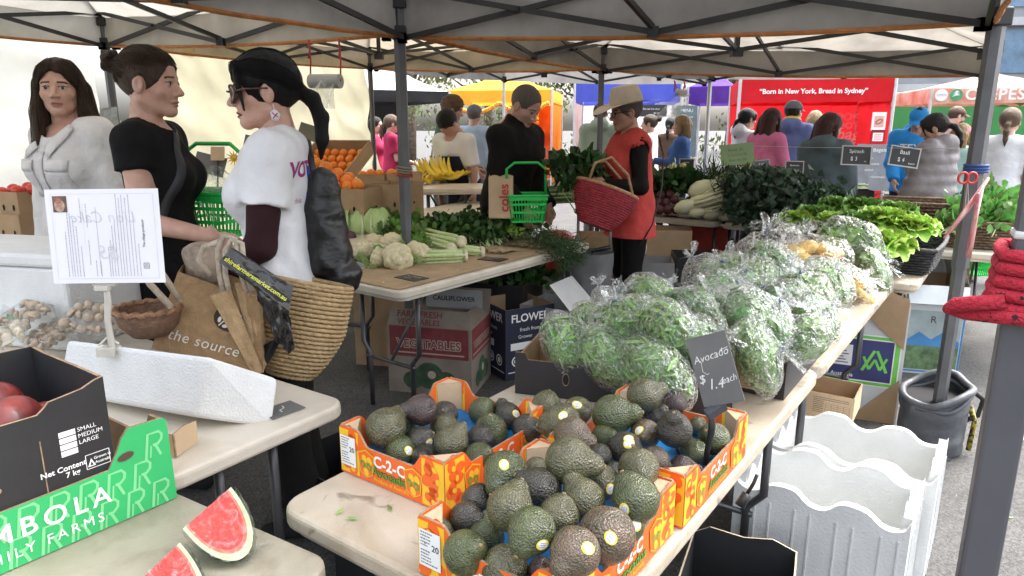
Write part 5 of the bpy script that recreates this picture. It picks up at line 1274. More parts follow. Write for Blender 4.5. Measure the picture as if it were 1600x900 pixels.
# bags
LF = {k: M('leaf_' + k, c, .5, .2, 20, 0, island=.5, col2=c2, trans=.2) for k, c, c2 in (('rocket', (.30, .48, .10), (.13, .26, .05)), ('spinach', (.15, .36, .07), (.06, .17, .035)), ('mixed', (.32, .50, .13), (.14, .28, .06)), ('herb', (.05, .12, .03), (.02, .055, .016)), ('lettuce', (.42, .62, .10), (.22, .42, .05)), ('lettuce_dark', (.22, .40, .07), (.08, .20, .035)), ('kale', (.048, .095, .05), (.018, .04, .024)), ('dill', (.045, .095, .025), (.02, .05, .015)), ('cabbage', (.42, .55, .22), (.22, .38, .10)), ('leek', (.09, .18, .08), (.04, .09, .04)))}
SQU = M('squash_yellow', (.82, .52, .10), .4, .1, 4, .1, 20)
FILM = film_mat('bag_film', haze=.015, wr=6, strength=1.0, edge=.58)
def leafball(seed, mat, n=420, L=.30, W=.09, squash=(1, .85, .75), core=.72, shell=(.62, 1.0)):
    rn = random.Random(seed); mb = MB()
    for _ in range(n):
        v = Vector((rn.gauss(0, 1), rn.gauss(0, 1), rn.gauss(0, 1))).normalized(); r = rn.uniform(*shell) * (1 + .10 * mnoise.noise(v * 1.8 + Vector((seed, 3, 1)))); p = Vector((v.x * squash[0], v.y * squash[1], v.z * squash[2])) * r
        t = v.cross(Vector((rn.gauss(0, 1), rn.gauss(0, 1), rn.gauss(0, 1)))).normalized(); t = (t + v * rn.uniform(-.35, .35)).normalized(); b = v.cross(t).normalized(); l, w = L * rn.uniform(.6, 1.2), W * rn.uniform(.6, 1.3); c = v * (-l * .18)
        mb.add([p - t * l, p - t * l * .3 + b * w, p + t * l * .45 + b * w * .8, p + t * l + c, p + t * l * .45 - b * w * .8, p - t * l * .3 - b * w, p - v * .03], [(0, 1, 6), (1, 2, 6), (2, 3, 6), (3, 4, 6), (4, 5, 6), (5, 0, 6)])
    k = len(mb.v); mb.lathe([(.001, -core * squash[2])] + [(core * math.cos(a), core * squash[2] * math.sin(a)) for a in (R(-60 + 20 * i) for i in range(7))] + [(.001, core * squash[2])], 14, mi=1)
    me = mb.mesh('greens'); me.materials.append(mat); me.materials.append(M('greens_inner', (.13, .26, .06), .6, .3, 12)); me.polygons.foreach_set('use_smooth', [True] * len(me.polygons)); return me
def bagfilm(seed, squash=(1, .85, .75)):
    rn = random.Random(seed); mb = MB(); ph = rn.uniform(0, 6)
    def fn(u, v):
        a = 2 * math.pi * u; th = math.pi * (.02 + .98 * v)              # v=0 at the knot
        d = Vector((math.sin(th) * math.cos(a), math.sin(th) * math.sin(a), math.cos(th)))
        pl = math.sin(a * 11 + ph + 2 * mnoise.noise(Vector((u * 6, v * 3, seed)))) * .045 * max(0, 1 - v * 1.5) + .13 * mnoise.noise(d * 2.0 + Vector((seed, 0, 0))) + .03 * mnoise.noise(d * 7 + Vector((0, seed, 0)))
        r = 1.06 + pl; p = Vector((d.x * squash[0], d.y * squash[1], d.z * squash[2])) * r
        if v < .12: p.z += (.12 - v) * 1.3; p.x *= .35 + 5.4 * v; p.y *= .35 + 5.4 * v
        return p
    mb.grid(fn, 66, 30)
    zk = squash[2] * 1.06 + .13
    def tuft(u, v):
        a = 2 * math.pi * u; r = .045 + .34 * v ** 1.2 * (1 + .55 * math.sin(a * 5 + ph) + .25 * math.sin(a * 13 + ph * 2)); return (r * math.cos(a) + .12 * v, r * math.sin(a), zk - .04 + v * (.34 + .14 * math.sin(a * 4 + ph) + .10 * math.sin(a * 11)))
    mb.grid(tuft, 60, 8)
    me = mb.mesh('film'); me.materials.append(FILM); me.polygons.foreach_set('use_smooth', [True] * len(me.polygons)); return me
SQS = (1, .85, .72)
greens = dict(rocket=[leafball(s, LF['rocket'], 480, .25, .042, SQS, .7, (.6, .84)) for s in (1, 2)], spinach=[leafball(s, LF['spinach'], 260, .21, .12, SQS, .7, (.6, .86)) for s in (3, 4)], mixed=[leafball(s, LF['mixed'], 330, .24, .07, SQS, .7, (.6, .85)) for s in (5, 6)])
films = [bagfilm(s, SQS) for s in (11, 12, 13, 14)]
rn = random.Random(6); sq = MB()
squash_me = MB().lathe([(.001, -.5), (.3, -.45), (.42, -.1), (.30, .3), (.14, .55), (.001, .6)], 12).mesh('squash'); squash_me.materials.append(SQU); squash_me.polygons.foreach_set('use_smooth', [True] * len(squash_me.polygons))
CLIPB = M('blue_clip', (.02, .05, .30), .4)
tie_me = MB().box((0, 0, 0), (1, .5, .6)).mesh('tie'); tie_me.materials.append(CLIPB)
def bag(label, x, y, z, rx, kind, up=(0, 0), seed=1, flat=1.0):
    p = atz(x, y, z); zax = p.y * _c - (p.z - CAM_H) * _s; r = rx * zax / FPX * 1.14
    t = thing('bag_of_' + ('squash' if kind == 'squash' else 'greens'), label, 'bag', p, 0, 'clear plastic bags of produce'); rn = random.Random(seed * 13 + int(x))
    t.rotation_euler = (up[0] + rn.uniform(-.15, .15), up[1], rn.uniform(-3, 3)); t.scale = (r * rn.uniform(.98, 1.18), r * rn.uniform(.9, 1.1), r * flat * .88)
    if kind == 'squash':
        for k in range(11):
            v = Vector((rn.gauss(0, 1), rn.gauss(0, 1), rn.gauss(0, .8))).normalized() * .62; o = link('squash', squash_me, None, t, (v.x, v.y * .85, v.z * .62), (rn.uniform(0, 6), rn.uniform(0, 6), 0)); o.scale = (.62,) * 3
    elif kind != 'empty': link('greens', rn.choice(greens[kind]), None, t).scale = (1.17,) * 3
    link('film', rn.choice(films), None, t); q = link('tie', tie_me, None, t, (0, 0, SQS[2] * 1.06 + .10)); q.scale = (.11, .11, .11)
for i, (lb, x, y, z, rx, kd, up, fl) in enumerate((
    ('bag of rocket at the front left corner of the long black box', 893, 543, .875, 46, 'rocket', (-.5, -.9), 1), ('bag of rocket lying second from left along the front of the long black box', 948, 560, .865, 52, 'mixed', (-1.1, .3), 1), ('pale bag of rocket at the front middle, just left of the chalk sign', 1022, 582, .87, 58, 'rocket', (-1.2, .2), 1),
    ('upright pointed bag of rocket, tallest in the long black box', 978, 508, .93, 50, 'rocket', (.3, -.3), 1.15), ('plump bag of rocket with a blue clip above the chalk sign', 1045, 525, .94, 58, 'rocket', (.2, 1.1), .95), ('small bag of rocket at the back left of the long black box', 930, 505, .90, 34, 'rocket', (.2, -.6), 1.1),
    ('dark bag of herbs at the back, beside the white tufts', 1020, 468, .92, 42, 'mixed', (-1.0, .2), 1), ('bag of greens half behind the chalk sign at right', 1100, 540, .93, 46, 'mixed', (.2, .8), .95), ('bag of mixed leaves right of the chalk sign', 1183, 556, .90, 50, 'mixed', (-.4, 1.2), .9),
    ('big bag of spinach in the middle of the black boxes', 1185, 505, .96, 58, 'spinach', (-.3, .6), .95), ('bag of spinach at the right corner by the table edge', 1255, 530, .92, 46, 'mixed', (-.6, .4), 1), ('glossy bag of spinach behind the table edge corner', 1275, 495, .93, 36, 'spinach', (-.2, .8), 1),
    ('bag of greens lying behind the upright rocket bag', 1088, 487, .91, 46, 'spinach', (-.5, -.6), .9), ('bag of greens in the third row, below the white crumpled bag', 1136, 466, .92, 46, 'spinach', (-.2, .5), .9), ('flat bag of basil at the back of the pile', 1215, 428, .91, 46, 'spinach', (.3, .8), .85),
    ('bag of greens left of the flat basil bag', 1172, 443, .89, 40, 'mixed', (.2, -.7), .9), ('pointed pale bag of leaves beside the yellow squash', 1255, 462, .89, 42, 'mixed', (.2, .3), 1.15), ('nearly empty crumpled clear bag at back left', 1098, 425, .90, 28, 'empty', (.4, -.6), 1.2),
    ('crumpled clear bag with a few leaves at the back', 1135, 428, .90, 38, 'mixed', (.6, -.2), .9), ('milky bag below the lettuce pile', 1205, 398, .88, 48, 'empty', (.2, -.3), 1), ('bag of yellow squash beside the lettuces', 1262, 405, .88, 52, 'squash', (.1, .2), .9),
    ('bag of yellow squash lying alone at the table edge', 1333, 448, .80, 38, 'squash', (-.8, .3), .8), ('large bag of leaves in front of the lettuce basket', 1322, 402, .86, 52, 'mixed', (-.3, 1.2), .8), ('flattened bag of leaves at the far right of the table', 1358, 425, .81, 40, 'mixed', (-.6, 1.1), .8),
    ('clear bag tuft standing up at left of the pile', 945, 470, .93, 22, 'empty', (.3, -.4), 1.4), ('bag of leaves by the milky bag', 1292, 440, .84, 40, 'mixed', (0, .6), .85), ('bag of leaves low beside the brown box', 1215, 475, .88, 44, 'spinach', (-.5, .4), .9))):
    bag(lb, x, y, z, rx, kd, up, i + 1, fl)
# ------------------------------------------------------------------ middle table: cauliflower, celery, cabbage, herbs
HESS = M('hessian', (.40, .30, .19), .95, .2, 40, .6, 160)
def ground_obj(name, label, cat, p, group=None): return thing(name, label, cat, p, 0, group)
mb = MB(); rn = random.Random(3)
def pap(u, v):
    p = onK(.02 + 1.66 * u, .03 + .52 * v); return (p.x, p.y, .744 + .004 * abs(mnoise.noise(Vector((u * 9, v * 5, 1)))))
mb.grid(pap, 40, 14); tag(mb.build('brown_paper', M('brown_paper', (.40, .29, .175), .9, .12, 6, .2, 60), None, True), 'brown paper spread under the cauliflower and herbs', 'paper')
CAU = M('cauliflower_curd', (.72, .66, .46), .8, .1, 5, .3, 30, col2=(.55, .48, .28)); CAUL = M('cauliflower_leaf', (.34, .48, .17), .6, .15, 6, .1, 30); CAUC = M('cauliflower_cut', (.78, .74, .56), .7, .12, 9, .4, 26, col2=(.60, .55, .35))
def cau_sdf(P, cut=False):
    d = sd_ell(P, (0, 0, .05), (1, 1, .80)); rs = np.random.RandomState(5)
    for i in range(44):
        v = rs.normal(size=3); v /= np.linalg.norm(v)
        if v[2] < -.35: continue
        c = v * np.array((.86, .86, .70)) + np.array((0, 0, .05)); d = smin(d, np.linalg.norm(P - c.astype(np.float32), axis=1) - rs.uniform(.22, .30), .05)
    d = d + .020 * wob(P, 17, 4)
    return np.maximum(d, P[:, 1]) if cut else d
cau_me = []
for cut in (False, True):
    V, F = nets(lambda P: cau_sdf(P, cut), (-1.25, -1.25, -1.0), (1.25, 1.25, 1.25), .055)
    c = V[F].mean(1); mi = np.where(c[:, 2] < -.5, 1, 0)
    if cut: mi = np.where((np.abs(c[:, 1]) < .05), 2, mi)
    me = np_mesh('curd', V, F, mi)
    for m in (CAU, CAUL, CAUC): me.materials.append(m)
    cau_me.append(me)
clf = MB()
for k in range(6):
    a = k * 1.05 + .3
    def lf(u, v, a=a):
        w = (u - .5) * (.9 - .5 * v); r = .75 + .35 * math.sin(v * 1.5); z = -.75 + .75 * v; b = a + w; return (r * math.cos(b), r * math.sin(b), z + .06 * math.sin(u * 9))
    clf.grid(lf, 6, 6)
clf_me = clf.mesh('leaf'); clf_me.materials.append(CAUL); clf_me.polygons.foreach_set('use_smooth', [True] * len(clf_me.polygons))
for i, (x, y, r, cut, rz, tip, lb) in enumerate(((565, 395, .070, 1, 20, -.25, 'half cauliflower with its cut face towards the camera, leftmost on the brown paper'), (586, 404, .066, 1, 75, .1, 'cauliflower half cut side to the right, in front of the others'), (621, 403, .078, 0, 30, .9, 'whole cauliflower showing its green stalk, front right of the halves'),
      (652, 396, .074, 0, 200, .2, 'whole cauliflower nearest the celery ends'), (612, 381, .070, 0, 90, .1, 'cauliflower behind, between the halves and the celery leaves'), (585, 380, .060, 0, 140, 0, 'small cauliflower behind the leftmost half'))):
    p = atz(x, y, .742 + r * .72); o = tag(link('cauliflower', cau_me[cut], None, None, p, (tip, 0, R(rz))), lb, 'cauliflower', 'cauliflowers on the middle table'); o.scale = (r, r, r)
    link('outer_leaves', clf_me, None, o)
# celery
CEL = M('celery_stalk', (.42, .55, .20), .35, .2, 3, .3, 60, col2=(.60, .66, .38), stretch=(14, 14, .8)); CELW = M('celery_base', (.66, .62, .42), .5, .15, 30)
def leafy(mb, p0, dirv, spread, n, size, rn, long_=1.0, up=.3, w=.5, mi=0, curl=.2):
    dirv = Vector(dirv).normalized()
    for _ in range(n):
        o = Vector((rn.gauss(0, spread), rn.gauss(0, spread), rn.gauss(0, spread * .6))); p = Vector(p0) + o
        t = (dirv * rn.uniform(.2, 1) + Vector((rn.gauss(0, .6), rn.gauss(0, .6), rn.gauss(up, .5)))).normalized(); b = t.cross(Vector((rn.gauss(0, 1), rn.gauss(0, 1), rn.gauss(0, 1)))).normalized(); nn = t.cross(b)
        l = size * rn.uniform(.6, 1.3) * long_; ww = size * w * rn.uniform(.7, 1.2)
        mb.add([p, p + t * l * .35 + b * ww, p + t * l * .75 + b * ww * .7 + nn * l * curl * .5, p + t * l + nn * l * curl, p + t * l * .75 - b * ww * .7 + nn * l * curl * .5, p + t * l * .35 - b * ww], [(0, 1, 4, 5), (1, 2, 3, 4)], mi)
LCEL = M('celery_leaf', (.16, .30, .06), .5, .2, 12, 0, island=.4, trans=.2); LPAR = M('parsley_leaf', (.055, .13, .030), .5, .2, 12, 0, island=.45, trans=.12); LDIL = LF['dill']
for i, (x0, y0, x1, y1, z, lb) in enumerate(((645, 372, 706, 389, .80, 'bunch of celery on top with its cut end towards the herbs'), (668, 402, 728, 400, .775, 'bunch of celery lying lowest at the front'), (660, 366, 722, 378, .83, 'bunch of celery behind, its pale end near the parsley'), (690, 393, 755, 394, .765, 'short bunch of celery at the right end'))):
    p1, p0 = atz(x1, y1, z), atz(x0, y0, z); ax = (p1 - p0); ax.z = 0; axn = ax.normalized(); t = thing('celery_bunch', lb, 'celery', p1, 0, 'celery bunches'); rn = random.Random(i)
    L = .34; st = MB(); sd_ = Vector((-axn.y, axn.x, 0))
    for k in range(10):
        a = k * 2.4; rr = .032 * math.sqrt((k + .5) / 10); off = sd_ * rr * math.cos(a) + Vector((0, 0, rr * math.sin(a)))
        st.tube([off * .8, off * 1.1 - axn * .06, off * 1.25 - axn * L * .6, off * 1.6 - axn * L], [.010, .015, .013, .009], 7)
    st.build('stalks', CEL, t, True); bs = MB(); T_ = frame((0, 0, 0), sd_, (0, 0, 1)); bs.tube([axn * .010, axn * .004, -axn * .012], [.022, .034, .038], 12); bs.build('base', CELW, t, True)
    lv = MB(); leafy(lv, -axn * (L + .04), -axn, .045, 130, .05, rn, 1, .35, .45); lv.build('leaves', LCEL, t)
# cabbages, kohlrabi
CABM = M('cabbage_skin', (.50, .62, .28), .45, .3, 5, .2, 20, col2=(.28, .44, .13)); CABW = M('cabbage_rib', (.75, .78, .58), .5, .1, 8)
def cabbage(label, p, r, seed, pal=False, cat='cabbage'):
    t = thing('cabbage', label, cat, p, 0, 'cabbages on the middle table'); rn = random.Random(seed); hd_ = MB()
    hd_.grid(lambda u, v: Vector((math.sin(math.pi * v) * math.cos(6.2832 * u), math.sin(math.pi * v) * math.sin(6.2832 * u), math.cos(math.pi * v))) * r * (.86 + .05 * mnoise.noise(Vector((u * 5, v * 5, seed)))), 24, 16); hd_.build('head', CABM, t, True)
    lv = MB(); rb = MB()
    for k in range(7):
        a = k * .9 + rn.random(); ph = rn.uniform(-.3, .5)
        def fn(u, v, a=a, ph=ph):
            w = (u - .5) * 1.5 * math.sin(.35 + 2.3 * v); th = 2.5 - 2.1 * v; rr = r * (.92 + .22 * v * v + .10 * abs(u - .5) * v + .035 * math.sin(u * 22) * v); b = a + w; return (rr * math.sin(th) * math.cos(b), rr * math.sin(th) * math.sin(b), rr * math.cos(th))
        lv.grid(fn, 14, 10); rb.tube([Vector(fn(.5, v_)) * 1.015 for v_ in (0, .2, .4, .6, .8)], [.012, .010, .008, .005, .002], 6)
    lv.build('outer_leaves', CABM, t, True); rb.build('ribs', CABW, t, True); return t
cabbage('round green cabbage behind the halves, left of the celery leaves', atz(557, 352, .85), .105, 1); cabbage('second cabbage lying beside the pole, with white ribs', atz(588, 350, .86), .10, 5); cabbage('pale cabbage at far left, next to the hanging black jacket', atz(527, 350, .83), .085, 9)
KOH = M('kohlrabi', (.09, .03, .06), .4, .25, 8, .05, 20); o = link('kohlrabi', None if False else mme.copy(), None, None, atz(546, 372, .795), (.3, .2, .4)); o.data.materials.clear(); o.data.materials.append(KOH); o.scale = (.048,) * 3; tag(o, 'purple kohlrabi in front of the cabbages', 'kohlrabi')
def bunch(name, label, cat, pts, n, size, mat, spread=.06, seed=1, up=.4, w=.45, long_=1.0, group=None, stems=None, curl=.2, dirv=(0, -.3, .3)):
    pts = [Vector(p) for p in pts]; t = thing(name, label, cat, pts[0], 0, group); mb = MB(); rn = random.Random(seed)
    for p in pts: leafy(mb, p - pts[0], dirv, spread, n, size, rn, long_, up, w, 0, curl)
    mb.build('leaves', mat, t)
    if stems:
        s = MB(); rn = random.Random(seed + 5)
        for p in pts:
            for k in range(14): a = p - pts[0] + Vector((rn.gauss(0, spread * .5), rn.gauss(0, spread * .5), -.02)); s.tube([a, a + Vector(stems) * rn.uniform(.7, 1.1) + Vector((rn.gauss(0, .02), rn.gauss(0, .02), 0))], [.003, .004], 5)
        s.build('stems', CEL, t, True)
    return t
bunch('celery_leaves', 'loose celery tops heaped in front of the pole', 'celery tops', [atz(612, 352, .84), atz(630, 365, .81), atz(600, 362, .81), atz(640, 350, .83)], 130, .055, LCEL, .05, 4, .5)
PG = 'herb bunches on the middle table'
for i, (x, y, z, lb) in enumerate(((685, 352, .85, 'dark parsley bunch nearest the pole'), (712, 362, .83, 'dark parsley bunch second from the pole, falling over the celery ends'), (738, 350, .86, 'tall dark parsley bunch in the middle of the herb heap'), (765, 362, .83, 'dark parsley bunch over the hessian'), (790, 352, .84, 'parsley bunch beside the pale stalks'), (815, 352, .83, 'curly parsley bunch before the shopping trolley handle'))):
    p = atz(x, y, z); bunch('parsley_bunch', lb, 'parsley', [p, p + Vector((.03, .05, .01)), p + Vector((-.04, .03, -.02))], 110, .042, LPAR, .05, i, .4, .5, group=PG, stems=(.03, -.10, -.05))
bunch('parsley_bunch', 'dark parsley behind the cabbages by the orange boxes', 'parsley', [atz(560, 325, .86), atz(585, 322, .87), atz(615, 330, .86)], 110, .045, LPAR, .06, 12, .4, .5, group=PG)
bunch('dill_bunch', 'feathery dill bunch hanging over the table edge', 'dill', [atz(845, 368, .82), atz(865, 378, .80), atz(880, 388, .78), atz(888, 400, .735)], 420, .055, LDIL, .055, 13, .0, .045, group=PG, dirv=(.5, -.3, -.2))
bunch('pale_stalks', 'pale green fennel stalks among the parsley', 'fennel', [atz(797, 362, .82)], 60, .05, LF['lettuce'], .03, 15, .3, .2, group=None)
for i, (x, y, w, h, lb) in enumerate(((778, 391, .20, .16, 'ragged piece of hessian under the parsley'), (828, 383, .24, .16, 'ragged hessian with loose threads under the dill'))):
    p = atz(x, y, .752); mb = MB(); mb.grid(lambda u, v: ((u - .5) * w * (1 + .1 * math.sin(v * 9)), (v - .5) * h * (1 + .12 * math.sin(u * 13)), .006 + .016 * abs(mnoise.noise(Vector((u * 4, v * 4, i))))), 20, 14); rn = random.Random(i)
    for k in range(26): a = Vector((rn.uniform(-w / 2, w / 2), -h / 2 * rn.uniform(.9, 1.1), .01)); mb.tube([a, a + Vector((rn.gauss(0, .02), -rn.uniform(.01, .05), -.006))], .0009, 4)
    tag(mb.build('hessian_cloth', HESS, None, True, p, (0, 0, -yK)), lb, 'cloth')
for i, (x, y, rz, lb) in enumerate(((643, 434, -40, 'black price card lying flat at the table corner below the cauliflowers'), (770, 405, -30, 'black price card lying flat beside the hessian'))):
    mb = MB(); mb.box((0, 0, 0), (.15, .10, .003)); T = frame((0, 0, .0017), (1, 0, 0), (0, 1, 0)); stroke(mb, T, [(-.05, .02), (-.03, .01), (-.01, .024), (.02, .015), (.05, .02)], .003, 1); stroke(mb, T, [(-.04, -.015), (-.02, -.02), (.01, -.012)], .003, 1)
    tag(mb.build('price_card', [M('slate_black', (.02, .02, .021), .5, .1, 9), CHALK], None, loc=atz(x, y, .747), rot=(0, 0, R(rz))), lb, 'card')
# bands on the pole
mb = MB()
for z_, mi in ((1.27, 0), (1.255, 1), (1.242, 0), (1.225, 2)): mb.tube([(.040 * math.cos(a), .040 * math.sin(a), z_ + .004 * math.sin(2 * a)) for a in (2 * math.pi * k / 16 for k in range(16))], .0055, 6, closed=True, mi=mi)
mb.tube([(.04, -.02, 1.25), (.05, -.04, 1.23), (.045, -.02, 1.215)], .004, 6, mi=2)
tag(mb.build('strap', [M('strap_olive', (.30, .24, .12), .8), M('strap_grey', (.25, .25, .25), .8), M('strap_red', (.45, .04, .04), .8)], None, True, (cC[0], cC[1], 0)), 'olive and red straps tied round the centre pole', 'strap')
# ---- oranges
ORNM = M('orange_skin', (.86, .27, .025), .42, .1, 3, .15, 55, col2=(.80, .20, .015)); GRN_ = M('orange_stem', (.12, .2, .05), .8)
om = MB(); om.grid(lambda u, v: (math.sin(math.pi * v) * math.cos(6.2832 * u), math.sin(math.pi * v) * math.sin(6.2832 * u), math.cos(math.pi * v) * .94), 16, 12); om.lathe([(.001, .955), (.07, .945), (.09, .92)], 8, mi=1); orange_me = om.mesh('orange'); orange_me.materials.append(ORNM); orange_me.materials.append(GRN_); orange_me.polygons.foreach_set('use_smooth', [True] * len(orange_me.polygons))
def orange(p, r, label, grp):
    o = tag(link('orange', orange_me, None, None, p, (R(17 * (p[0] * 100 % 20)), R(23 * (p[1] * 100 % 15)), 0)), label, 'orange', grp); o.scale = (r, r, r); return o
def cbox(label, x0, x1, ytop, Y, d, zb, yaw=27, h=None, flap=False, mat=None, group='cardboard fruit boxes'):
    a, b = aty(x0, ytop, Y), aty(x1, ytop, Y - .02); w = (b - a).length; ztop = (a.z + b.z) / 2; yw = R(yaw); e = Vector((math.sin(yw), math.cos(yw), 0)); c = (a + b) / 2 + e * d / 2; c.z = zb
    return carton('fruit_box', label, c, yw, w * 1.0, d, ztop - zb, mat or CARD, CARD, CARDE, group=group), c, ztop, w
yn = 16
b1, c1, zt1, w1 = cbox('tan cardboard box heaped with large oranges, behind the cabbages', 503, 570, 295, 4.55, .34, .803, yn); b2, c2, zt2, w2 = cbox('cardboard box right of the heaped oranges, with a few leaves showing', 571, 632, 288, 4.75, .34, .803, yn)
b3, c3, zt3, w3 = cbox('cardboard box in the second row behind the pole', 555, 602, 273, 5.35, .34, .803, yn); b4, c4, zt4, w4 = cbox('cardboard box in the second row, touching the pole at its right', 603, 634, 272, 5.30, .32, .803, yn)
for i, (x, y) in enumerate(((503, 293), (524, 292), (543, 292), (559, 290), (505, 275), (522, 280), (541, 283), (557, 288), (509, 262), (527, 272), (545, 278))):
    row = 'bottom' if i < 4 else ('middle' if i < 8 else 'top'); orange(aty(x, y, c1.y - .10 + (i // 4) * .05), .042, f"large orange, {ORD[(i % 4)]} from left in the {row} layer of the heaped box", 'large oranges in the near box')
for i, (x, y) in enumerate(((567, 275), (580, 272), (593, 273), (612, 272), (622, 273))): orange(aty(x, y, 5.50), .042, f"orange just showing above the second row boxes, {ORD[i]} from left", 'oranges in the second row')
cr = thing('fruit_crate', 'tilted brown crate of small oranges leaning behind, at right of the white tee', 'crate', aty(515, 258, 6.0)); tl = Euler((R(28), 0, R(-16))).to_matrix(); mb = MB()
for c, s in (((0, 0, -.05), (.52, .62, .01)), ((0, .31, 0), (.53, .012, .13)), ((0, -.31, -.02), (.53, .012, .08)), ((.26, 0, 0), (.012, .63, .13)), ((-.26, 0, 0), (.012, .63, .13))): mb.box(tl @ Vector(c), s, rot=tl)
mb.build('body', CARD, cr)
k = 0
for j in range(5):
    for i in range(6):
        p = aty(515, 258, 6.0) + tl @ Vector((-.21 + i * .084 + (j % 2) * .02, -.22 + j * .105, .0)); orange(p, .038, f"small orange, {ORD[i]} from left in the {['front', 'second', 'third', 'fourth', 'back'][j]} row of the tilted crate", 'small oranges in the tilted crate')
for i, (x, y) in enumerate(((498, 255), (506, 262), (498, 268), (508, 270))): orange(aty(x, y, 5.2), .040, ('orange red tomato coloured orange tucked at the shoulder of the white tee', 'deep orange fruit just above the heaped box', 'orange low beside the black strap', 'orange between the heap and the tilted crate')[i], 'oranges by the white tee')
# bananas
BAN = M('banana', (.86, .62, .04), .45, .12, 5, .05, 20, col2=(.70, .52, .05)); BANT = M('banana_tip', (.12, .09, .03), .7)
def banana_hand(label, p, rz, n, rx=0):
    t = thing('banana_bunch', label, 'bananas', p, rz, 'banana bunches on the sunlit table'); rn = random.Random(int(p[0] * 1000)); t.rotation_euler = (rx, 0, rz)
    for k in range(n):
        f = (k - (n - 1) / 2); L = .20; mb = MB(); pts = []
        for q in range(8):
            a = q / 7; b = -.9 + 1.8 * a; pts.append(Vector((f * .028 + f * .010 * a * 2, .16 * math.sin(b), .16 * (1 - math.cos(b)) * .9 + abs(f) * -.004 + (k % 2) * .014)))
        mb.tube(pts, [.007, .014, .019, .021, .021, .019, .013, .006], 7); mb.tube([pts[-1], pts[-1] + (pts[-1] - pts[-2]) * .35], .006, 6, mi=1); mb.build('banana', [BAN, BANT], t, True)
for i, (x, y, z, rz, n, rx, lb) in enumerate(((655, 276, .90, .3, 5, 0, 'banana bunch at the left end of the table, next to the pole'), (668, 268, .96, 1.2, 5, .5, 'banana bunch standing up, left of the middle'), (683, 278, .90, 2.0, 5, 0, 'banana bunch lying at the front edge of the table'), (688, 266, .99, .5, 6, .6, 'highest banana bunch in the middle of the pile'),
      (702, 262, .99, -.6, 5, .5, 'banana bunch on top, right of the middle'), (705, 276, .92, 1.6, 5, 0, 'banana bunch at the front, right of the middle'), (718, 270, .95, .9, 5, .3, 'banana bunch near the hand of the person in white'), (728, 276, .90, 2.4, 5, 0, 'banana bunch at the right end of the table'), (662, 283, .89, 2.8, 4, 0, 'small banana bunch at the front left corner'))): banana_hand(lb, atz(x, y, z + .085), rz, n, rx)
# ---- far left crates and yellow fruit
table('folding table behind the woman in white, mostly hidden', Vector((-3.75, 3.6, 0)), R(28), .9, 1.2, z=.80, mat=TABW)
def tray(label, x0, x1, ytop, Y, zb, fruit, fm, n, r, yaw=20):
    b, c, zt, w = cbox(label, x0, x1, ytop, Y, .38, zb, yaw, group='fruit trays at far left')
    for i in range(n): orange_(fruit, c + Vector((-.13 + (i % 4) * .085, -.12 + (i // 4) * .09, zt - zb - .01 + .01 * (i % 3))), r, fm, i, label)
def orange_(kind, p, r, m, i, where):
    o = link(kind, orange_me, None, None, p); o.scale = (r, r, r); o.material_slots[0].link = 'OBJECT'; o.material_slots[0].material = m
    tag(o, f"{kind.replace('_', ' ')} {ORD[i % 4]} from left, {['front', 'second', 'back'][min(2, i // 4)]} row, in {where}"[:110], kind.replace('_', ' '), kind.replace('_', ' ') + 's at far left')
TOM = M('tomato_skin', (.60, .05, .025), .25, .1, 3, 0); YEF = M('yellow_fruit', (.80, .50, .04), .35, .1, 3, .1, 30)
tray('the upper far left tray', -10, 30, 300, 3.75, .96, 'tomato', TOM, 8, .034); b, c, zt, w = cbox('lower brown tray at far left under the tomato tray', -14, 34, 335, 3.72, .38, .803, 20, group='fruit trays at far left')
b, c, zt, w = cbox('cardboard tray of yellow fruit between the two women at left', 160, 215, 292, 3.7, .36, .803, 20, group='fruit trays at far left')
for i, (x, y) in enumerate(((170, 270), (172, 282), (183, 286), (168, 262), (178, 275))): orange_('lemon', aty(x, y, 3.75 + .03 * i), .036, YEF, i, 'the yellow fruit tray')
# price cards on the cream wall side
for i, (x, y, w, h, m, lb, rz) in enumerate(((328, 257, .20, .13, SLATE, 'slate price board tilted behind the green basket', .25), (340, 240, .09, .09, CARDL, 'small tan price card in front of the cream wall', 0), (398, 225, .14, .10, SLATE, 'grey price card left of the white tee shoulder', .2), (487, 208, .17, .10, M('card_olive', (.17, .16, .11), .7), 'dark olive price card right of the ponytail', .3), (172, 192, .11, .20, M('photo_card', (.35, .37, .36), .4, .3, 14), 'grey photo poster hung beside the left pole', -.1))):
    p = aty(x, y, 4.6); mb = MB(); mb.box((0, 0, 0), (w, .004, h)); mb.box((0, .006, -.22), (.008, .008, .50), mi=1); tag(mb.build('price_board', [m, BLKP], None, loc=p, rot=(-.25, rz, 0)), lb, 'sign')
# sunflower-like yellow decoration
mb = MB(); 
for k in range(12): a = k * 6.283 / 12; mb.add([(0.02 * math.cos(a - .3), 0, .02 * math.sin(a - .3)), (.055 * math.cos(a), -.01, .055 * math.sin(a)), (.02 * math.cos(a + .3), 0, .02 * math.sin(a + .3)), (0, -.012, 0)], [(0, 1, 2, 3)])
tag(mb.build('yellow_flower', M('flower_yellow', (.80, .45, .02), .6, .1, 9), None, loc=aty(366, 247, 4.55)), 'yellow orange flower decoration left of the white tee', 'flower')
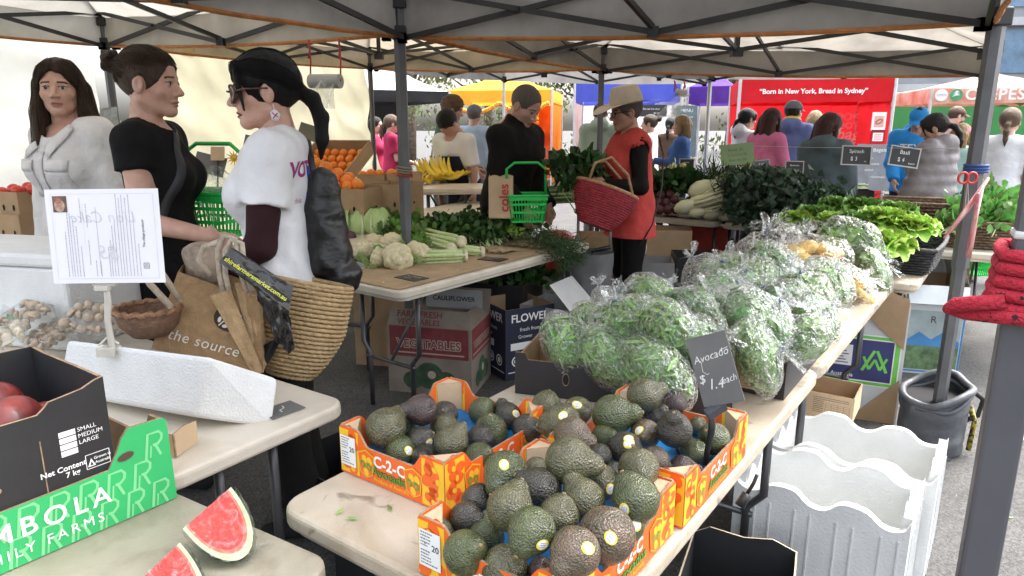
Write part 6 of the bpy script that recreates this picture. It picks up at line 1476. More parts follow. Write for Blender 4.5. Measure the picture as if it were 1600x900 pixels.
# ---- rolls of bags on cords
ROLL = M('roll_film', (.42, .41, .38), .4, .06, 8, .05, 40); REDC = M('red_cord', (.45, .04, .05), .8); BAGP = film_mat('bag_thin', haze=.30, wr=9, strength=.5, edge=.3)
def roll(label, xa, xb, y, Y, r, ya, cordm, hang, tilt=0):
    pa, pb = aty(xa, y, Y), aty(xb, y + tilt, Y - .05); t = thing('bag_roll', label, 'bag roll', (pa + pb) / 2); o = (pa + pb) / 2; a, b = pa - o, pb - o; ax = (b - a).normalized()
    mb = MB(); mb.tube([a, a + ax * .002, b - ax * .002, b], r, 24); mb.build('roll', ROLL, t, False, bevel=.004); cr_ = MB(); cr_.tube([a - ax * .002, a + ax * .03], r * .36, 14); cr_.build('core', INK, t)
    cd = MB()
    for p, xx in ((a, xa), (b, xb)): q = aty(xx - 3, ya, Y + .05) - o; cd.tube([p, p.lerp(q, .5) + Vector((.006, 0, 0)), q], .004, 6); cd.tube([q, q + Vector((.006, -.006, -.05)), q + Vector((-.004, -.006, -.09))], .005, 6)
    cd.build('cord', cordm, t, True)
    sh = MB(); sh.grid(lambda u, v: (a + ax * (.02 + u * hang[0])) + Vector((hang[2] * v * (1 - .6 * u), -r * 1.02 + .01 * math.sin(u * 9 + v * 4), -v * hang[1] * (1 - hang[3] * u))), 14, 10); sh.build('loose_bag', BAGP, t, True)
roll('grey roll of produce bags hanging on red cords before the cream wall', 485, 532, 127, 3.55, .034, 62, REDC, (.12, .13, .0, 0))
roll('small roll of bags hanging on cords right of the hat', 1057, 1072, 144, 6.0, .030, 126, REDC, (.10, .22, -.22, .2), 2)
# ---- under the middle table: printed boxes
VGB = M('veg_board', (.24, .20, .165), .8, .1, 8, .1, 60); VRED = M('veg_red', (.20, .035, .04), .7, .1, 20); VGRN = M('veg_green', (.05, .10, .05), .7, .3, 14); NAVY = M('navy_board', (.018, .022, .05), .6, .08, 8); WHB = M('white_board', (.62, .63, .63), .7, .05, 8, .05, 60); GRYB = M('grey_board', (.34, .345, .35), .75, .06, 8, .05, 60)
def vegprint(big, word2=True):
    def f(T, L, h, p):
        mb = MB(); quad(mb, T, -L * .47, h * .55, L * .47, h * .99, 0); quad(mb, T, -L * .42, h * .60, L * .42, h * .62, 1, .0012)
        write(mb, T, 'VEGETABLES', 0, h * .74, L * .135, 1, bold=.085, dz=.0022); write(mb, T, 'VEGETABLES', 0, h * .74, L * .135, 2, bold=.01, dz=.003)
        for x, y, rx, ry in ((0, .28, .17, .20), (-.20, .2, .12, .13), (.2, .22, .12, .14), (.02, .3, .10, .11)): disc(mb, T, x * L, y * h, rx * L, ry * h, 3, .001 + abs(x) * .001 + ry * .001)
        disc(mb, T, .03 * L, .30 * h, .05 * L, .06 * h, 1, .003); mb.build('print', [VRED, M('veg_red_pale', (.46, .38, .31), .7), VRED, VGRN], p)
    return f
vb = carton('vegetable_box', 'open cardboard box printed with red vegetable lettering, under the middle table', Vector((-.42, 3.90, .0)), R(14), .50, .40, .40, VGB, VGB, CARDE, holes=False, extra={0: vegprint(1), 1: vegprint(1)}, flaps={0: (-28, .10), 1: (-70, .10), 2: (25, .14)})
for c in vb.children:
    if c.name.startswith('flap'):
        pass
mb = MB(); T = frame((-.25 + .25, -.20 - .045, .46), (1, 0, 0), (0, .45, .9)); write(mb, T, 'FARM FRESH', -.03, .020, .048, 0, bold=.02, dz=.012); write(mb, T, 'VEGETABLES', -.03, -.024, .044, 0, bold=.02, dz=.012); mb.build('lettering', [VRED], vb)
mb = MB(); T = frame((0, .19, .47), (1, 0, 0), (0, 0, 1)); mb.prism([(-.16, -.06), (.20, -.06), (.20, .06), (-.16, .06)], -.004, 0, 0, T); write(mb, T, 'CAULIFLOWER', .02, .0, .040, 1, bold=.02); mb.build('back_card', [GRYB, INK], vb)
for i, (x, y, r) in enumerate(((634, 508, .075), (728, 508, .075))):
    p = aty(x, y, 3.9); o = tag(link('cauliflower', cau_me[0], None, None, p), ('greenish cauliflower at the left inside the printed vegetable box', 'cream cauliflower at the right inside the printed vegetable box')[i], 'cauliflower', 'cauliflowers under the table'); o.scale = (r, r, r)
def navyprint(T, L, h, p):
    mb = MB(); write(mb, T, 'FLOWER', 0, h * .86, L * .2, 0, bold=.02); write(mb, T, 'fresh from', 0, h * .70, L * .1, 0); write(mb, T, 'Grower', -.1 * L, h * .60, L * .09, 0); quad(mb, T, -L * .4, h * .42, L * .1, h * .52, 0)
    for k in range(3): ring(mb, T, (-.28 + .28 * k) * L, h * .26, L * .10, L * .10, .25, 0); disc(mb, T, (-.28 + .28 * k) * L, h * .26, L * .05, L * .05, 0)
    quad(mb, T, -L * .45, h * .10, L * .45, h * .115, 0); mb.build('print', [WHP], p)
carton('navy_box', 'navy blue cauliflower box with white print, right of the vegetable box', Vector((.02, 4.15, 0)), R(-30), .34, .36, .44, NAVY, CARD, CARDE, holes=False, extra={0: navyprint, 3: navyprint})
carton('dark_box', 'dark open box of leafy trimmings under the herb end of the table', Vector((-.10, 4.55, 0)), R(20), .52, .40, .50, BKC, BKC, CARDE, holes=False)
bunch('leaf_trimmings', 'dark leafy trimmings spilling from the box under the herbs', 'leaves', [Vector((-.22, 4.45, .55)), Vector((-.02, 4.45, .56)), Vector((.10, 4.5, .52))], 110, .06, LPAR, .08, 21, .5, .45)
carton('grey_box', 'grey white box with a raised flap under the right end of the middle table', Vector((.28, 4.2, 0)), R(30), .34, .34, .42, GRYB, WHB, CARDE, holes=False, flaps={1: (-45, .20)})
carton('brown_box', 'brown carton in the shade under the left end of the middle table', Vector((-.75, 4.35, 0)), R(10), .45, .35, .52, CARD, CARD, CARDE, holes=False)
# shopping trolley: grey bag on a frame with a black handle
TRB = M('trolley_cloth', (.16, .16, .165), .55, .12, 5, .4, 18); tt = thing('shopping_trolley', 'grey shopping trolley bag with black looped handle at the end of the herb table', 'trolley', (.50, 4.42, 0), R(-20)); mb = MB()
mb.grid(lambda u, v: ((.17 * math.cos(6.2832 * u) * (1 if abs(math.cos(6.2832 * u)) < .7 else .95)) * (1 + .04 * mnoise.noise(Vector((u * 6, v * 4, 1)))) * (.82 + .18 * v), .12 * math.sin(6.2832 * u) * (.85 + .15 * v) + .02 * mnoise.noise(Vector((u * 9, v * 5, 4))), .12 + .58 * v), 40, 14); mb.build('bag', TRB, tt, True)
mb = MB(); mb.tube([(-.11, .12, .1), (-.11, .13, .95), (-.10, .12, 1.03), (0, .11, 1.06), (.10, .12, 1.03), (.11, .13, .95), (.11, .12, .1)], .010, 8); mb.build('frame', CHR, tt, True)
mb = MB(); mb.tube([(-.112, .13, .93), (-.105, .125, 1.03), (-.05, .11, 1.06), (.05, .11, 1.06), (.105, .125, 1.03), (.112, .13, .93)], .018, 8); mb.tube([(-.12, .1, .72), (0, .09, .69), (.12, .1, .72)], .014, 7); mb.build('handle', BLKP, tt, True)
for s in (-1, 1):
    mb = MB(); mb.tube([(s * .17, .12, .08), (s * .20, .12, .08)], .08, 18); mb.build('wheel', BLKP, tt)
# ------------------------------------------------------------------ table behind: leeks, beetroot, fennel, kale
mb = MB(); mb.grid(lambda u, v: tuple(onP(.05 + 2.60 * u, -.035 + .60 * v, .748 + .012 * abs(math.sin(u * 38)) * (1 - v) * (v < .2) + .003)), 90, 8); tag(mb.build('brown_paper', M('brown_paper_wavy', (.26, .18, .11), .9, .12, 6, .2, 60), None, True), 'wavy brown paper under the fennel and kale', 'paper')
LEK = M('leek_green', (.16, .25, .11), .5, .2, 6, .1, 30, island=.3); BEET = M('beetroot', (.10, .025, .035), .6, .25, 10, .2, 40); FEN = M('fennel_bulb', (.66, .63, .48), .45, .2, 6, .2, 24, col2=(.50, .54, .30), stretch=(6, 6, 1))
t = thing('leek_pile', 'pile of long leeks and spring onions behind the red basket', 'leeks', onP(.3, .25)); mb = MB(); rn = random.Random(6)
for k in range(44): y_ = rn.uniform(-.20, .25); z_ = rn.uniform(.01, .20) * (1 - abs(y_) * 1.5); a = Vector((-.75 + rn.uniform(-.1, .1), y_ + .25, z_)); b = Vector((.55 + rn.uniform(-.1, .1), y_ + rn.uniform(-.08, .08), z_ + rn.uniform(-.02, .03))); mb.tube([a, a.lerp(b, .4) + Vector((0, 0, .03)), b], [.008, .013, .010], 6)
mb.build('leaves', LEK, t, True)
beet_me = MB().lathe([(.001, -1.3), (.08, -1.0), (.35, -.8), (.85, -.4), (1.0, .1), (.8, .6), (.35, .85), (.001, .9)], 14).mesh('beetroot'); beet_me.materials.append(BEET); beet_me.polygons.foreach_set('use_smooth', [True] * len(beet_me.polygons))
for i, (x, y) in enumerate(((1030, 328), (1043, 328), (1056, 327), (1028, 316), (1040, 317), (1054, 312), (1032, 305), (1046, 304))):
    o = tag(link('beetroot', beet_me, None, None, aty(x, y, 5.75 + .06 * (i // 3)), (R(90), 0, R(20 * i))), f"beetroot, {ORD[i % 3]} from left in the {['bottom', 'middle', 'top'][i // 3]} layer beside the red vest", 'beetroot', 'beetroots'); o.scale = (.042,) * 3
bunch('beetroot_leaves', 'dark beetroot leaves between the red vest and the fennel', 'leaves', [aty(1040, 288, 6.0), aty(1060, 282, 6.0), aty(1028, 292, 6.0), aty(1075, 290, 6.0)], 120, .09, LF['herb'], .07, 31, .4, .45)
fen_me = MB().lathe([(.001, -1.15), (.35, -1.1), (.75, -.75), (.95, -.2), (.85, .35), (.6, .8), (.42, 1.15), (.001, 1.2)], 16, sy=.75).mesh('bulb'); fen_me.materials.append(FEN); fen_me.polygons.foreach_set('use_smooth', [True] * len(fen_me.polygons))
fst = MB(); rn = random.Random(3)
for k in range(6): a = k * 1.05; fst.tube([(.35 * math.cos(a), .25 * math.sin(a), .9), (.5 * math.cos(a) + .1, .4 * math.sin(a), 2.0), (.6 * math.cos(a) + .3, .5 * math.sin(a), 3.6)], [.22, .16, .07], 7)
fst_me = fst.mesh('stalks'); fst_me.materials.append(FEN); fst_me.polygons.foreach_set('use_smooth', [True] * len(fst_me.polygons))
for i, (x, y, r, q, lb) in enumerate(((1072, 323, .068, (R(70), 0, R(60)), 'fennel bulb lying leftmost, beside the beetroot'), (1088, 316, .060, (R(60), R(20), R(90)), 'fennel bulb second from left in the pile'), (1098, 295, .085, (R(70), 0, R(100)), 'largest fennel bulb, on top of the pile'), (1104, 317, .072, (R(75), 0, R(80)), 'fennel bulb under the largest one'), (1113, 332, .060, (R(80), 0, R(80)), 'fennel bulb at the front edge in the middle'),
      (1138, 332, .066, (R(65), 0, R(110)), 'fennel bulb at the right end with a thin curved stalk'), (1090, 332, .050, (R(80), 0, R(70)), 'small fennel bulb low at the front'))):
    p = aty(x, y, 5.5 + (335 - y) * .006); t = thing('fennel', lb, 'fennel', p, 0, 'fennel bulbs'); r *= 1.25; t.rotation_euler = q; t.scale = (r, r, r); link('bulb', fen_me, None, t); link('stalks', fst_me, None, t)
bunch('fennel_fronds', 'dark feathery fennel fronds behind the bulbs', 'fennel fronds', [aty(1140, 292, 5.8), aty(1155, 285, 5.8), aty(1120, 280, 5.9), aty(1145, 300, 5.7), aty(1158, 308, 5.6)], 300, .10, LF['dill'], .08, 33, .2, .06)
for i, (pts, lb, m) in enumerate((([(1165, 290), (1175, 305), (1160, 318), (1185, 285), (1170, 330)], 'dark curly kale bunch right of the fennel', 'kale'), ([(1195, 300), (1205, 318), (1190, 330), (1210, 290), (1200, 340)], 'kale bunch in the middle of the dark heap', 'kale'), ([(1235, 305), (1245, 322), (1225, 325), (1250, 300)], 'kale bunch in front of the blue grey coat', 'kale'), ([(1275, 312), (1290, 325), (1265, 328), (1300, 322)], 'kale bunch at the right end by the sleeve', 'kale'))):
    bunch('kale_bunch', lb, 'kale', [aty(x, y, 5.25 - .15 * i + (330 - y) * .004) for x, y in pts], 210, .055, LF[m], .075, 41 + i, .5, .55, group='kale bunches', curl=.9)
bunch('kale_stalks', 'pale kale stalks at the front edge of the dark heap', 'kale', [aty(1175, 342, 5.2), aty(1200, 345, 5.1)], 60, .07, LF['leek'], .05, 47, .3, .2)
bunch('white_flowers', 'pale flower tops behind the green price card', 'flowers', [aty(1165, 262, 6.0), aty(1150, 258, 6.0), aty(1060, 270, 6.6), aty(1050, 272, 6.6)], 40, .05, M('pale_petal', (.75, .72, .35), .6, .2, 9, island=.2), .06, 48, .6, .6)
# lettuces in black wicker basket
WKB = M('wicker_black', (.05, .048, .05), .6, .3, 50, .8, 150); WKBR = M('wicker_tan', (.22, .14, .085), .7, .3, 50, .8, 150)
def basket(label, c, yaw, w, d, h, mat, flare=1.12, cat='basket', rows=9):
    t = thing('wicker_basket', label, cat, c, -yaw, 'wicker baskets'); 
    def pt(u, v, o=0):
        a = 6.2832 * u; cx, sy = math.cos(a), math.sin(a); k = 1 / max(abs(cx), abs(sy)) ** .88; f = (1 + (flare - 1) * v); return Vector((cx * k * w / 2 * f + o * cx, sy * k * d / 2 * f + o * sy, h * v))
    wv = MB(); n = 64
    for j in range(rows):
        v = (j + .5) / rows; wv.tube([pt(i / n, v, .006 * (1 if (i + j) % 2 else -1)) for i in range(n)], h / rows * .46, 5, closed=True)
    wv.build('weave', mat, t, True); rm = MB(); rm.tube([pt(i / n, 1.02) for i in range(n)], .012, 6, closed=True); rm.build('rim', mat, t, True); bs = MB(); bs.grid(lambda u, v: tuple(pt(u, v, -.006)), 48, 3); bs.box((0, 0, .006), (w * .96, d * .96, .01)); bs.build('lining', mat, t); return t
basket('black wicker basket of green lettuces at the end of the long table', Vector((2.10, 3.86, .745)), R(36), .52, .60, .13, WKB)
def lettuce(label, p, r, mat, seed):
    t = thing('lettuce', label, 'lettuce', p, random.Random(seed).uniform(0, 6), 'lettuces'); mb = MB(); rn = random.Random(seed)
    for k in range(34):
        a = k * 2.4 + rn.uniform(-.2, .2); f = k / 34; tilt = .15 + 1.25 * f; L = r * (.70 + .40 * f) * rn.uniform(.9, 1.1); W = r * (.62 + .25 * f); q = Matrix.Rotation(a, 3, 'Z'); ph = rn.uniform(0, 6)
        def fn(u, v, q=q, tilt=tilt, L=L, W=W, ph=ph):
            s = 2 * u - 1; e = v * (1 - .30 * s * s * v); rf = r * .085 * v * (.25 + abs(s) ** 1.5 + .9 * v ** 3) * math.sin(s * 9 + ph + v * 4) + r * .04 * v * math.sin(s * 21 + ph * 2)
            bend = tilt * (.35 + .65 * e) + .25 * e; y = L * e * math.sin(bend); z = L * e * math.cos(bend); w = s * W * (.22 + .78 * v ** .7) * .85
            return q @ Vector((w, y - rf * math.cos(bend) - .18 * W * s * s * v, z + rf * math.sin(bend) + .25 * W * s * s * v))
        mb.grid(fn, 14, 7)
    mb.build('leaves', mat, t, True); return t
for i, (x, y, z, r, m, lb) in enumerate(((1375, 395, .86, .14, 'lettuce', 'bright green frilly lettuce nearest the basket front'), (1420, 368, .92, .13, 'lettuce', 'bright frilly lettuce at the right end of the basket'), (1378, 355, .95, .13, 'lettuce', 'bright lettuce in the middle of the basket'), (1340, 362, .92, .13, 'lettuce_dark', 'darker frilly lettuce left of the bright ones'), (1350, 335, .97, .12, 'lettuce_dark', 'dark green lettuce at the back of the heap'),
      (1305, 358, .90, .12, 'lettuce', 'pale broad leaved lettuce behind the milky bag'), (1310, 332, .95, .12, 'lettuce_dark', 'dark lettuce by the sleeve of the blue grey coat'), (1275, 345, .90, .12, 'lettuce_dark', 'leafy green lettuce left of the heap'), (1245, 352, .88, .11, 'lettuce', 'leaf lettuce at the left end of the heap'), (1285, 365, .86, .11, 'lettuce', 'yellow green lettuce just above the plastic bags'), (1400, 340, .97, .11, 'lettuce_dark', 'small dark lettuce against the wicker basket'))):
    lettuce(lb, atz(x, y, z), r * 1.18, LF[m], i + 2)
# wicker baskets on the right table, herbs in them
basket('tan wicker basket at back, behind the lettuces', Vector((2.95, 4.95, .745)), R(25), .50, .40, .22, WKBR); basket('tan wicker basket with bunched herbs, in front right beside the rhubarb', Vector((3.05, 4.40, .745)), R(25), .46, .36, .16, WKBR)
bunch('herb_bunches', 'green herb bunches filling the front right wicker basket', 'herbs', [Vector((2.9, 4.4, .95)), Vector((3.05, 4.42, .97)), Vector((3.2, 4.5, .98)), Vector((3.0, 4.3, .92)), Vector((2.80, 4.32, .92)), Vector((3.15, 4.62, 1.03))], 110, .07, LF['spinach'], .06, 61, .5, .35, stems=(-.08, -.08, -.06))
ct = carton('black_crate', 'black plastic crate holding pale spring onions', Vector((2.98, 6.35, .782)), R(8), .50, .36, .15, M('crate_black', (.012, .012, .014), .4, .1, 9), group=None, cat='crate')
mb = MB(); rn = random.Random(2)
for k in range(20): a = Vector((-.2 + rn.uniform(0, .05), rn.uniform(-.12, .12), .14 + rn.uniform(0, .05))); mb.tube([a, a + Vector((.38, rn.uniform(-.05, .05), .01))], [.012, .007], 6)
tag(mb.build('spring_onions', M('onion_pale', (.55, .66, .40), .5, .2, 8), None, True, (2.98, 6.35, .782)), 'pale spring onions laid across the black crate', 'spring onions')
# rhubarb hung from the right pole with scissors and blue cord
RHU = M('rhubarb', (.55, .07, .11), .4, .3, 3, .1, 40, col2=(.68, .45, .42), stretch=(10, 10, 1.2)); t = thing('rhubarb_stalks', 'pink rhubarb stalks tied to the right grey pole', 'rhubarb', aty(1528, 280, 2.75)); o = aty(1528, 280, 2.75); mb = MB(); rn = random.Random(4)
for k in range(9):
    a = aty(1545 - k * 2, 278 + k * 3, 2.74 - .01 * k) - o; b = aty(1475 + k * 3 if k < 5 else 1500 + k * 2, 372 - k * 3 if k < 5 else 395 + k, 2.70 + .02 * k) - o; mb.tube([a, a.lerp(b, .5) + Vector((0, 0, -.006)), b], [.006, .009, .004], 6)
mb.build('stalks', RHU, t, True)
mb = MB(); o = aty(1526, 262, 2.86)
for k in range(3): mb.tube([(.042 * math.cos(a), .042 * math.sin(a), .012 * k) for a in (6.2832 * i / 14 for i in range(14))], .0065, 6, closed=True)
tag(mb.build('blue_cord', M('cord_blue', (.03, .07, .22), .7), None, True, (1.955, 2.95, o.z - .02)), 'blue cord wound round the right pole above the rhubarb', 'cord')
t = thing('scissors', 'red handled scissors hanging on the right pole', 'scissors', aty(1512, 278, 2.84)); mb = MB()
for s in (-1, 1): mb.tube([(s * .018 + .020 * math.cos(a), 0, .022 * math.sin(a)) for a in (6.2832 * i / 12 for i in range(12))], .005, 6, closed=True)
mb.build('handles', M('scissor_red', (.55, .03, .03), .4), t, True); mb = MB(); mb.beam((0, 0, -.02), (.02, 0, -.13), .012, .003); mb.beam((0, .003, -.02), (.006, .003, -.13), .012, .003); mb.build('blades', CHR, t)
# ---- price boards
def chalkboard(label, x, y, Y, w, h, lines, tilt=0, mat=None, frame_=True, ink=None, stem=0):
    p = aty(x, y, Y); t = thing('price_board', label, 'sign', p, 0, 'price boards'); t.rotation_euler = (-.08, tilt, 0)
    mb = MB(); mb.box((0, 0, 0), (w, .006, h)); mb.build('board', mat or M('board_black', (.018, .018, .02), .55, .1, 9), t); T = frame((0, -.0032, 0), (1, 0, 0), (0, 0, 1))
    if frame_:
        f = MB(); [f.box(c, s) for c, s in (((0, 0, h / 2), (w + .012, .010, .008)), ((0, 0, -h / 2), (w + .012, .010, .008)), ((w / 2, 0, 0), (.008, .0102, h + .008)), ((-w / 2, 0, 0), (.008, .0102, h + .008)))]; f.build('frame', M('board_frame', (.45, .44, .42), .6), t)
    lt = MB(); [write(lt, T, s, xx * w, yy * h, sz * h, 0, wobble=.05, dz=.0008) for s, xx, yy, sz in lines]; lt.build('lettering', ink or CHALK, t)
    if stem: s = MB(); s.tube([(0, .006, -h / 2), (0, .006, -h / 2 - stem)], .005, 6); s.build('stake', BLKP, t)
    return t
chalkboard('black chalkboard reading Spinach hanging on the wire', 1338, 243, 5.0, .205, .130, [('Spinach', .0, .22, .27), ('$ 3', -.08, -.18, .30), ('ea', .32, -.3, .14)], .03)
chalkboard('black chalkboard reading Basil hanging on the wire, tilted', 1413, 245, 4.9, .205, .130, [('Basil', -.02, .22, .30), ('$ 4', -.10, -.18, .30), ('bunch', .28, -.32, .14)], .14)
PGRN = M('card_green', (.30, .42, .22), .7, .05, 6, trans=.2)
chalkboard('pale green handwritten price card above the fennel, tilted', 1152, 241, 5.8, .27, .17, [('Fennel  $3', -.05, .22, .17), ('2 bunches $5', 0, -.02, .17), ('Beetroot $4', 0, -.27, .17)], -.1, PGRN, False, M('ink_pencil', (.12, .18, .10), .8), .2)
chalkboard('blue grey price card between green card and black card', 1190, 259, 5.9, .13, .09, [('Kale', 0, .15, .3), ('$2.50', 0, -.2, .3)], -.12, M('card_bluegrey', (.12, .14, .17), .6), True, None, .2)
chalkboard('small black price card left of the blue grey coat', 1241, 262, 5.9, .15, .105, [('Beetroot', 0, .18, .2), ('$3 bunch', 0, -.2, .2)], .02, None, True, None, .2)
chalkboard('black price card half hidden behind the blue grey coat', 1320, 266, 6.4, .15, .11, [('Leeks', 0, .15, .22), ('$2', 0, -.2, .22)], 0, None, True, None, .2)
chalkboard('small black price card at the purple stall, right of the red vest', 1073, 256, 7.4, .15, .10, [('Apples', 0, .15, .2), ('$4 kg', 0, -.2, .2)], .02, None, True, None, .2)
chalkboard('black price card before the orange stall, left one of a pair', 842, 239, 8.2, .16, .12, [('Tomato', 0, .15, .2), ('$5', 0, -.2, .2)], 0, None, True, None, .25)
chalkboard('black price card before the orange stall, right one of a pair', 868, 244, 8.0, .17, .13, [('Onion', 0, .15, .2), ('$3.50', 0, -.2, .2)], 0, None, True, None, .25)
chalkboard('wide black menu board under the blue stall valance, right of the hat', 1015, 173, 15.5, .75, .25, [('Coffee tea hot choc', 0, .15, .22), ('$4.50', .2, -.22, .22)], 0, None, False)
chalkboard('tall grey menu board full of chalk lines at the purple stall', 1072, 205, 13.5, .40, .95, [('MENU', 0, .40, .09)] + [(w, 0, .28 - k * .11, .055) for k, w in enumerate(('eggs on rye', 'toasties', 'bacon roll', 'iced tea', 'lemonade', 'flat white'))], 0, M('board_teal', (.10, .14, .15), .6), False)
chalkboard('grey bagel menu board below the red stall, between the coats', 1372, 262, 9.5, .62, .62, [('Bagels', 0, .38, .12), ('plain', -.2, .2, .08), ('sesame', -.1, .08, .08), ('onion', -.2, -.05, .08), ('cinnamon', 0, -.2, .08)], .02, M('board_grey', (.20, .21, .23), .6), False)
cwx = MB(); a, b = aty(1100, 226, 6.6), aty(1525, 232, 4.4); cwx.tube([a, a.lerp(b, .5) + Vector((0, 0, -.01)), b], .0022, 5); tag(cwx.build('wire', M('wire_grey', (.5, .5, .5), .5), None), 'thin wire carrying the chalkboards between the poles', 'wire')
# ---- under the back table
def koala(T, L, h, p):
    mb = MB(); write(mb, T, 'KOALA FARMS', -.03 * L, h * .62, L * .11, 0, bold=.01); disc(mb, T, -.12 * L, h * .45, .10 * L, .022, 1, .001); disc(mb, T, .22 * L, h * .22, .035 * L, .035, 1, .001); ring(mb, T, .38 * L, h * .24, .10 * L, .06, .2, 0); mb.build('print', [INK, M('hole_black2', (.01, .01, .01), .9)], p)
carton('white_box', 'whitish farm box with hand holes under the table, right of the hat wearer', Vector((1.08, 5.2, 0)), R(8), .30, .30, .50, GRYB, GRYB, CARDE, holes=False, extra={0: koala})
carton('black_box', 'black cardboard carton next to the whitish farm box', Vector((1.42, 5.2, 0)), R(6), .36, .34, .54, BKC, BKC, BKC, group=None); carton('brown_box', 'light brown carton on top behind the black one', Vector((1.32, 5.75, 0)), R(12), .36, .30, .66, CARDL, CARDL, CARDE); carton('brown_box', 'brown carton behind the red basket, under the leeks', Vector((.75, 5.8, 0)), R(12), .40, .30, .60, CARD, CARD, CARDE)
carton('red_carton', 'red and white carton half seen under the back table', Vector((1.75, 6.2, 0)), R(20), .4, .3, .62, M('red_board', (.45, .04, .03), .6, .2, 9), CARD, CARDE)
t = thing('red_bag', 'red crumpled bag on the sunlit ground behind the trolley', 'bag', (.45, 7.0, 0)); V, F = nets(lambda P: sd_ell(P, (0, 0, .22), (.28, .2, .25)) + .03 * wob(P, 14, 2), (-.4, -.35, -.05), (.4, .35, .6), .025); link('body', np_mesh('body', V, F), M('bag_red', (.5, .03, .03), .5, .15, 8), t)
# ------------------------------------------------------------------ right: boxes, bin bag and foam crates on the ground
def awprint(T, L, h, p):
    mb = MB(); G_, B_, W_ = 0, 1, 2
    quad(mb, T, -L * .49, h * .30, L * .47, h * .74, 2, .0006); quad(mb, T, -L * .48, h * .31, L * .46, h * .73, 0, .0012); quad(mb, T, -L * .45, h * .335, L * .42, h * .705, 2, .0018); quad(mb, T, -L * .44, h * .345, L * .41, h * .695, 1, .0024)
    quad(mb, T, -L * .13, h * .46, L * .08, h * .64, 2, .003)
    for k in range(6): quad(mb, T, -L * .12, h * (.48 + .025 * k), -L * .12 + L * (.17 - .02 * (k % 3)), h * (.488 + .025 * k), 1, .0036)
    for k in range(2): quad(mb, T, -L * (.40 - .11 * k), h * .62, -L * (.32 - .11 * k), h * .67, 2, .003)
    cx, cy = L * .27, h * .52; s = L * .10
    for q in (-1, 1): stroke(mb, T, [(cx + q * s, cy - s), (cx + q * s * .1, cy + s)], .014, 0, .0032); stroke(mb, T, [(cx + q * s * .95, cy + s * .35), (cx + q * s * .45, cy - s * .8)], .012, 0, .0036); stroke(mb, T, [(cx + q * s * .45, cy - s * .8), (cx, cy + s * .15)], .012, 0, .004)
    write(mb, T, 'produce of Australia', -L * .12, h * .38, .030, 2, bold=.01, dz=.003); mb.build('print', [M('aw_green', (.18, .62, .08), .5), M('aw_navy', (.035, .04, .16), .5), WHP], p)
AWY = R(24)
carton('white_box', 'white carton with a navy and lime green print, under the table edge', Vector((1.80, 3.60, 0)), AWY, .56, .40, .62, WHB, WHB, CARDE, holes=False, extra={0: awprint}, flaps={0: (20, .02)})
mb = MB(); q_ = Vector((math.cos(AWY), -math.sin(AWY), 0)); T = frame(Vector((1.80, 3.60, 0)) - Vector((math.sin(AWY), math.cos(AWY), 0)) * .212, q_, (0, 0, 1)); card_wall(mb, T, [(.02, .62), (.27, .40), (.27, .66), (.19, .69), (.10, .74), (.0, .73)], .004); card_wall(mb, T, [(.06, .0), (.27, .0), (.27, .24)], .004); tag(mb.build('cardboard_flap', [CARD, CARDE], None), 'torn brown cardboard leaning on the white and navy carton', 'cardboard')
carton('white_box', 'tall white carton with a mint stripe behind the navy printed one', Vector((2.22, 4.15, 0)), R(30), .38, .36, .70, WHB, WHB, CARDE, holes=False, extra={0: lambda T, L, h, p: quad_part(p, T, L * .1, h * .25, L * .45, h * .8, M('mint_print', (.15, .50, .38), .6))} if False else None)
def mtn(T, L, h, p):
    mb = MB(); quad(mb, T, -L * .45, h * .05, L * .45, h * .72, 0); poly(mb, T, [(-L * .45, h * .35), (-L * .2, h * .48), (0, h * .40), (L * .2, h * .5), (L * .45, h * .38), (L * .45, h * .3), (-L * .45, h * .3)], 1, .0014); quad(mb, T, -L * .45, h * .05, L * .45, h * .32, 2, .002); write(mb, T, 'R', 0, h * .62, .06, 3, dz=.002)
    for a, b in (((-.48, .03), (-.48, .75)), ((.48, .03), (.48, .75)), ((-.48, .03), (.48, .03))): stroke(mb, T, [(a[0] * L, a[1] * h), (b[0] * L, b[1] * h)], .010, 1, .0016)
    mb.build('print', [M('mtn_sky', (.30, .36, .36), .6), M('mtn_blue', (.05, .20, .42), .6), M('mtn_field', (.12, .20, .09), .6, .3, 20), INK], p)
def bluelines(T, L, h, p):
    mb = MB(); [stroke(mb, T, [(-L * .45, h * y), (L * .45, h * y)], .008, 0) for y in (.05, .92)]; [quad(mb, T, -L * .2, h * y, L * .2, h * (y + .03), 0) for y in (.6, .45)]; mb.build('print', [M('mtn_blue', (.05, .20, .42), .6)], p)
carton('printed_box', 'open carton with a blue mountain and green field picture, beside the right pole', Vector((2.62, 4.25, 0)), R(16), .34, .44, .56, M('box_paleblue', (.50, .54, .56), .7, .05, 8), CARD, CARDE, holes=False, extra={0: mtn, 1: bluelines}, flaps={0: (150, .12), 1: (-20, .16), 2: (10, .14)})
carton('brown_box', 'big brown carton under the basket table, behind the mountain print box', Vector((2.85, 5.0, 0)), R(20), .80, .45, .62, CARD, CARD, CARDE, holes=False)
small = carton('printed_box', 'small open tan carton wedged under the table edge with a printed grid', Vector((1.36, 2.86, .28)), R(34), .30, .22, .11, CARDL, CARD, CARDE, holes=False, extra={0: lambda T, L, h, p: gridlabel(T, L, h, p, .45, .98, 6, 4)})
mb = MB(); mb.box((1.36, 2.86, .14), (.26, .2, .276), rz=-R(34)); tag(mb.build('foam_block', FOAM, None, bevel=.01), 'white foam block under the small tan carton', 'foam box')
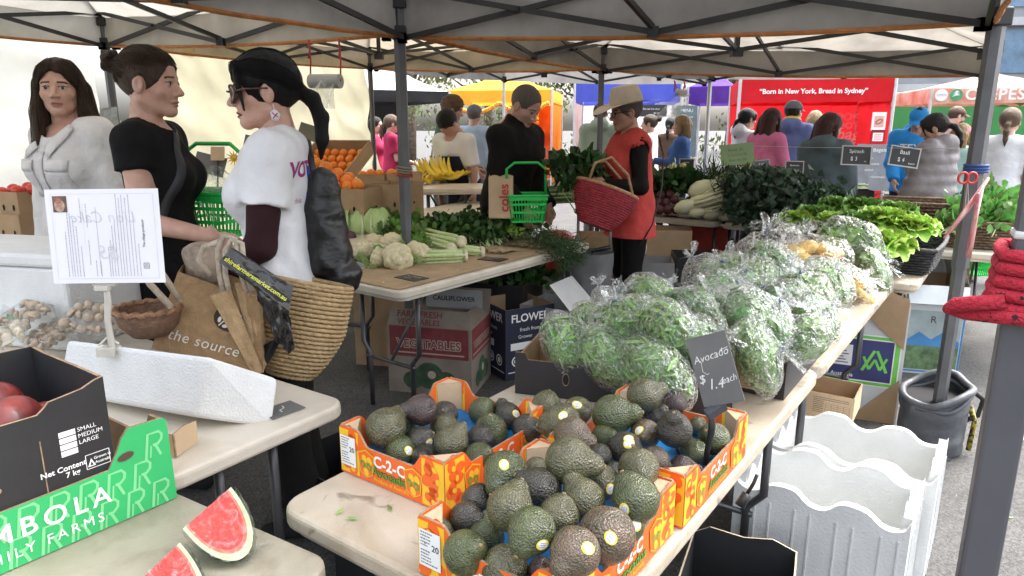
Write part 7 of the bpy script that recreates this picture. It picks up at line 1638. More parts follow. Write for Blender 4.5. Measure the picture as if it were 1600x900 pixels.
# bin bag in a loop of cloth
BIN = M('bin_cloth', (.075, .08, .09), .5, .1, 6, .5, 22); t = thing('bin_bag', 'dark grey drawstring bag standing at the foot of the right pole', 'bag', (1.98, 3.03, 0), R(20)); mb = MB()
mb.grid(lambda u, v: ((.140 + .012 * v + .015 * mnoise.noise(Vector((math.cos(6.2832 * u) * 2, math.sin(6.2832 * u) * 2, v * 3)))) * math.cos(6.2832 * u), (.13 + .015 * mnoise.noise(Vector((u * 6, v * 5, 3)))) * math.sin(6.2832 * u), .01 + .29 * v + .04 * v * math.cos(6.2832 * u)), 44, 16); mb.build('body', BIN, t, True)
mb = MB(); mb.tube([((.145 + .01 * math.sin(a * 5)) * math.cos(a), .135 * math.sin(a), .30 + .04 * math.cos(a) + .012 * math.sin(a * 3)) for a in (6.2832 * k / 40 for k in range(40))], .017, 8, closed=True); mb.tube([((.143) * math.cos(a), .132 * math.sin(a), .265 + .04 * math.cos(a) + .012 * math.sin(a * 4)) for a in (6.2832 * k / 40 for k in range(40))], .012, 7, closed=True); mb.build('rolled_top', BIN, t, True)
mb = MB(); mb.tube([(.14, -.05, .31), (.21, -.08, .25), (.22, -.06, .16), (.15, -.03, .12)], .012, 7); mb.tube([(.10, -.10, .24), (.11, -.125, .17), (.105, -.12, .03)], .012, 6, mi=1); mb.build('strap', [BLKP, M('strap_yellow', (.35, .27, .03), .6, .6, 60, col2=(.01, .01, .01), cut=(.45, .55))], t, True)
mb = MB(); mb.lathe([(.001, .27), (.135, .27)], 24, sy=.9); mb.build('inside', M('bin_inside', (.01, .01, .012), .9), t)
# foam crates: wavy rim with notches
def foam_crate(label, c, yaw, w, d, z0, h, seed, group='white foam crates', th=.028):
    t = thing('foam_crate', label, 'foam crate', (c[0], c[1], z0), -yaw, group)
    def wall(L, ph):
        pts = []; n = 40
        for k in range(n + 1):
            x = -L / 2 + L * k / n; f = (k / n * 2.5 + ph) % 1; q = 1 / (1 + math.exp(-18 * (abs(f - .5) - .22))) ; pts.append((x, h - .042 * (1 - q) - .003 * mnoise.noise(Vector((x * 20, seed, 0)))))
        pts[0] = (-L / 2, h); pts[-1] = (L / 2, h); return pts
    for nm, o, x, L, ph in (('front_wall', (0, -d / 2, 0), (1, 0, 0), w, .25), ('side_wall', (w / 2, 0, 0), (0, 1, 0), d - 2 * th - .001, .1), ('back_wall', (0, d / 2, 0), (-1, 0, 0), w, .25), ('side_wall', (-w / 2, 0, 0), (0, -1, 0), d - 2 * th - .001, .1)):
        T = frame(o, x, (0, 0, 1)); mb = MB(); top = wall(L, ph); n = len(top)
        for i in range(n - 1):
            (x0, y0), (x1, y1) = top[i], top[i + 1]
            mb.add([T @ Vector(p) for p in ((x0, 0, 0), (x1, 0, 0), (x1, y1, 0), (x0, y0, 0))], [(0, 1, 2, 3)]); mb.add([T @ Vector(p) for p in ((x0, 0, -th), (x0, y0, -th), (x1, y1, -th), (x1, 0, -th))], [(0, 1, 2, 3)]); mb.add([T @ Vector(p) for p in ((x0, y0, 0), (x1, y1, 0), (x1, y1, -th), (x0, y0, -th))], [(0, 1, 2, 3)], 1)
        for q in (-1, 1): mb.add([T @ Vector(p) for p in ((q * L / 2, 0, 0), (q * L / 2, h, 0), (q * L / 2, h, -th), (q * L / 2, 0, -th))], [(0, 1, 2, 3)])
        for q in np.linspace(-.36, .36, 4 if L > .4 else 3):                # ribs moulded on the outside
            for e in (0, .045): mb.box(T @ Vector((q * L + e, h * .43, .0012)), (.005, .005, h * .82), rz=math.atan2(T[1][0], T[0][0]))
        mb.build(nm, [FOAMD, FOAM], t)
    mb = MB(); mb.box((0, 0, .015), (w - .004, d - .004, .03)); mb.build('base', FOAM, t); return t
yF = R(36); Fc = Vector((1.02, 2.02, 0))
foam_crate('white foam crate with notched rim and moulded ribs in front of the foreground pole', Fc, yF, .50, .33, 0, .405, 1)
foam_crate('rear white foam crate, only its inside and notched far wall showing', Vector((1.255, 2.32, 0)), yF, .54, .36, 0, .40, 3)
carton('black_box', 'torn black carton on the ground at the bottom of the photo', Vector((.64, 1.72, 0)), R(24), .30, .30, .27, BKC, BKC, M('torn_edge', (.55, .45, .32), .9), holes=False, tops={0: [(.149, .22), (.10, .25), (.04, .245), (.01, .26), (-.06, .28), (-.12, .25), (-.149, .26)], 2: [(.149, .27), (.10, .30), (.0, .29), (-.08, .305), (-.149, .28)], 1: [(.149, .28), (.02, .27), (-.149, .22)]})
for i, (x, y, rz, lb) in enumerate(((-.30, 2.12, 20, 'black plastic crate added to deepen shade between the left and middle tables'), (-.62, 2.45, 40, 'second black plastic crate added to deepen shade, behind the first'), (-.10, 2.75, 30, 'black plastic crate added to darken the ground in front of the vegetable box'))):  # crates added as dark filler where the ground lies in deep shade
    carton('black_crate', lb, Vector((x, y, 0)), R(rz), .50, .34, .24, M('crate_black', (.012, .012, .014), .4, .1, 9), holes=True, cat='crate', group='black crates added to darken the ground', edge=M('crate_black'  , (.012, .012, .014)), th=.008)
# ------------------------------------------------------------------ people of the market
C = dict(white=cloth('white', (.74, .74, .76), .04), linen=cloth('linen', (.68, .66, .65), .05, bump=1, bs=26), black=cloth('black', (.006, .006, .0065)), jet=cloth('jet', (.008, .007, .0065)), jean=cloth('jean', (.05, .075, .13), .2), navy=cloth('navy', (.015, .018, .035)),
         maroon=cloth('maroon', (.035, .012, .014)), coral=cloth('coral', (.58, .075, .065), .08, bump=.8, bs=24), green=cloth('fleece_green', (.11, .20, .17), .2, bump=.8, bs=140), grey=cloth('grey', (.17, .18, .20)), bluegrey=cloth('coat_bluegrey', (.085, .115, .135), .1, .55), puffer=cloth('puffer_grey', (.20, .185, .195), .08, .45),
         pink=cloth('pink', (.72, .20, .36), .08), blue=cloth('blue_hoodie', (.17, .22, .46), .1), bright=cloth('bright_blue', (.03, .25, .60), .08), yellow=cloth('pale_yellow', (.78, .70, .36), .06), sage=cloth('sage', (.40, .48, .37), .06), cardi=cloth('cardigan_blue', (.06, .13, .33), .1), brown=cloth('brown_top', (.13, .075, .05), .1), crimson=cloth('crimson', (.45, .03, .09), .1), skyshirt=cloth('sky_shirt', (.45, .55, .68), .05),
         teal=cloth('pale_teal', (.42, .66, .62), .06), cream=cloth('cream', (.72, .64, .48), .05), palejean=cloth('pale_jean', (.38, .50, .62), .1), rose=cloth('rose', (.58, .36, .33), .06), hat=cloth('hat_straw', (.64, .55, .44), .1, bump=.6, bs=120))
SHOE = cloth('shoe_black', (.015, .015, .016)); SHOEW = cloth('shoe_white', (.6, .6, .58))
def stand(x, y, Y, h=1.7, hd=1.585):
    """ground point under a head seen at (x, y) for someone Y metres ahead"""
    p = aty(x, y, Y); return Vector((p.x, Y, 0))
def headwear(B, name, mb, m):
    me = mb.mesh(name); o = link(name, me, m, B.o, None, None, True); o.matrix_local = Matrix.Translation(B.hd) @ B.hq.to_4x4() @ Matrix.Scale(B.hs, 4); return o
def cap(B, m, bill=1, flat=False, bm=None):
    mb = MB(); mb.grid(lambda u, v: ((.089) * math.cos(6.2832 * u) * math.cos(v * 1.5708), -.012 + .110 * math.sin(6.2832 * u) * math.cos(v * 1.5708), .040 + (.085 if not flat else .072) * math.sin(v * 1.5708)), 28, 8)
    if bill: mb.grid(lambda u, v: ((u - .5) * .155 * (1 - .25 * v * v), .080 + .085 * v - .10 * (u - .5) ** 2 * 4 * .45, .046 - .020 * v - .09 * (u - .5) ** 2), 12, 5, mi=0)
    return headwear(B, 'cap', mb, m)
PP = 'shoppers in the distance'
# --- three women at left
w1 = person('woman in white linen shirt with long loose brown hair, looking back at far left', stand(82, 135, 3.35) + Vector((.05, 0, 0)), 200, 1.78, skin='fair', w=1.0, hair='longlow', hairc='brown', head=(-38, 2), armL=((-.20, -.05, -1), (-.05, .25, -1)), armR=((.26, -.05, -1), (.05, .2, -1)), top=C['linen'], sleeves=.97, hem=.74, legs=C['jean'], shoe=SHOE, near=1, fold=.007, ease=.026, bust=.004, neckz=1.44, neck=.095)
w2 = person('woman in black tee with hair in a high bun, facing right, her hand hanging', stand(238, 140, 2.75) + Vector((-.02, 0, 0)), 86, 1.775, skin='fair', w=.90, hair='bun', hairc='brown', head=(4, -3), armR=((.10, .06, -1), (-.04, .97, -.24), (-.02, .60, -.80)), armL=((-.12, .1, -1), (.1, .4, -1)), curl=.4, top=C['black'], sleeves=.17, hem=.80, legs=C['black'], shoe=SHOE, near=1, fold=.006, ease=.012, bust=.003)
w3 = person('woman in white tee and sunglasses with black ponytail, facing left, carrying bags', stand(398, 140, 2.38) + Vector((.04, .02, 0)), -98, 1.725, skin='fair', w=.95, hair='pony', hairc='black', head=(-14, -4), armL=((-.10, .16, -1), (.10, .80, -.62), (.1, .6, -.8)), armR=((.14, .1, -1), (.0, .75, -.6)), curl=1.0, top=C['white'], sleeves=.26, hem=.93, legs=C['jet'], shoe=SHOE, near=1, fold=.008, ease=.018, under=C['maroon'], lips=LIPS_DARK, bust=.002, neckz=1.48)
# collar, necklace, earring, sunglasses, writing on the tee
def in_body(B, p): return Vector(p) * B.s
mb = MB(); pts = [Vector((.085 * math.sin(a), -.03 + .115 * (1 - abs(a) / 3.0) * (.75 + .25 * math.cos(a)), 1.455 - .085 * math.cos(a / 2) ** 2)) * w2.s for a in np.linspace(-2.3, 2.3, 25)]
mb.tube(pts, .0018, 5); mb.lathe([(.001, -.008), (.007, 0), (.001, .008)], 8, pts[12] + Vector((0, .004, -.012))); mb.build('necklace', M('silver', (.6, .58, .55), .25, metal=1), w2.o, True)
def wrap_grid(B, part, pts, d, mat, name, off=.004, sub=3):
    """a strip or patch of cloth dropped along d onto a garment; pts is a grid of rows of points in the person's frame"""
    ob = [c for c in B.o.children if c.name.split('.')[0] == part][0]; me = ob.data; bvh = BVHTree.FromPolygons([v.co.copy() for v in me.vertices], [tuple(p.vertices) for p in me.polygons]); d = Vector(d).normalized(); mb = MB(); w = len(pts[0])
    for row in pts:
        for p in row:
            p = Vector(p) * B.s; h = bvh.ray_cast(p - d * .4, d); mb.v.append(tuple((h[0] - d * off) if h[0] is not None else p))
    for r in range(len(pts) - 1):
        for c in range(w - 1): k = r * w + c; mb.f.append((k, k + 1, k + w + 1, k + w)); mb.m.append(0)
    return mb.build(name, mat, B.o, True, solid=.003)
from mathutils.bvhtree import BVHTree
wrap_grid(w2, 'shirt', [[(-.07 + .20 * u + .016 * q, .0, 1.42 - .40 * u + .012 * q) for q in (-1, 0, 1)] for u in np.linspace(0, 1, 16)], (-.75, -1, -.1), M('strap_black', (.022, .022, .024), .6), 'strap', .004)
LIN = C['linen']
for sx in (-1, 1):
    wrap_grid(w1, 'shirt', [[(sx * (.085 + a) , 0, z) for a in np.linspace(-.05, .05, 6)] for z in np.linspace(1.285, 1.235, 4)], (0, -1, 0), LIN, 'pocket_flap', .007)
    wrap_grid(w1, 'shirt', [[(sx * (.085 + a) , 0, z) for a in np.linspace(-.048, .048, 6)] for z in np.linspace(1.24, 1.12, 6)], (0, -1, 0), LIN, 'pocket', .003)
    wrap_grid(w1, 'shirt', [[(sx * (.018 + .085 * u + .045 * v * (1 - .4 * u)), 0, 1.30 + .115 * u - .055 * v * (1 - u * .6)) for v in (0, .5, 1)] for u in np.linspace(0, 1, 8)], (0, -1, -.25), LIN, 'collar', .012)
wrap_grid(w1, 'shirt', [[(q, 0, z) for q in (-.018, 0, .018)] for z in np.linspace(1.32, .80, 16)], (0, -1, 0), LIN, 'placket', .005)
SGL = M('sunglass_lens', (.02, .015, .015), .06, .1, 5, spec=.8); SGR = M('sunglass_rim', (.09, .05, .035), .25, .3, 60)
g1, g2 = MB(), MB()
for s in (-1, 1):
    c = Vector((s * .034, .098, -.004)); n = 22
    ring_ = [c + Vector((.031 * math.cos(a) * (1.05), -.012 * abs(math.cos(a)) * (1 if s * math.cos(a) > 0 else .2), .025 * math.sin(a) + .006 * s * math.cos(a))) for a in (6.2832 * k / n for k in range(n))]
    g1.add([c] + ring_, [(0, 1 + k, 1 + (k + 1) % n) for k in range(n)]); g2.tube(ring_, .0034, 6, closed=True); g2.tube([ring_[0 if s > 0 else n // 2], Vector((s * .078, .06, .008)), Vector((s * .082, -.01, .006))], .0030, 6)
g2.tube([(-.010, .100, .004), (0, .106, .006), (.010, .100, .004)], .003, 6); o = headwear(w3, 'sunglasses', g2, SGR); l = headwear(w3, 'lens', g1, SGL)
mb = MB(); T = frame((-.090, -.022, -.070), (0, -1, 0), (0, 0, 1)); T = frame((-.079, -.020, -.075), (0, -1, .1), (0, .1, 1)); mb.prism([(.016 * math.cos(a) * (1 - .2 * (k % 2)), .018 * math.sin(a)) for k, a in enumerate(6.2832 * k / 10 for k in range(10))], -.002, .002, 0, T); stroke(mb, T, [(-.008, .010), (.006, -.006)], .004, 1, .0030); stroke(mb, T, [(-.009, -.008), (.008, .006)], .003, 2, .0034); mb.tube([(-.078, -.018, -.040), (-.079, -.020, -.058)], .0015, 5)
headwear(w3, 'earring', mb, [M('ear_white', (.75, .72, .72), .4), M('ear_pink', (.6, .06, .25), .4), M('ear_dark', (.12, .02, .05), .4)])
PURP = M('tee_print', (.32, .03, .20), .8, .1, 40)
def wrap_text(B, part, txt, T, size, mat, name='lettering', off=.002, **kw):
    """writing that lies on a garment: each letter point is dropped along -z of T onto the cloth"""
    ob = [c for c in B.o.children if c.name.split('.')[0] == part][0]; me = ob.data; bvh = BVHTree.FromPolygons([v.co.copy() for v in me.vertices], [tuple(p.vertices) for p in me.polygons])
    cu = bpy.data.curves.new('t', 'FONT'); cu.body = txt; cu.size = size; cu.align_x = cu.align_y = 'CENTER'; cu.offset = kw.get('bold', 0) * size; o = bpy.data.objects.new('t', cu); COL.objects.link(o)
    dg = bpy.context.evaluated_depsgraph_get(); dg.update(); m2 = bpy.data.meshes.new_from_object(o.evaluated_get(dg)); bpy.data.objects.remove(o)
    bm = bmesh.new(); bm.from_mesh(m2); bmesh.ops.triangulate(bm, faces=bm.faces[:]); bmesh.ops.subdivide_edges(bm, edges=[e for e in bm.edges if e.calc_length() > size * .12], cuts=2); bmesh.ops.triangulate(bm, faces=bm.faces[:])
    d = (T.to_3x3() @ Vector((0, 0, -1))).normalized()
    for v in bm.verts:
        q = T @ v.co; h = bvh.ray_cast(q - d * .25, d)
        v.co = (h[0] - d * off) if h[0] is not None else q
    bm.to_mesh(m2); bm.free(); return link(name, m2, mat, B.o)
cpt = Vector((0, -.15, 1.30)) * w3.s
T = frame(Vector((-.055, -.20, 1.335)) * w3.s, (1, .25, 0), (0, 0, 1)); wrap_text(w3, 'shirt', 'VOTE', T, .070, PURP, bold=.03); T = frame(Vector((-.04, -.20, 1.235)) * w3.s, (1, .25, 0), (0, 0, 1)); wrap_text(w3, 'shirt', 'this spring', T, .026, M('tee_print_pale', (.5, .25, .35), .8))
# --- the man and the woman in the hat
m1 = person('older man in black jacket looking down into a green shopping basket', stand(800, 172, 4.75) + Vector((-.05, .05, 0)), 124, 1.76, male=1, skin='fair', w=1.06, hair='buzz', hairc='grey', head=(4, -26), lean=13, armL=((-.10, .30, -1), (.30, .78, -.55), (.1, .3, -1)), armR=((.10, .26, -1), (-.22, .80, -.50), (-.05, .4, -1)), curl=1.0, top=C['jet'], sleeves=.97, hem=.80, legs=C['jean'], shoe=SHOE, near=1, fold=.008, ease=.03, collar=1)
m2 = person('person in wide brimmed hat, glasses and red vest over black sleeves, holding greens', stand(978, 195, 4.70) + Vector((.06, .04, 0)), -98, 1.70, skin='tan', w=1.06, hair='nape', hairc='grey', head=(-8, -6), lean=4, armL=((-.34, .06, -1), (.10, .90, .12), (.1, .8, .5)), armR=((.45, .3, -1), (-.1, .85, .35), (0, .7, .6)), curl=.6, top=C['coral'], sleeves=0, hem=.76, legs=C['jet'], shoe=SHOE, near=1, fold=.006, ease=.032, under=C['jet'], neckz=1.49)
hb = MB()
def brim(u, v):
    a = 6.2832 * u; r = 1 + 1.15 * v; d = -.012 * v - .030 * v * abs(math.cos(a)) ** 2 * .2 + .028 * v * math.cos(a) ** 2 - .022 * v * max(0, math.sin(a)); return (.090 * math.cos(a) * r * .98, -.012 + .108 * math.sin(a) * r * .93, .052 + d + .006 * math.sin(3 * a) * v)
hb.grid(brim, 48, 6); hb.grid(lambda u, v: (.092 * math.cos(6.2832 * u) * (1 - .22 * v ** 2), -.012 + .111 * math.sin(6.2832 * u) * (1 - .24 * v ** 2), .050 + .105 * v), 40, 6); hb.grid(lambda u, v: (.092 * .78 * (1 - v) * math.cos(6.2832 * u), -.012 + .111 * .76 * (1 - v) * math.sin(6.2832 * u), .155 + .012 * math.sin(v * 2.2) - .022 * math.exp(-((.092 * .78 * (1 - v) * math.cos(6.2832 * u)) / .02) ** 2) * v), 40, 6)
headwear(m2, 'hat', hb, C['hat'])
g2 = MB()
for s in (-1, 1): g2.tube([Vector((s * .034, .096, -.004)) + Vector((.024 * math.cos(a), 0, .019 * math.sin(a))) for a in (6.2832 * k / 16 for k in range(16))], .0022, 5, closed=True); g2.tube([(s * .058, .094, .002), (s * .08, .05, .006), (s * .082, -.01, .004)], .0022, 5)
g2.tube([(-.01, .097, 0), (.01, .097, 0)], .002, 5); headwear(m2, 'glasses', g2, BLKP)
mb = MB(); mb.tube([Vector(p) * m2.s for p in ((-.08, -.15, 1.42), (-.15, -.16, 1.30), (-.20, -.14, 1.1), (-.225, -.08, .86), (-.23, .0, .72))], .006, 6); mb.build('bag_strap', M('strap_brown', (.03, .02, .018), .6), m2.o, True)
m2w = m2.o.matrix_world if False else Matrix.Translation(m2.o.location) @ Matrix.Rotation(m2.o.rotation_euler.z, 4, 'Z')
hL = m2w @ m2.hands[0]
bunch('held_greens', 'big bunch of dark leafy greens held up by the person in the hat', 'greens', [hL + Vector((-.08, .06, .03)), hL + Vector((-.14, .04, -.03)), hL + Vector((-.05, .08, .10)), hL + Vector((-.17, .06, .07)), hL + Vector((-.02, .10, .0))], 130, .075, LF['herb'], .055, 71, .2, .3, stems=(.10, -.01, -.14))
# --- shopping baskets
BGRN = M('basket_green', (.02, .50, .08), .4, .06, 9, spec=.5)
def shop_basket(label, p, rz, w=.30, d=.22, h=.20, swing=60):
    t = thing('shopping_basket', label, 'basket', p, rz, 'green plastic shopping baskets'); mb = MB()
    def c4(v, o=0): f = .80 + .20 * v; return [Vector((a * w / 2 * f, b * d / 2 * f, h * v)) for a, b in ((-1, -1), (1, -1), (1, 1), (-1, 1))]
    for v, hh in ((0.03, .012), (.38, .014), (.68, .014), (.93, .034)):
        q = c4(v)
        for k in range(4): mb.beam(q[k], q[(k + 1) % 4], .005, hh)
    a0, a1 = c4(0), c4(.95)
    for k in range(4):
        n = 12 if k % 2 == 0 else 9
        for i in range(n + 1): f = i / n; mb.beam(a0[k].lerp(a0[(k + 1) % 4], f), a1[k].lerp(a1[(k + 1) % 4], f), .0065, .004)
    q = c4(1.0); mb.tube(q + [q[0]], .008, 6); mb.box((0, 0, .006), (w * .8, d * .8, .006)); mb.build('body', BGRN, t)
    hd_ = MB(); s = R(swing); L = .20
    hd_.tube([(-w / 2, 0, h), (-w / 2, L * math.cos(s) * .7, h + L * math.sin(s) * .8), (-w * .3, L * math.cos(s), h + L * math.sin(s)), (w * .3, L * math.cos(s), h + L * math.sin(s)), (w / 2, L * math.cos(s) * .7, h + L * math.sin(s) * .8), (w / 2, 0, h)], .009, 7); hd_.build('handle', BGRN, t, True); return t
shop_basket('green plastic shopping basket held by the older man', aty(822, 345, 4.45), R(6), .25, .20, .17, 88); shop_basket('green plastic shopping basket between the black tee and the white tee', aty(338, 368, 2.95), R(-16), .28, .24, .19, 80)
shop_basket('small green shopping basket on the asphalt behind the right pole', aty(1524, 428, 5.2), R(10), .25, .2, .18, 70)
bx = MB(); bx.grid(lambda u, v: ((u - .5) * .2, -.04 + .03 * math.sin(u * 7), .05 + .16 * v), 10, 6); V, F = nets(lambda P: sd_ell(P, (0, 0, .12), (.09, .06, .11)) + .012 * wob(P, 40, 3), (-.12, -.1, 0), (.12, .1, .26), .012); tag(link('clear_bag', np_mesh('film', V, F), FILM, None, aty(343, 345, 2.95)), 'clear plastic bag of shopping sitting in the left green basket', 'bag')
pb = thing('paper_bag', 'brown paper shopping bag with red sideways lettering beside the older man', 'paper bag', aty(783, 340, 4.40), R(-4)); mb = MB(); mb.grid(lambda u, v: (lambda k, f: (Vector([(-.075, -.04), (.075, -.04), (.075, .04), (-.075, .04)][k]).lerp(Vector([(-.075, -.04), (.075, -.04), (.075, .04), (-.075, .04)][(k + 1) % 4]), f).to_tuple() + (.26 * v + .012 * math.sin(u * 25) * v,)))(int(min(3.999, u * 4)), min(3.999, u * 4) % 1), 32, 8); mb.box((0, 0, .003), (.15, .08, .004)); mb.build('body', CARDL, pb)
mb = MB(); T = frame((.045, -.046, .13), (0, 0, 1), (-1, 0, 0)); write(mb, T, 'coles', .0, .02, .085, 0, bold=.015); mb.build('lettering', M('print_red', (.50, .03, .03), .6), pb)
# red woven basket on the arm
REDW = M('basket_red', (.42, .035, .05), .65, .25, 40, .9, 130); RIMT = M('basket_rim_tan', (.46, .27, .14), .6, .2, 60, .5, 120)
rb_ = thing('woven_basket', 'red woven basket with tan rim hanging from the arm of the person in the hat', 'basket', aty(940, 322, 4.40)); q = Euler((R(-10), R(20), R(4))).to_matrix(); mb = MB(); n = 56
def rbp(u, v): a = 6.2832 * u; f = .50 + .50 * math.sin(min(1.0, v * 1.05) * 1.45); return q @ Vector((.205 * f * math.cos(a), .13 * f * math.sin(a), -.135 + .245 * v))
for j in range(17): mb.tube([rbp(i / n, (j + .5) / 17) + (rbp(i / n, .5) - rbp(i / n + .5, .5)).normalized() * (.0022 * (1 if (i + j) % 2 else -1)) for i in range(n)], .0082, 5, closed=True)
mb.grid(lambda u, v: rbp(u, 0) * (1 - v) + (q @ Vector((0, 0, -.138))) * v, 40, 3); mb.build('weave', REDW, rb_, True)
mb = MB(); mb.tube([rbp(i / n, 1.02) for i in range(n)], .011, 7, closed=True); mb.build('rim', RIMT, rb_, True)
for s in (0, .5):
    h_ = MB(); a, b = rbp(.12 + s, 1.0), rbp(.38 + s, 1.0); m = (a + b) / 2; h_.tube([a, a.lerp(m, .25) + Vector((0, 0, .12)), m + Vector((.0, .02 * (1 if s else -1), .19)), b.lerp(m, .25) + Vector((0, 0, .12)), b], .0095, 7); h_.build('handle', RIMT, rb_, True)
# bags of the woman in the white tee
YB = 2.06
JUTE = M('jute', (.33, .205, .10), .9, .12, 30, .6, 200); JUTS = M('jute_side', (.42, .28, .145), .9, .12, 30, .6, 200); CORD = M('cord_beige', (.52, .44, .34), .8, .15, 40, .4, 120)
jb = thing('jute_bag', 'brown jute shopping bag with white lettering and a round leaf badge', 'shopping bag', aty(330, 560, YB)); o = aty(330, 560, YB)
def W_(x, y, Y): return aty(x, y, Y) - o
def quadsurf(mb, A, B, Cc, D, nu=14, nv=14, amp=.006, seed=0, mi=0):
    n = (B - A).cross(D - A).normalized(); mb.grid(lambda u, v: (A.lerp(B, u)).lerp(D.lerp(Cc, u), v) + n * amp * (mnoise.noise(Vector((u * 3, v * 3, seed))) + .5 * mnoise.noise(Vector((u * 8, v * 8, seed)))) * (u * (1 - u) * 4) ** .3, nu, nv, mi=mi)
A, B, Cc, D = W_(278, 424, 2.05), W_(402, 468, 2.03), W_(412, 582, 2.00), W_(236, 545, 2.02)
dpt = Vector((-.03, .13, .01)); mb = MB(); quadsurf(mb, A, B, Cc, D, amp=.0015, seed=1); quadsurf(mb, A + dpt, B + dpt, Cc + dpt, D + dpt, seed=2); mb.build('panel', JUTE, jb, True)
mb = MB(); quadsurf(mb, A + dpt, A, D, D + dpt, 4, 14, .012, 3); quadsurf(mb, B, B + dpt, Cc + dpt, Cc, 4, 14, .012, 4); quadsurf(mb, D, Cc, Cc + dpt, D + dpt, 10, 4, .002, 5); mb.build('gusset', JUTS, jb, True)
T = frame((A + B + Cc + D) / 4 , (B - A) + (Cc - D), (A - D) + (B - Cc)); pr = MB(); hw = ((B - A).length + (Cc - D).length) / 4
write(pr, T, 'the source', -.012, -.066, .048, 0, dz=.005, shear=.18, spacing=1.08); disc(pr, T, .045, .026, .044, .038, 1, .004, 28)
stroke(pr, T, [(.022, .0), (.044, .03), (.066, .055)], .004, 0, .0058)
for k, f in enumerate((.2, .45, .7, .95)):
    for s in (-1, 1): disc(pr, T, (.022) + .047 * f - s * .010, .0 + .055 * f + s * .008, .0095, .0055, 0, .0062, 12, .85 + s * .55)
pr.build('print', [M('print_cream', (.70, .66, .58), .8), M('badge_brown', (.035, .018, .012), .8)], jb)
mb = MB(); quadsurf(mb, W_(328, 462, 1.99), W_(360, 452, 2.0), W_(412, 582, 1.985), W_(395, 585, 1.985), 6, 14, .012, 6); quadsurf(mb, W_(366, 442, 2.03), W_(402, 440, 2.05), W_(412, 580, 2.0), W_(400, 580, 2.0), 6, 14, .014, 7); mb.build('side_fold', JUTS, jb, True)
hd_ = MB()
for pts in (((352, 470), (343, 430), (340, 390), (350, 368), (368, 372), (374, 420), (386, 455)), ((362, 470), (352, 430), (352, 392), (362, 374), (378, 380), (382, 420), (394, 455)), ((330, 430), (310, 405), (318, 386), (342, 378))): hd_.tube([W_(x, y, 2.03) for x, y in pts], .0085, 8)
hd_.build('handle', CORD, jb, True)
sb = thing('straw_basket', 'big straw tote basket hanging behind the black plastic bag', 'basket', aty(470, 520, 2.16)); o = aty(470, 520, 2.16); STRW = M('straw', (.52, .37, .19), .7, .2, 30, .8, 110, col2=(.38, .25, .12))
mc, bc = aty(478, 440, 2.22) - o, aty(452, 588, 2.16) - o; axs = (mc - bc).normalized(); sx = Vector((1, -.1, .08)); sx = (sx - axs * sx.dot(axs)).normalized(); sy = axs.cross(sx); mb = MB(); n = 60
def sbp(u, v): a = 6.2832 * u; f = min(1, .40 + 1.15 * v ** .75 - .42 * v ** 2 + .0) * 1.0; return bc + (mc - bc) * v + sx * (.155 * f * math.cos(a)) + sy * (.10 * f * math.sin(a))
for j in range(22):
    v = (j + .5) / 22; mb.tube([sbp(i / n, v) + sx * (.0030 * math.cos(6.2832 * i / n) * (1 if (i // 1 + j) % 2 else -1)) + sy * (.0030 * math.sin(6.2832 * i / n) * (1 if (i + j) % 2 else -1)) for i in range(n)], .0068, 5, closed=True)
mb.grid(lambda u, v: sbp(u, 0) * (1 - v) + bc * v, 40, 3); mb.build('weave', STRW, sb, True); mb = MB(); mb.tube([sbp(i / n, 1.01) for i in range(n)], .008, 6, closed=True); mb.build('rim', STRW, sb, True)
for s in (0,):
    h_ = MB(); h_.tube([W_(430, 430, 2.1) + aty(330, 560, YB) - o, W_(405, 385, 2.05) + aty(330, 560, YB) - o, W_(375, 345, 2.02) + aty(330, 560, YB) - o, W_(368, 350, 2.0) + aty(330, 560, YB) - o, W_(392, 405, 2.02) + aty(330, 560, YB) - o, W_(420, 440, 2.05) + aty(330, 560, YB) - o], .010, 8); h_.build('handle', CORD, sb, True)
PBAG = M('black_bag', (.022, .020, .020), .22, .2, 7, .8, 16, spec=.6); bgp = thing('plastic_bag', 'black plastic bag with yellow web address draped over the straw basket', 'bag', aty(410, 460, 1.98)); o = aty(410, 460, 1.98)
mb = MB(); A, B, Cc, D = W_(352, 385, 1.96) + aty(330, 560, YB) - o, W_(440, 448, 2.0) + aty(330, 560, YB) - o, W_(452, 482, 1.98) + aty(330, 560, YB) - o, W_(345, 402, 1.95) + aty(330, 560, YB) - o
A, B, Cc, D = [aty(x, y, Y) - o for x, y, Y in ((362, 386, 1.98), (458, 448, 2.01), (452, 486, 1.98), (342, 410, 1.95))]
quadsurf(mb, A, B, Cc, D, 24, 10, .012, 8); mb.grid(lambda u, v: (D.lerp(Cc, .48 + .52 * u)) + (aty(425 + 35 * u, 520 + 30 * math.sin(u * 2), 2.02) - o - D.lerp(Cc, .48 + .52 * u)) * v + Vector((0, -.022 * mnoise.noise(Vector((u * 6, v * 5, 2))), .012 * mnoise.noise(Vector((u * 7, v * 7, 5))))), 18, 14); mb.build('bag', PBAG, bgp, True)
pr = MB(); T = frame((A + B + Cc + D) / 4 + Vector((0, -.012, 0)), (B - A) + (Cc - D), (A - D) + (B - Cc)); write(pr, T, 'shirefarmersmarket.com.au', .0, -.006, .0185, 0, dz=.008, bold=.022); pr.build('lettering', M('print_lime', (.72, .72, .06), .5), bgp)
mb = MB(); mb.grid(lambda u, v: (aty(405 + 45 * u, 545 - 30 * u + 45 * v * (1 - u), 2.06) - aty(425, 560, 2.06)) + Vector((0, .01 * math.sin(u * 8 + v * 5), 0)), 10, 8); mb.build('dark_lining', M('bag_dark', (.01, .01, .01), .7), bgp, True, loc=aty(425, 560, 2.06) - o)
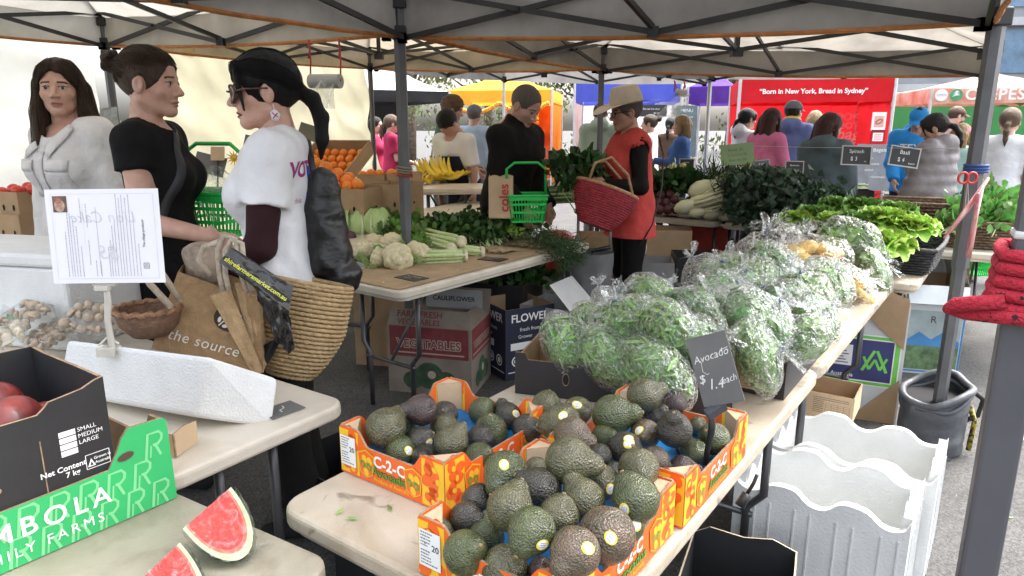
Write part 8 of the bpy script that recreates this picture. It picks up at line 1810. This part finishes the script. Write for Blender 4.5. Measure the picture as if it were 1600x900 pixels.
V, F = nets(lambda P: np.minimum(sd_cone(P, (0, 0, .20), (.015, 0, -.06), .05, .085), sd_cone(P, (-.02, .02, -.02), (.05, .0, -.12), .07, .075)) + (.010 * wob(P, 30, 6) + .006 * wob(P * np.array((1, 1, 2), np.float32), 48, 2)), (-.16, -.14, -.26), (.19, .14, .30), .012)
puff = thing('padded_bag', 'black padded shoulder bag hanging at the back of the woman in the white tee', 'bag', aty(508, 378, 2.38)); link('body', np_mesh('body', V, F), M('nylon_black', (.008, .008, .009), .42, .1, 9, .9, 20), puff); mb = MB(); mb.tube([Vector((-.03, .03, .18)), Vector((-.05, .06, .27)), Vector((-.07, .10, .34))], .016, 7); mb.tube([Vector((-.035, -.03, .16)), Vector((-.05, -.0, .26))], .012, 7, mi=1); mb.build('strap', [BLKP, M('strap_blue', (.02, .05, .28), .6)], puff, True)
V, F = nets(lambda P: sd_ell(P, (0, 0, 0), (.065, .05, .075)) + .012 * wob(P, 40, 9), (-.14, -.12, -.14), (.14, .12, .14), .012); tag(link('cloth_bundle', np_mesh('bundle', V, F), M('bundle_beige', (.42, .33, .25), .9, .3, 14, .4, 60), None, aty(318, 412, 2.16)), 'crumpled beige cloth bag tucked behind the jute bag', 'cloth bag')
# --- further people
def far(label, x, y, Y, face, h, **k):
    k.setdefault('legs', C['grey']); k.setdefault('shoe', SHOE); return person(label, stand(x, y, Y), face, h, group=PP, **k)
f1 = far('tall person with curly fair hair in a green fleece, facing right by the bananas', 688, 170, 7.7, 92, 1.80, male=1, hair='curly', hairc='sandy', head=(0, -12), lean=10, armL=((-.1, .55, -1), (.1, .9, -.35)), armR=((.12, .5, -1), (-.1, .9, -.4)), top=C['green'], sleeves=.97, hem=.84, collar=1, legs=C['grey'], shoe=SHOEW, fold=.007, ease=.03)
f2 = far('stooping person in white shirt and dark apron with black bowl haircut, sorting bananas', 724, 190, 7.15, -150, 1.70, male=1, hair='bowl', hairc='black', skin='tan', head=(10, -25), lean=24, armL=((-.15, .3, -1), (.0, .5, -1)), armR=((.15, .35, -1), (-.1, .5, -1)), top=C['white'], sleeves=.42, hem=.90, legs=C['navy'], under=None)
mb = MB(); mb.grid(lambda u, v: Vector((.17 * math.sin((u - .5) * 2.4) * (1 - .25 * v), .165 * math.cos((u - .5) * 2.4) + .02 + .28 * max(0, v - .55), .45 + .75 * v)) * f2.s, 14, 10); mb.build('apron', C['navy'], f2.o, True)
f3 = far('person in grey cap and pale blue shirt behind the banana sorter', 741, 182, 9.2, 20, 1.74, male=1, hair='short', hairc='grey', top=C['skyshirt'], sleeves=.97, hem=.8); cap(f3, C['grey'])
f4 = far('child in crimson vest and dark shorts at the end of the cream wall', 611, 192, 9.6, 70, 1.62, hair='pony', hairc='sandy', top=C['crimson'], sleeves=.35, hem=.80, legs=C['black'], leglen=.45, shoe=SHOEW, armR=((.1, .2, -1), (-.2, .8, -.2)))
f5 = far('person in red and navy behind the wall pole, partly hidden', 586, 196, 10.2, 100, 1.60, hair='short', hairc='dark', top=C['crimson'], sleeves=.9, hem=.9, legs=C['navy'])
f6 = far('person in pale green hooded top seen from behind, left of the hat', 938, 172, 9.2, 10, 1.76, male=1, hair='short', hairc='brown', top=C['sage'], sleeves=.97, hem=.78, hood=1, fold=.007, ease=.03)
f7 = far('woman with hair tied up in a white top, right of the hat', 1016, 192, 9.4, -75, 1.62, hair='bun', hairc='brown', top=C['white'], sleeves=.5, hem=.82, legs=C['black'])
f8 = far('person in brown top with dark hair behind the blue cardigan', 1048, 202, 10.5, 30, 1.60, hair='pony', hairc='black', top=C['brown'], sleeves=.9, hem=.8)
f9 = far('woman with blonde hair in a blue cardigan, facing left, small in the middle', 1066, 203, 8.6, -70, 1.60, hair='lob', hairc='blonde', top=C['cardi'], sleeves=.97, hem=.72, legs=C['navy'], armL=((-.1, .4, -1), (.1, .9, .1)))
f10 = far('woman in white hooded top with black ponytail, at the red stall', 1166, 190, 8.6, 75, 1.68, hair='pony', hairc='black', skin='tan', top=C['white'], sleeves=.97, hem=.8, hood=1)
f11 = far('woman in pink jumper with long reddish brown hair reaching over the table', 1192, 195, 7.2, 62, 1.66, hair='long', hairc='red', lean=10, top=C['pink'], sleeves=.97, hem=.82, armR=((.2, .45, -1), (.0, .75, -.65)), armL=((-.1, .4, -1), (.1, .8, -.5)), legs=C['navy'], fold=.007, ease=.03)
f12 = far('person in grey cap and lilac blue hooded top with yellow lining, from behind', 1239, 186, 8.3, 28, 1.76, male=1, hair='short', hairc='dark', head=(25, 0), top=C['blue'], sleeves=.97, hem=.78, hood=1, legs=C['navy'], fold=.007, ease=.03); cap(f12, C['grey'])
V, F = nets(lambda P: sd_ell(P, (0, 0, 0), (.105, .07, .05)) + .006 * wob(P, 40, 2), (-.13, -.1, -.08), (.13, .1, .08), .014); link('hood_lining', np_mesh('lining', V, F), cloth('lining_yellow', (.80, .60, .06)), f12.o, f12.U((0, -.075, 1.50)))
f13 = far('person with wavy blonde hair and pale yellow top in front of the red stall', 1272, 200, 9.0, 20, 1.66, hair='long', hairc='blonde', top=C['yellow'], sleeves=.97, hem=.75)
f14 = far('woman in blue grey padded coat with dark bobbed hair, seen from behind', 1295, 207, 6.0, 50, 1.58, hair='lob', hairc='red', head=(25, -12), top=C['bluegrey'], sleeves=.97, hem=.62, hood=1, collar=1, legs=C['navy'], fold=.007, ease=.045, w=1.05, armR=((.14, .2, -1), (.0, .35, -1)))
f15 = far('person in bright blue cap and blue hooded top with white letters, looking down', 1432, 190, 7.8, 200, 1.68, male=1, hair='short', hairc='dark', skin='tan', head=(20, -25), lean=8, top=C['bright'], sleeves=.97, hem=.78, hood=1, armR=((.15, .3, -1), (-.1, .7, -.7)), armL=((-.15, .3, -1), (.1, .7, -.7)), legs=C['navy'], fold=.007, ease=.035); cap(f15, C['bright'])
T = frame(Vector((0, .30, 1.27)) * f15.s, (-1, 0, 0), (0, 0, 1)); wrap_text(f15, 'shirt', 'TEXAS', T, .105, M('print_white2', (.8, .8, .8), .8), off=.006, bold=.02)
f16 = far('woman in grey quilted puffer jacket with dark tied hair, right of the Basil board', 1474, 212, 5.7, -35, 1.58, hair='pony', hairc='dark', skin='tan', head=(-25, -15), lean=6, top=C['puffer'], sleeves=.97, hem=.66, puff=1, hood=1, legs=C['navy'], armL=((-.2, .3, -1), (-.05, .5, -.9)), armR=((.2, .1, -1), (.1, .4, -1)), fold=.004, ease=.03)
f17 = far('bearded man in brown flat cap before the green stall wall', 1492, 190, 10.2, 95, 1.74, male=1, hair='short', hairc='brown', head=(0, -10), top=C['rose'], sleeves=.4, hem=.8); cap(f17, C['brown'], 1, True)
V, F = nets(lambda P: np.maximum(sd_ell(P, (0, .045, -.080), (.062, .055, .055)) + .004 * wob(P, 90, 2), -sd_ell(P, (0, .10, -.062), (.03, .04, .014))), (-.09, -.05, -.16), (.09, .13, 0), .008); o = link('beard', np_mesh('beard', V, F), HAIR['brown'], f17.o); o.matrix_local = Matrix.Translation(f17.hd) @ f17.hq.to_4x4() @ Matrix.Scale(f17.hs, 4)
f18 = far('person in pink cap with cream and pale teal clothes behind the grey puffer jacket', 1500, 222, 7.2, 60, 1.50, hair='lob', hairc='blonde', top=C['teal'], sleeves=.4, hem=.75, legs=C['palejean']); cap(f18, C['pink'])
f19 = far('person in white top and pale jeans between the two right poles', 1578, 190, 6.6, 40, 1.64, hair='pony', hairc='sandy', top=C['white'], sleeves=.5, hem=.78, legs=C['palejean'], shoe=SHOEW)
rn = random.Random(12); mb = MB()
for k in range(90):                                                     # trimmings and crumbs on the tables and the asphalt
    w = k % 3
    p = onA(rn.uniform(.02, 2.9), rn.uniform(.02, .70), .745) if w == 0 else (onK(rn.uniform(.05, 1.6), rn.uniform(.0, .5), .750) if w == 1 else Vector((rn.uniform(-.7, 2.6), rn.uniform(1.6, 4.5), .004)))
    a = rn.uniform(0, 6.3); L = rn.uniform(.004, .016); d = Vector((math.cos(a), math.sin(a), 0)); q = Vector((-d.y, d.x, 0)); mb.add([p - d * L, p + q * L * .4, p + d * L + Vector((0, 0, .003)), p - q * L * .4], [(0, 1, 2, 3)], k % 2)
tag(mb.build('trimmings', [LF['mixed'], M('crumb_pale', (.6, .56, .42), .8)], None), kind='stuff')
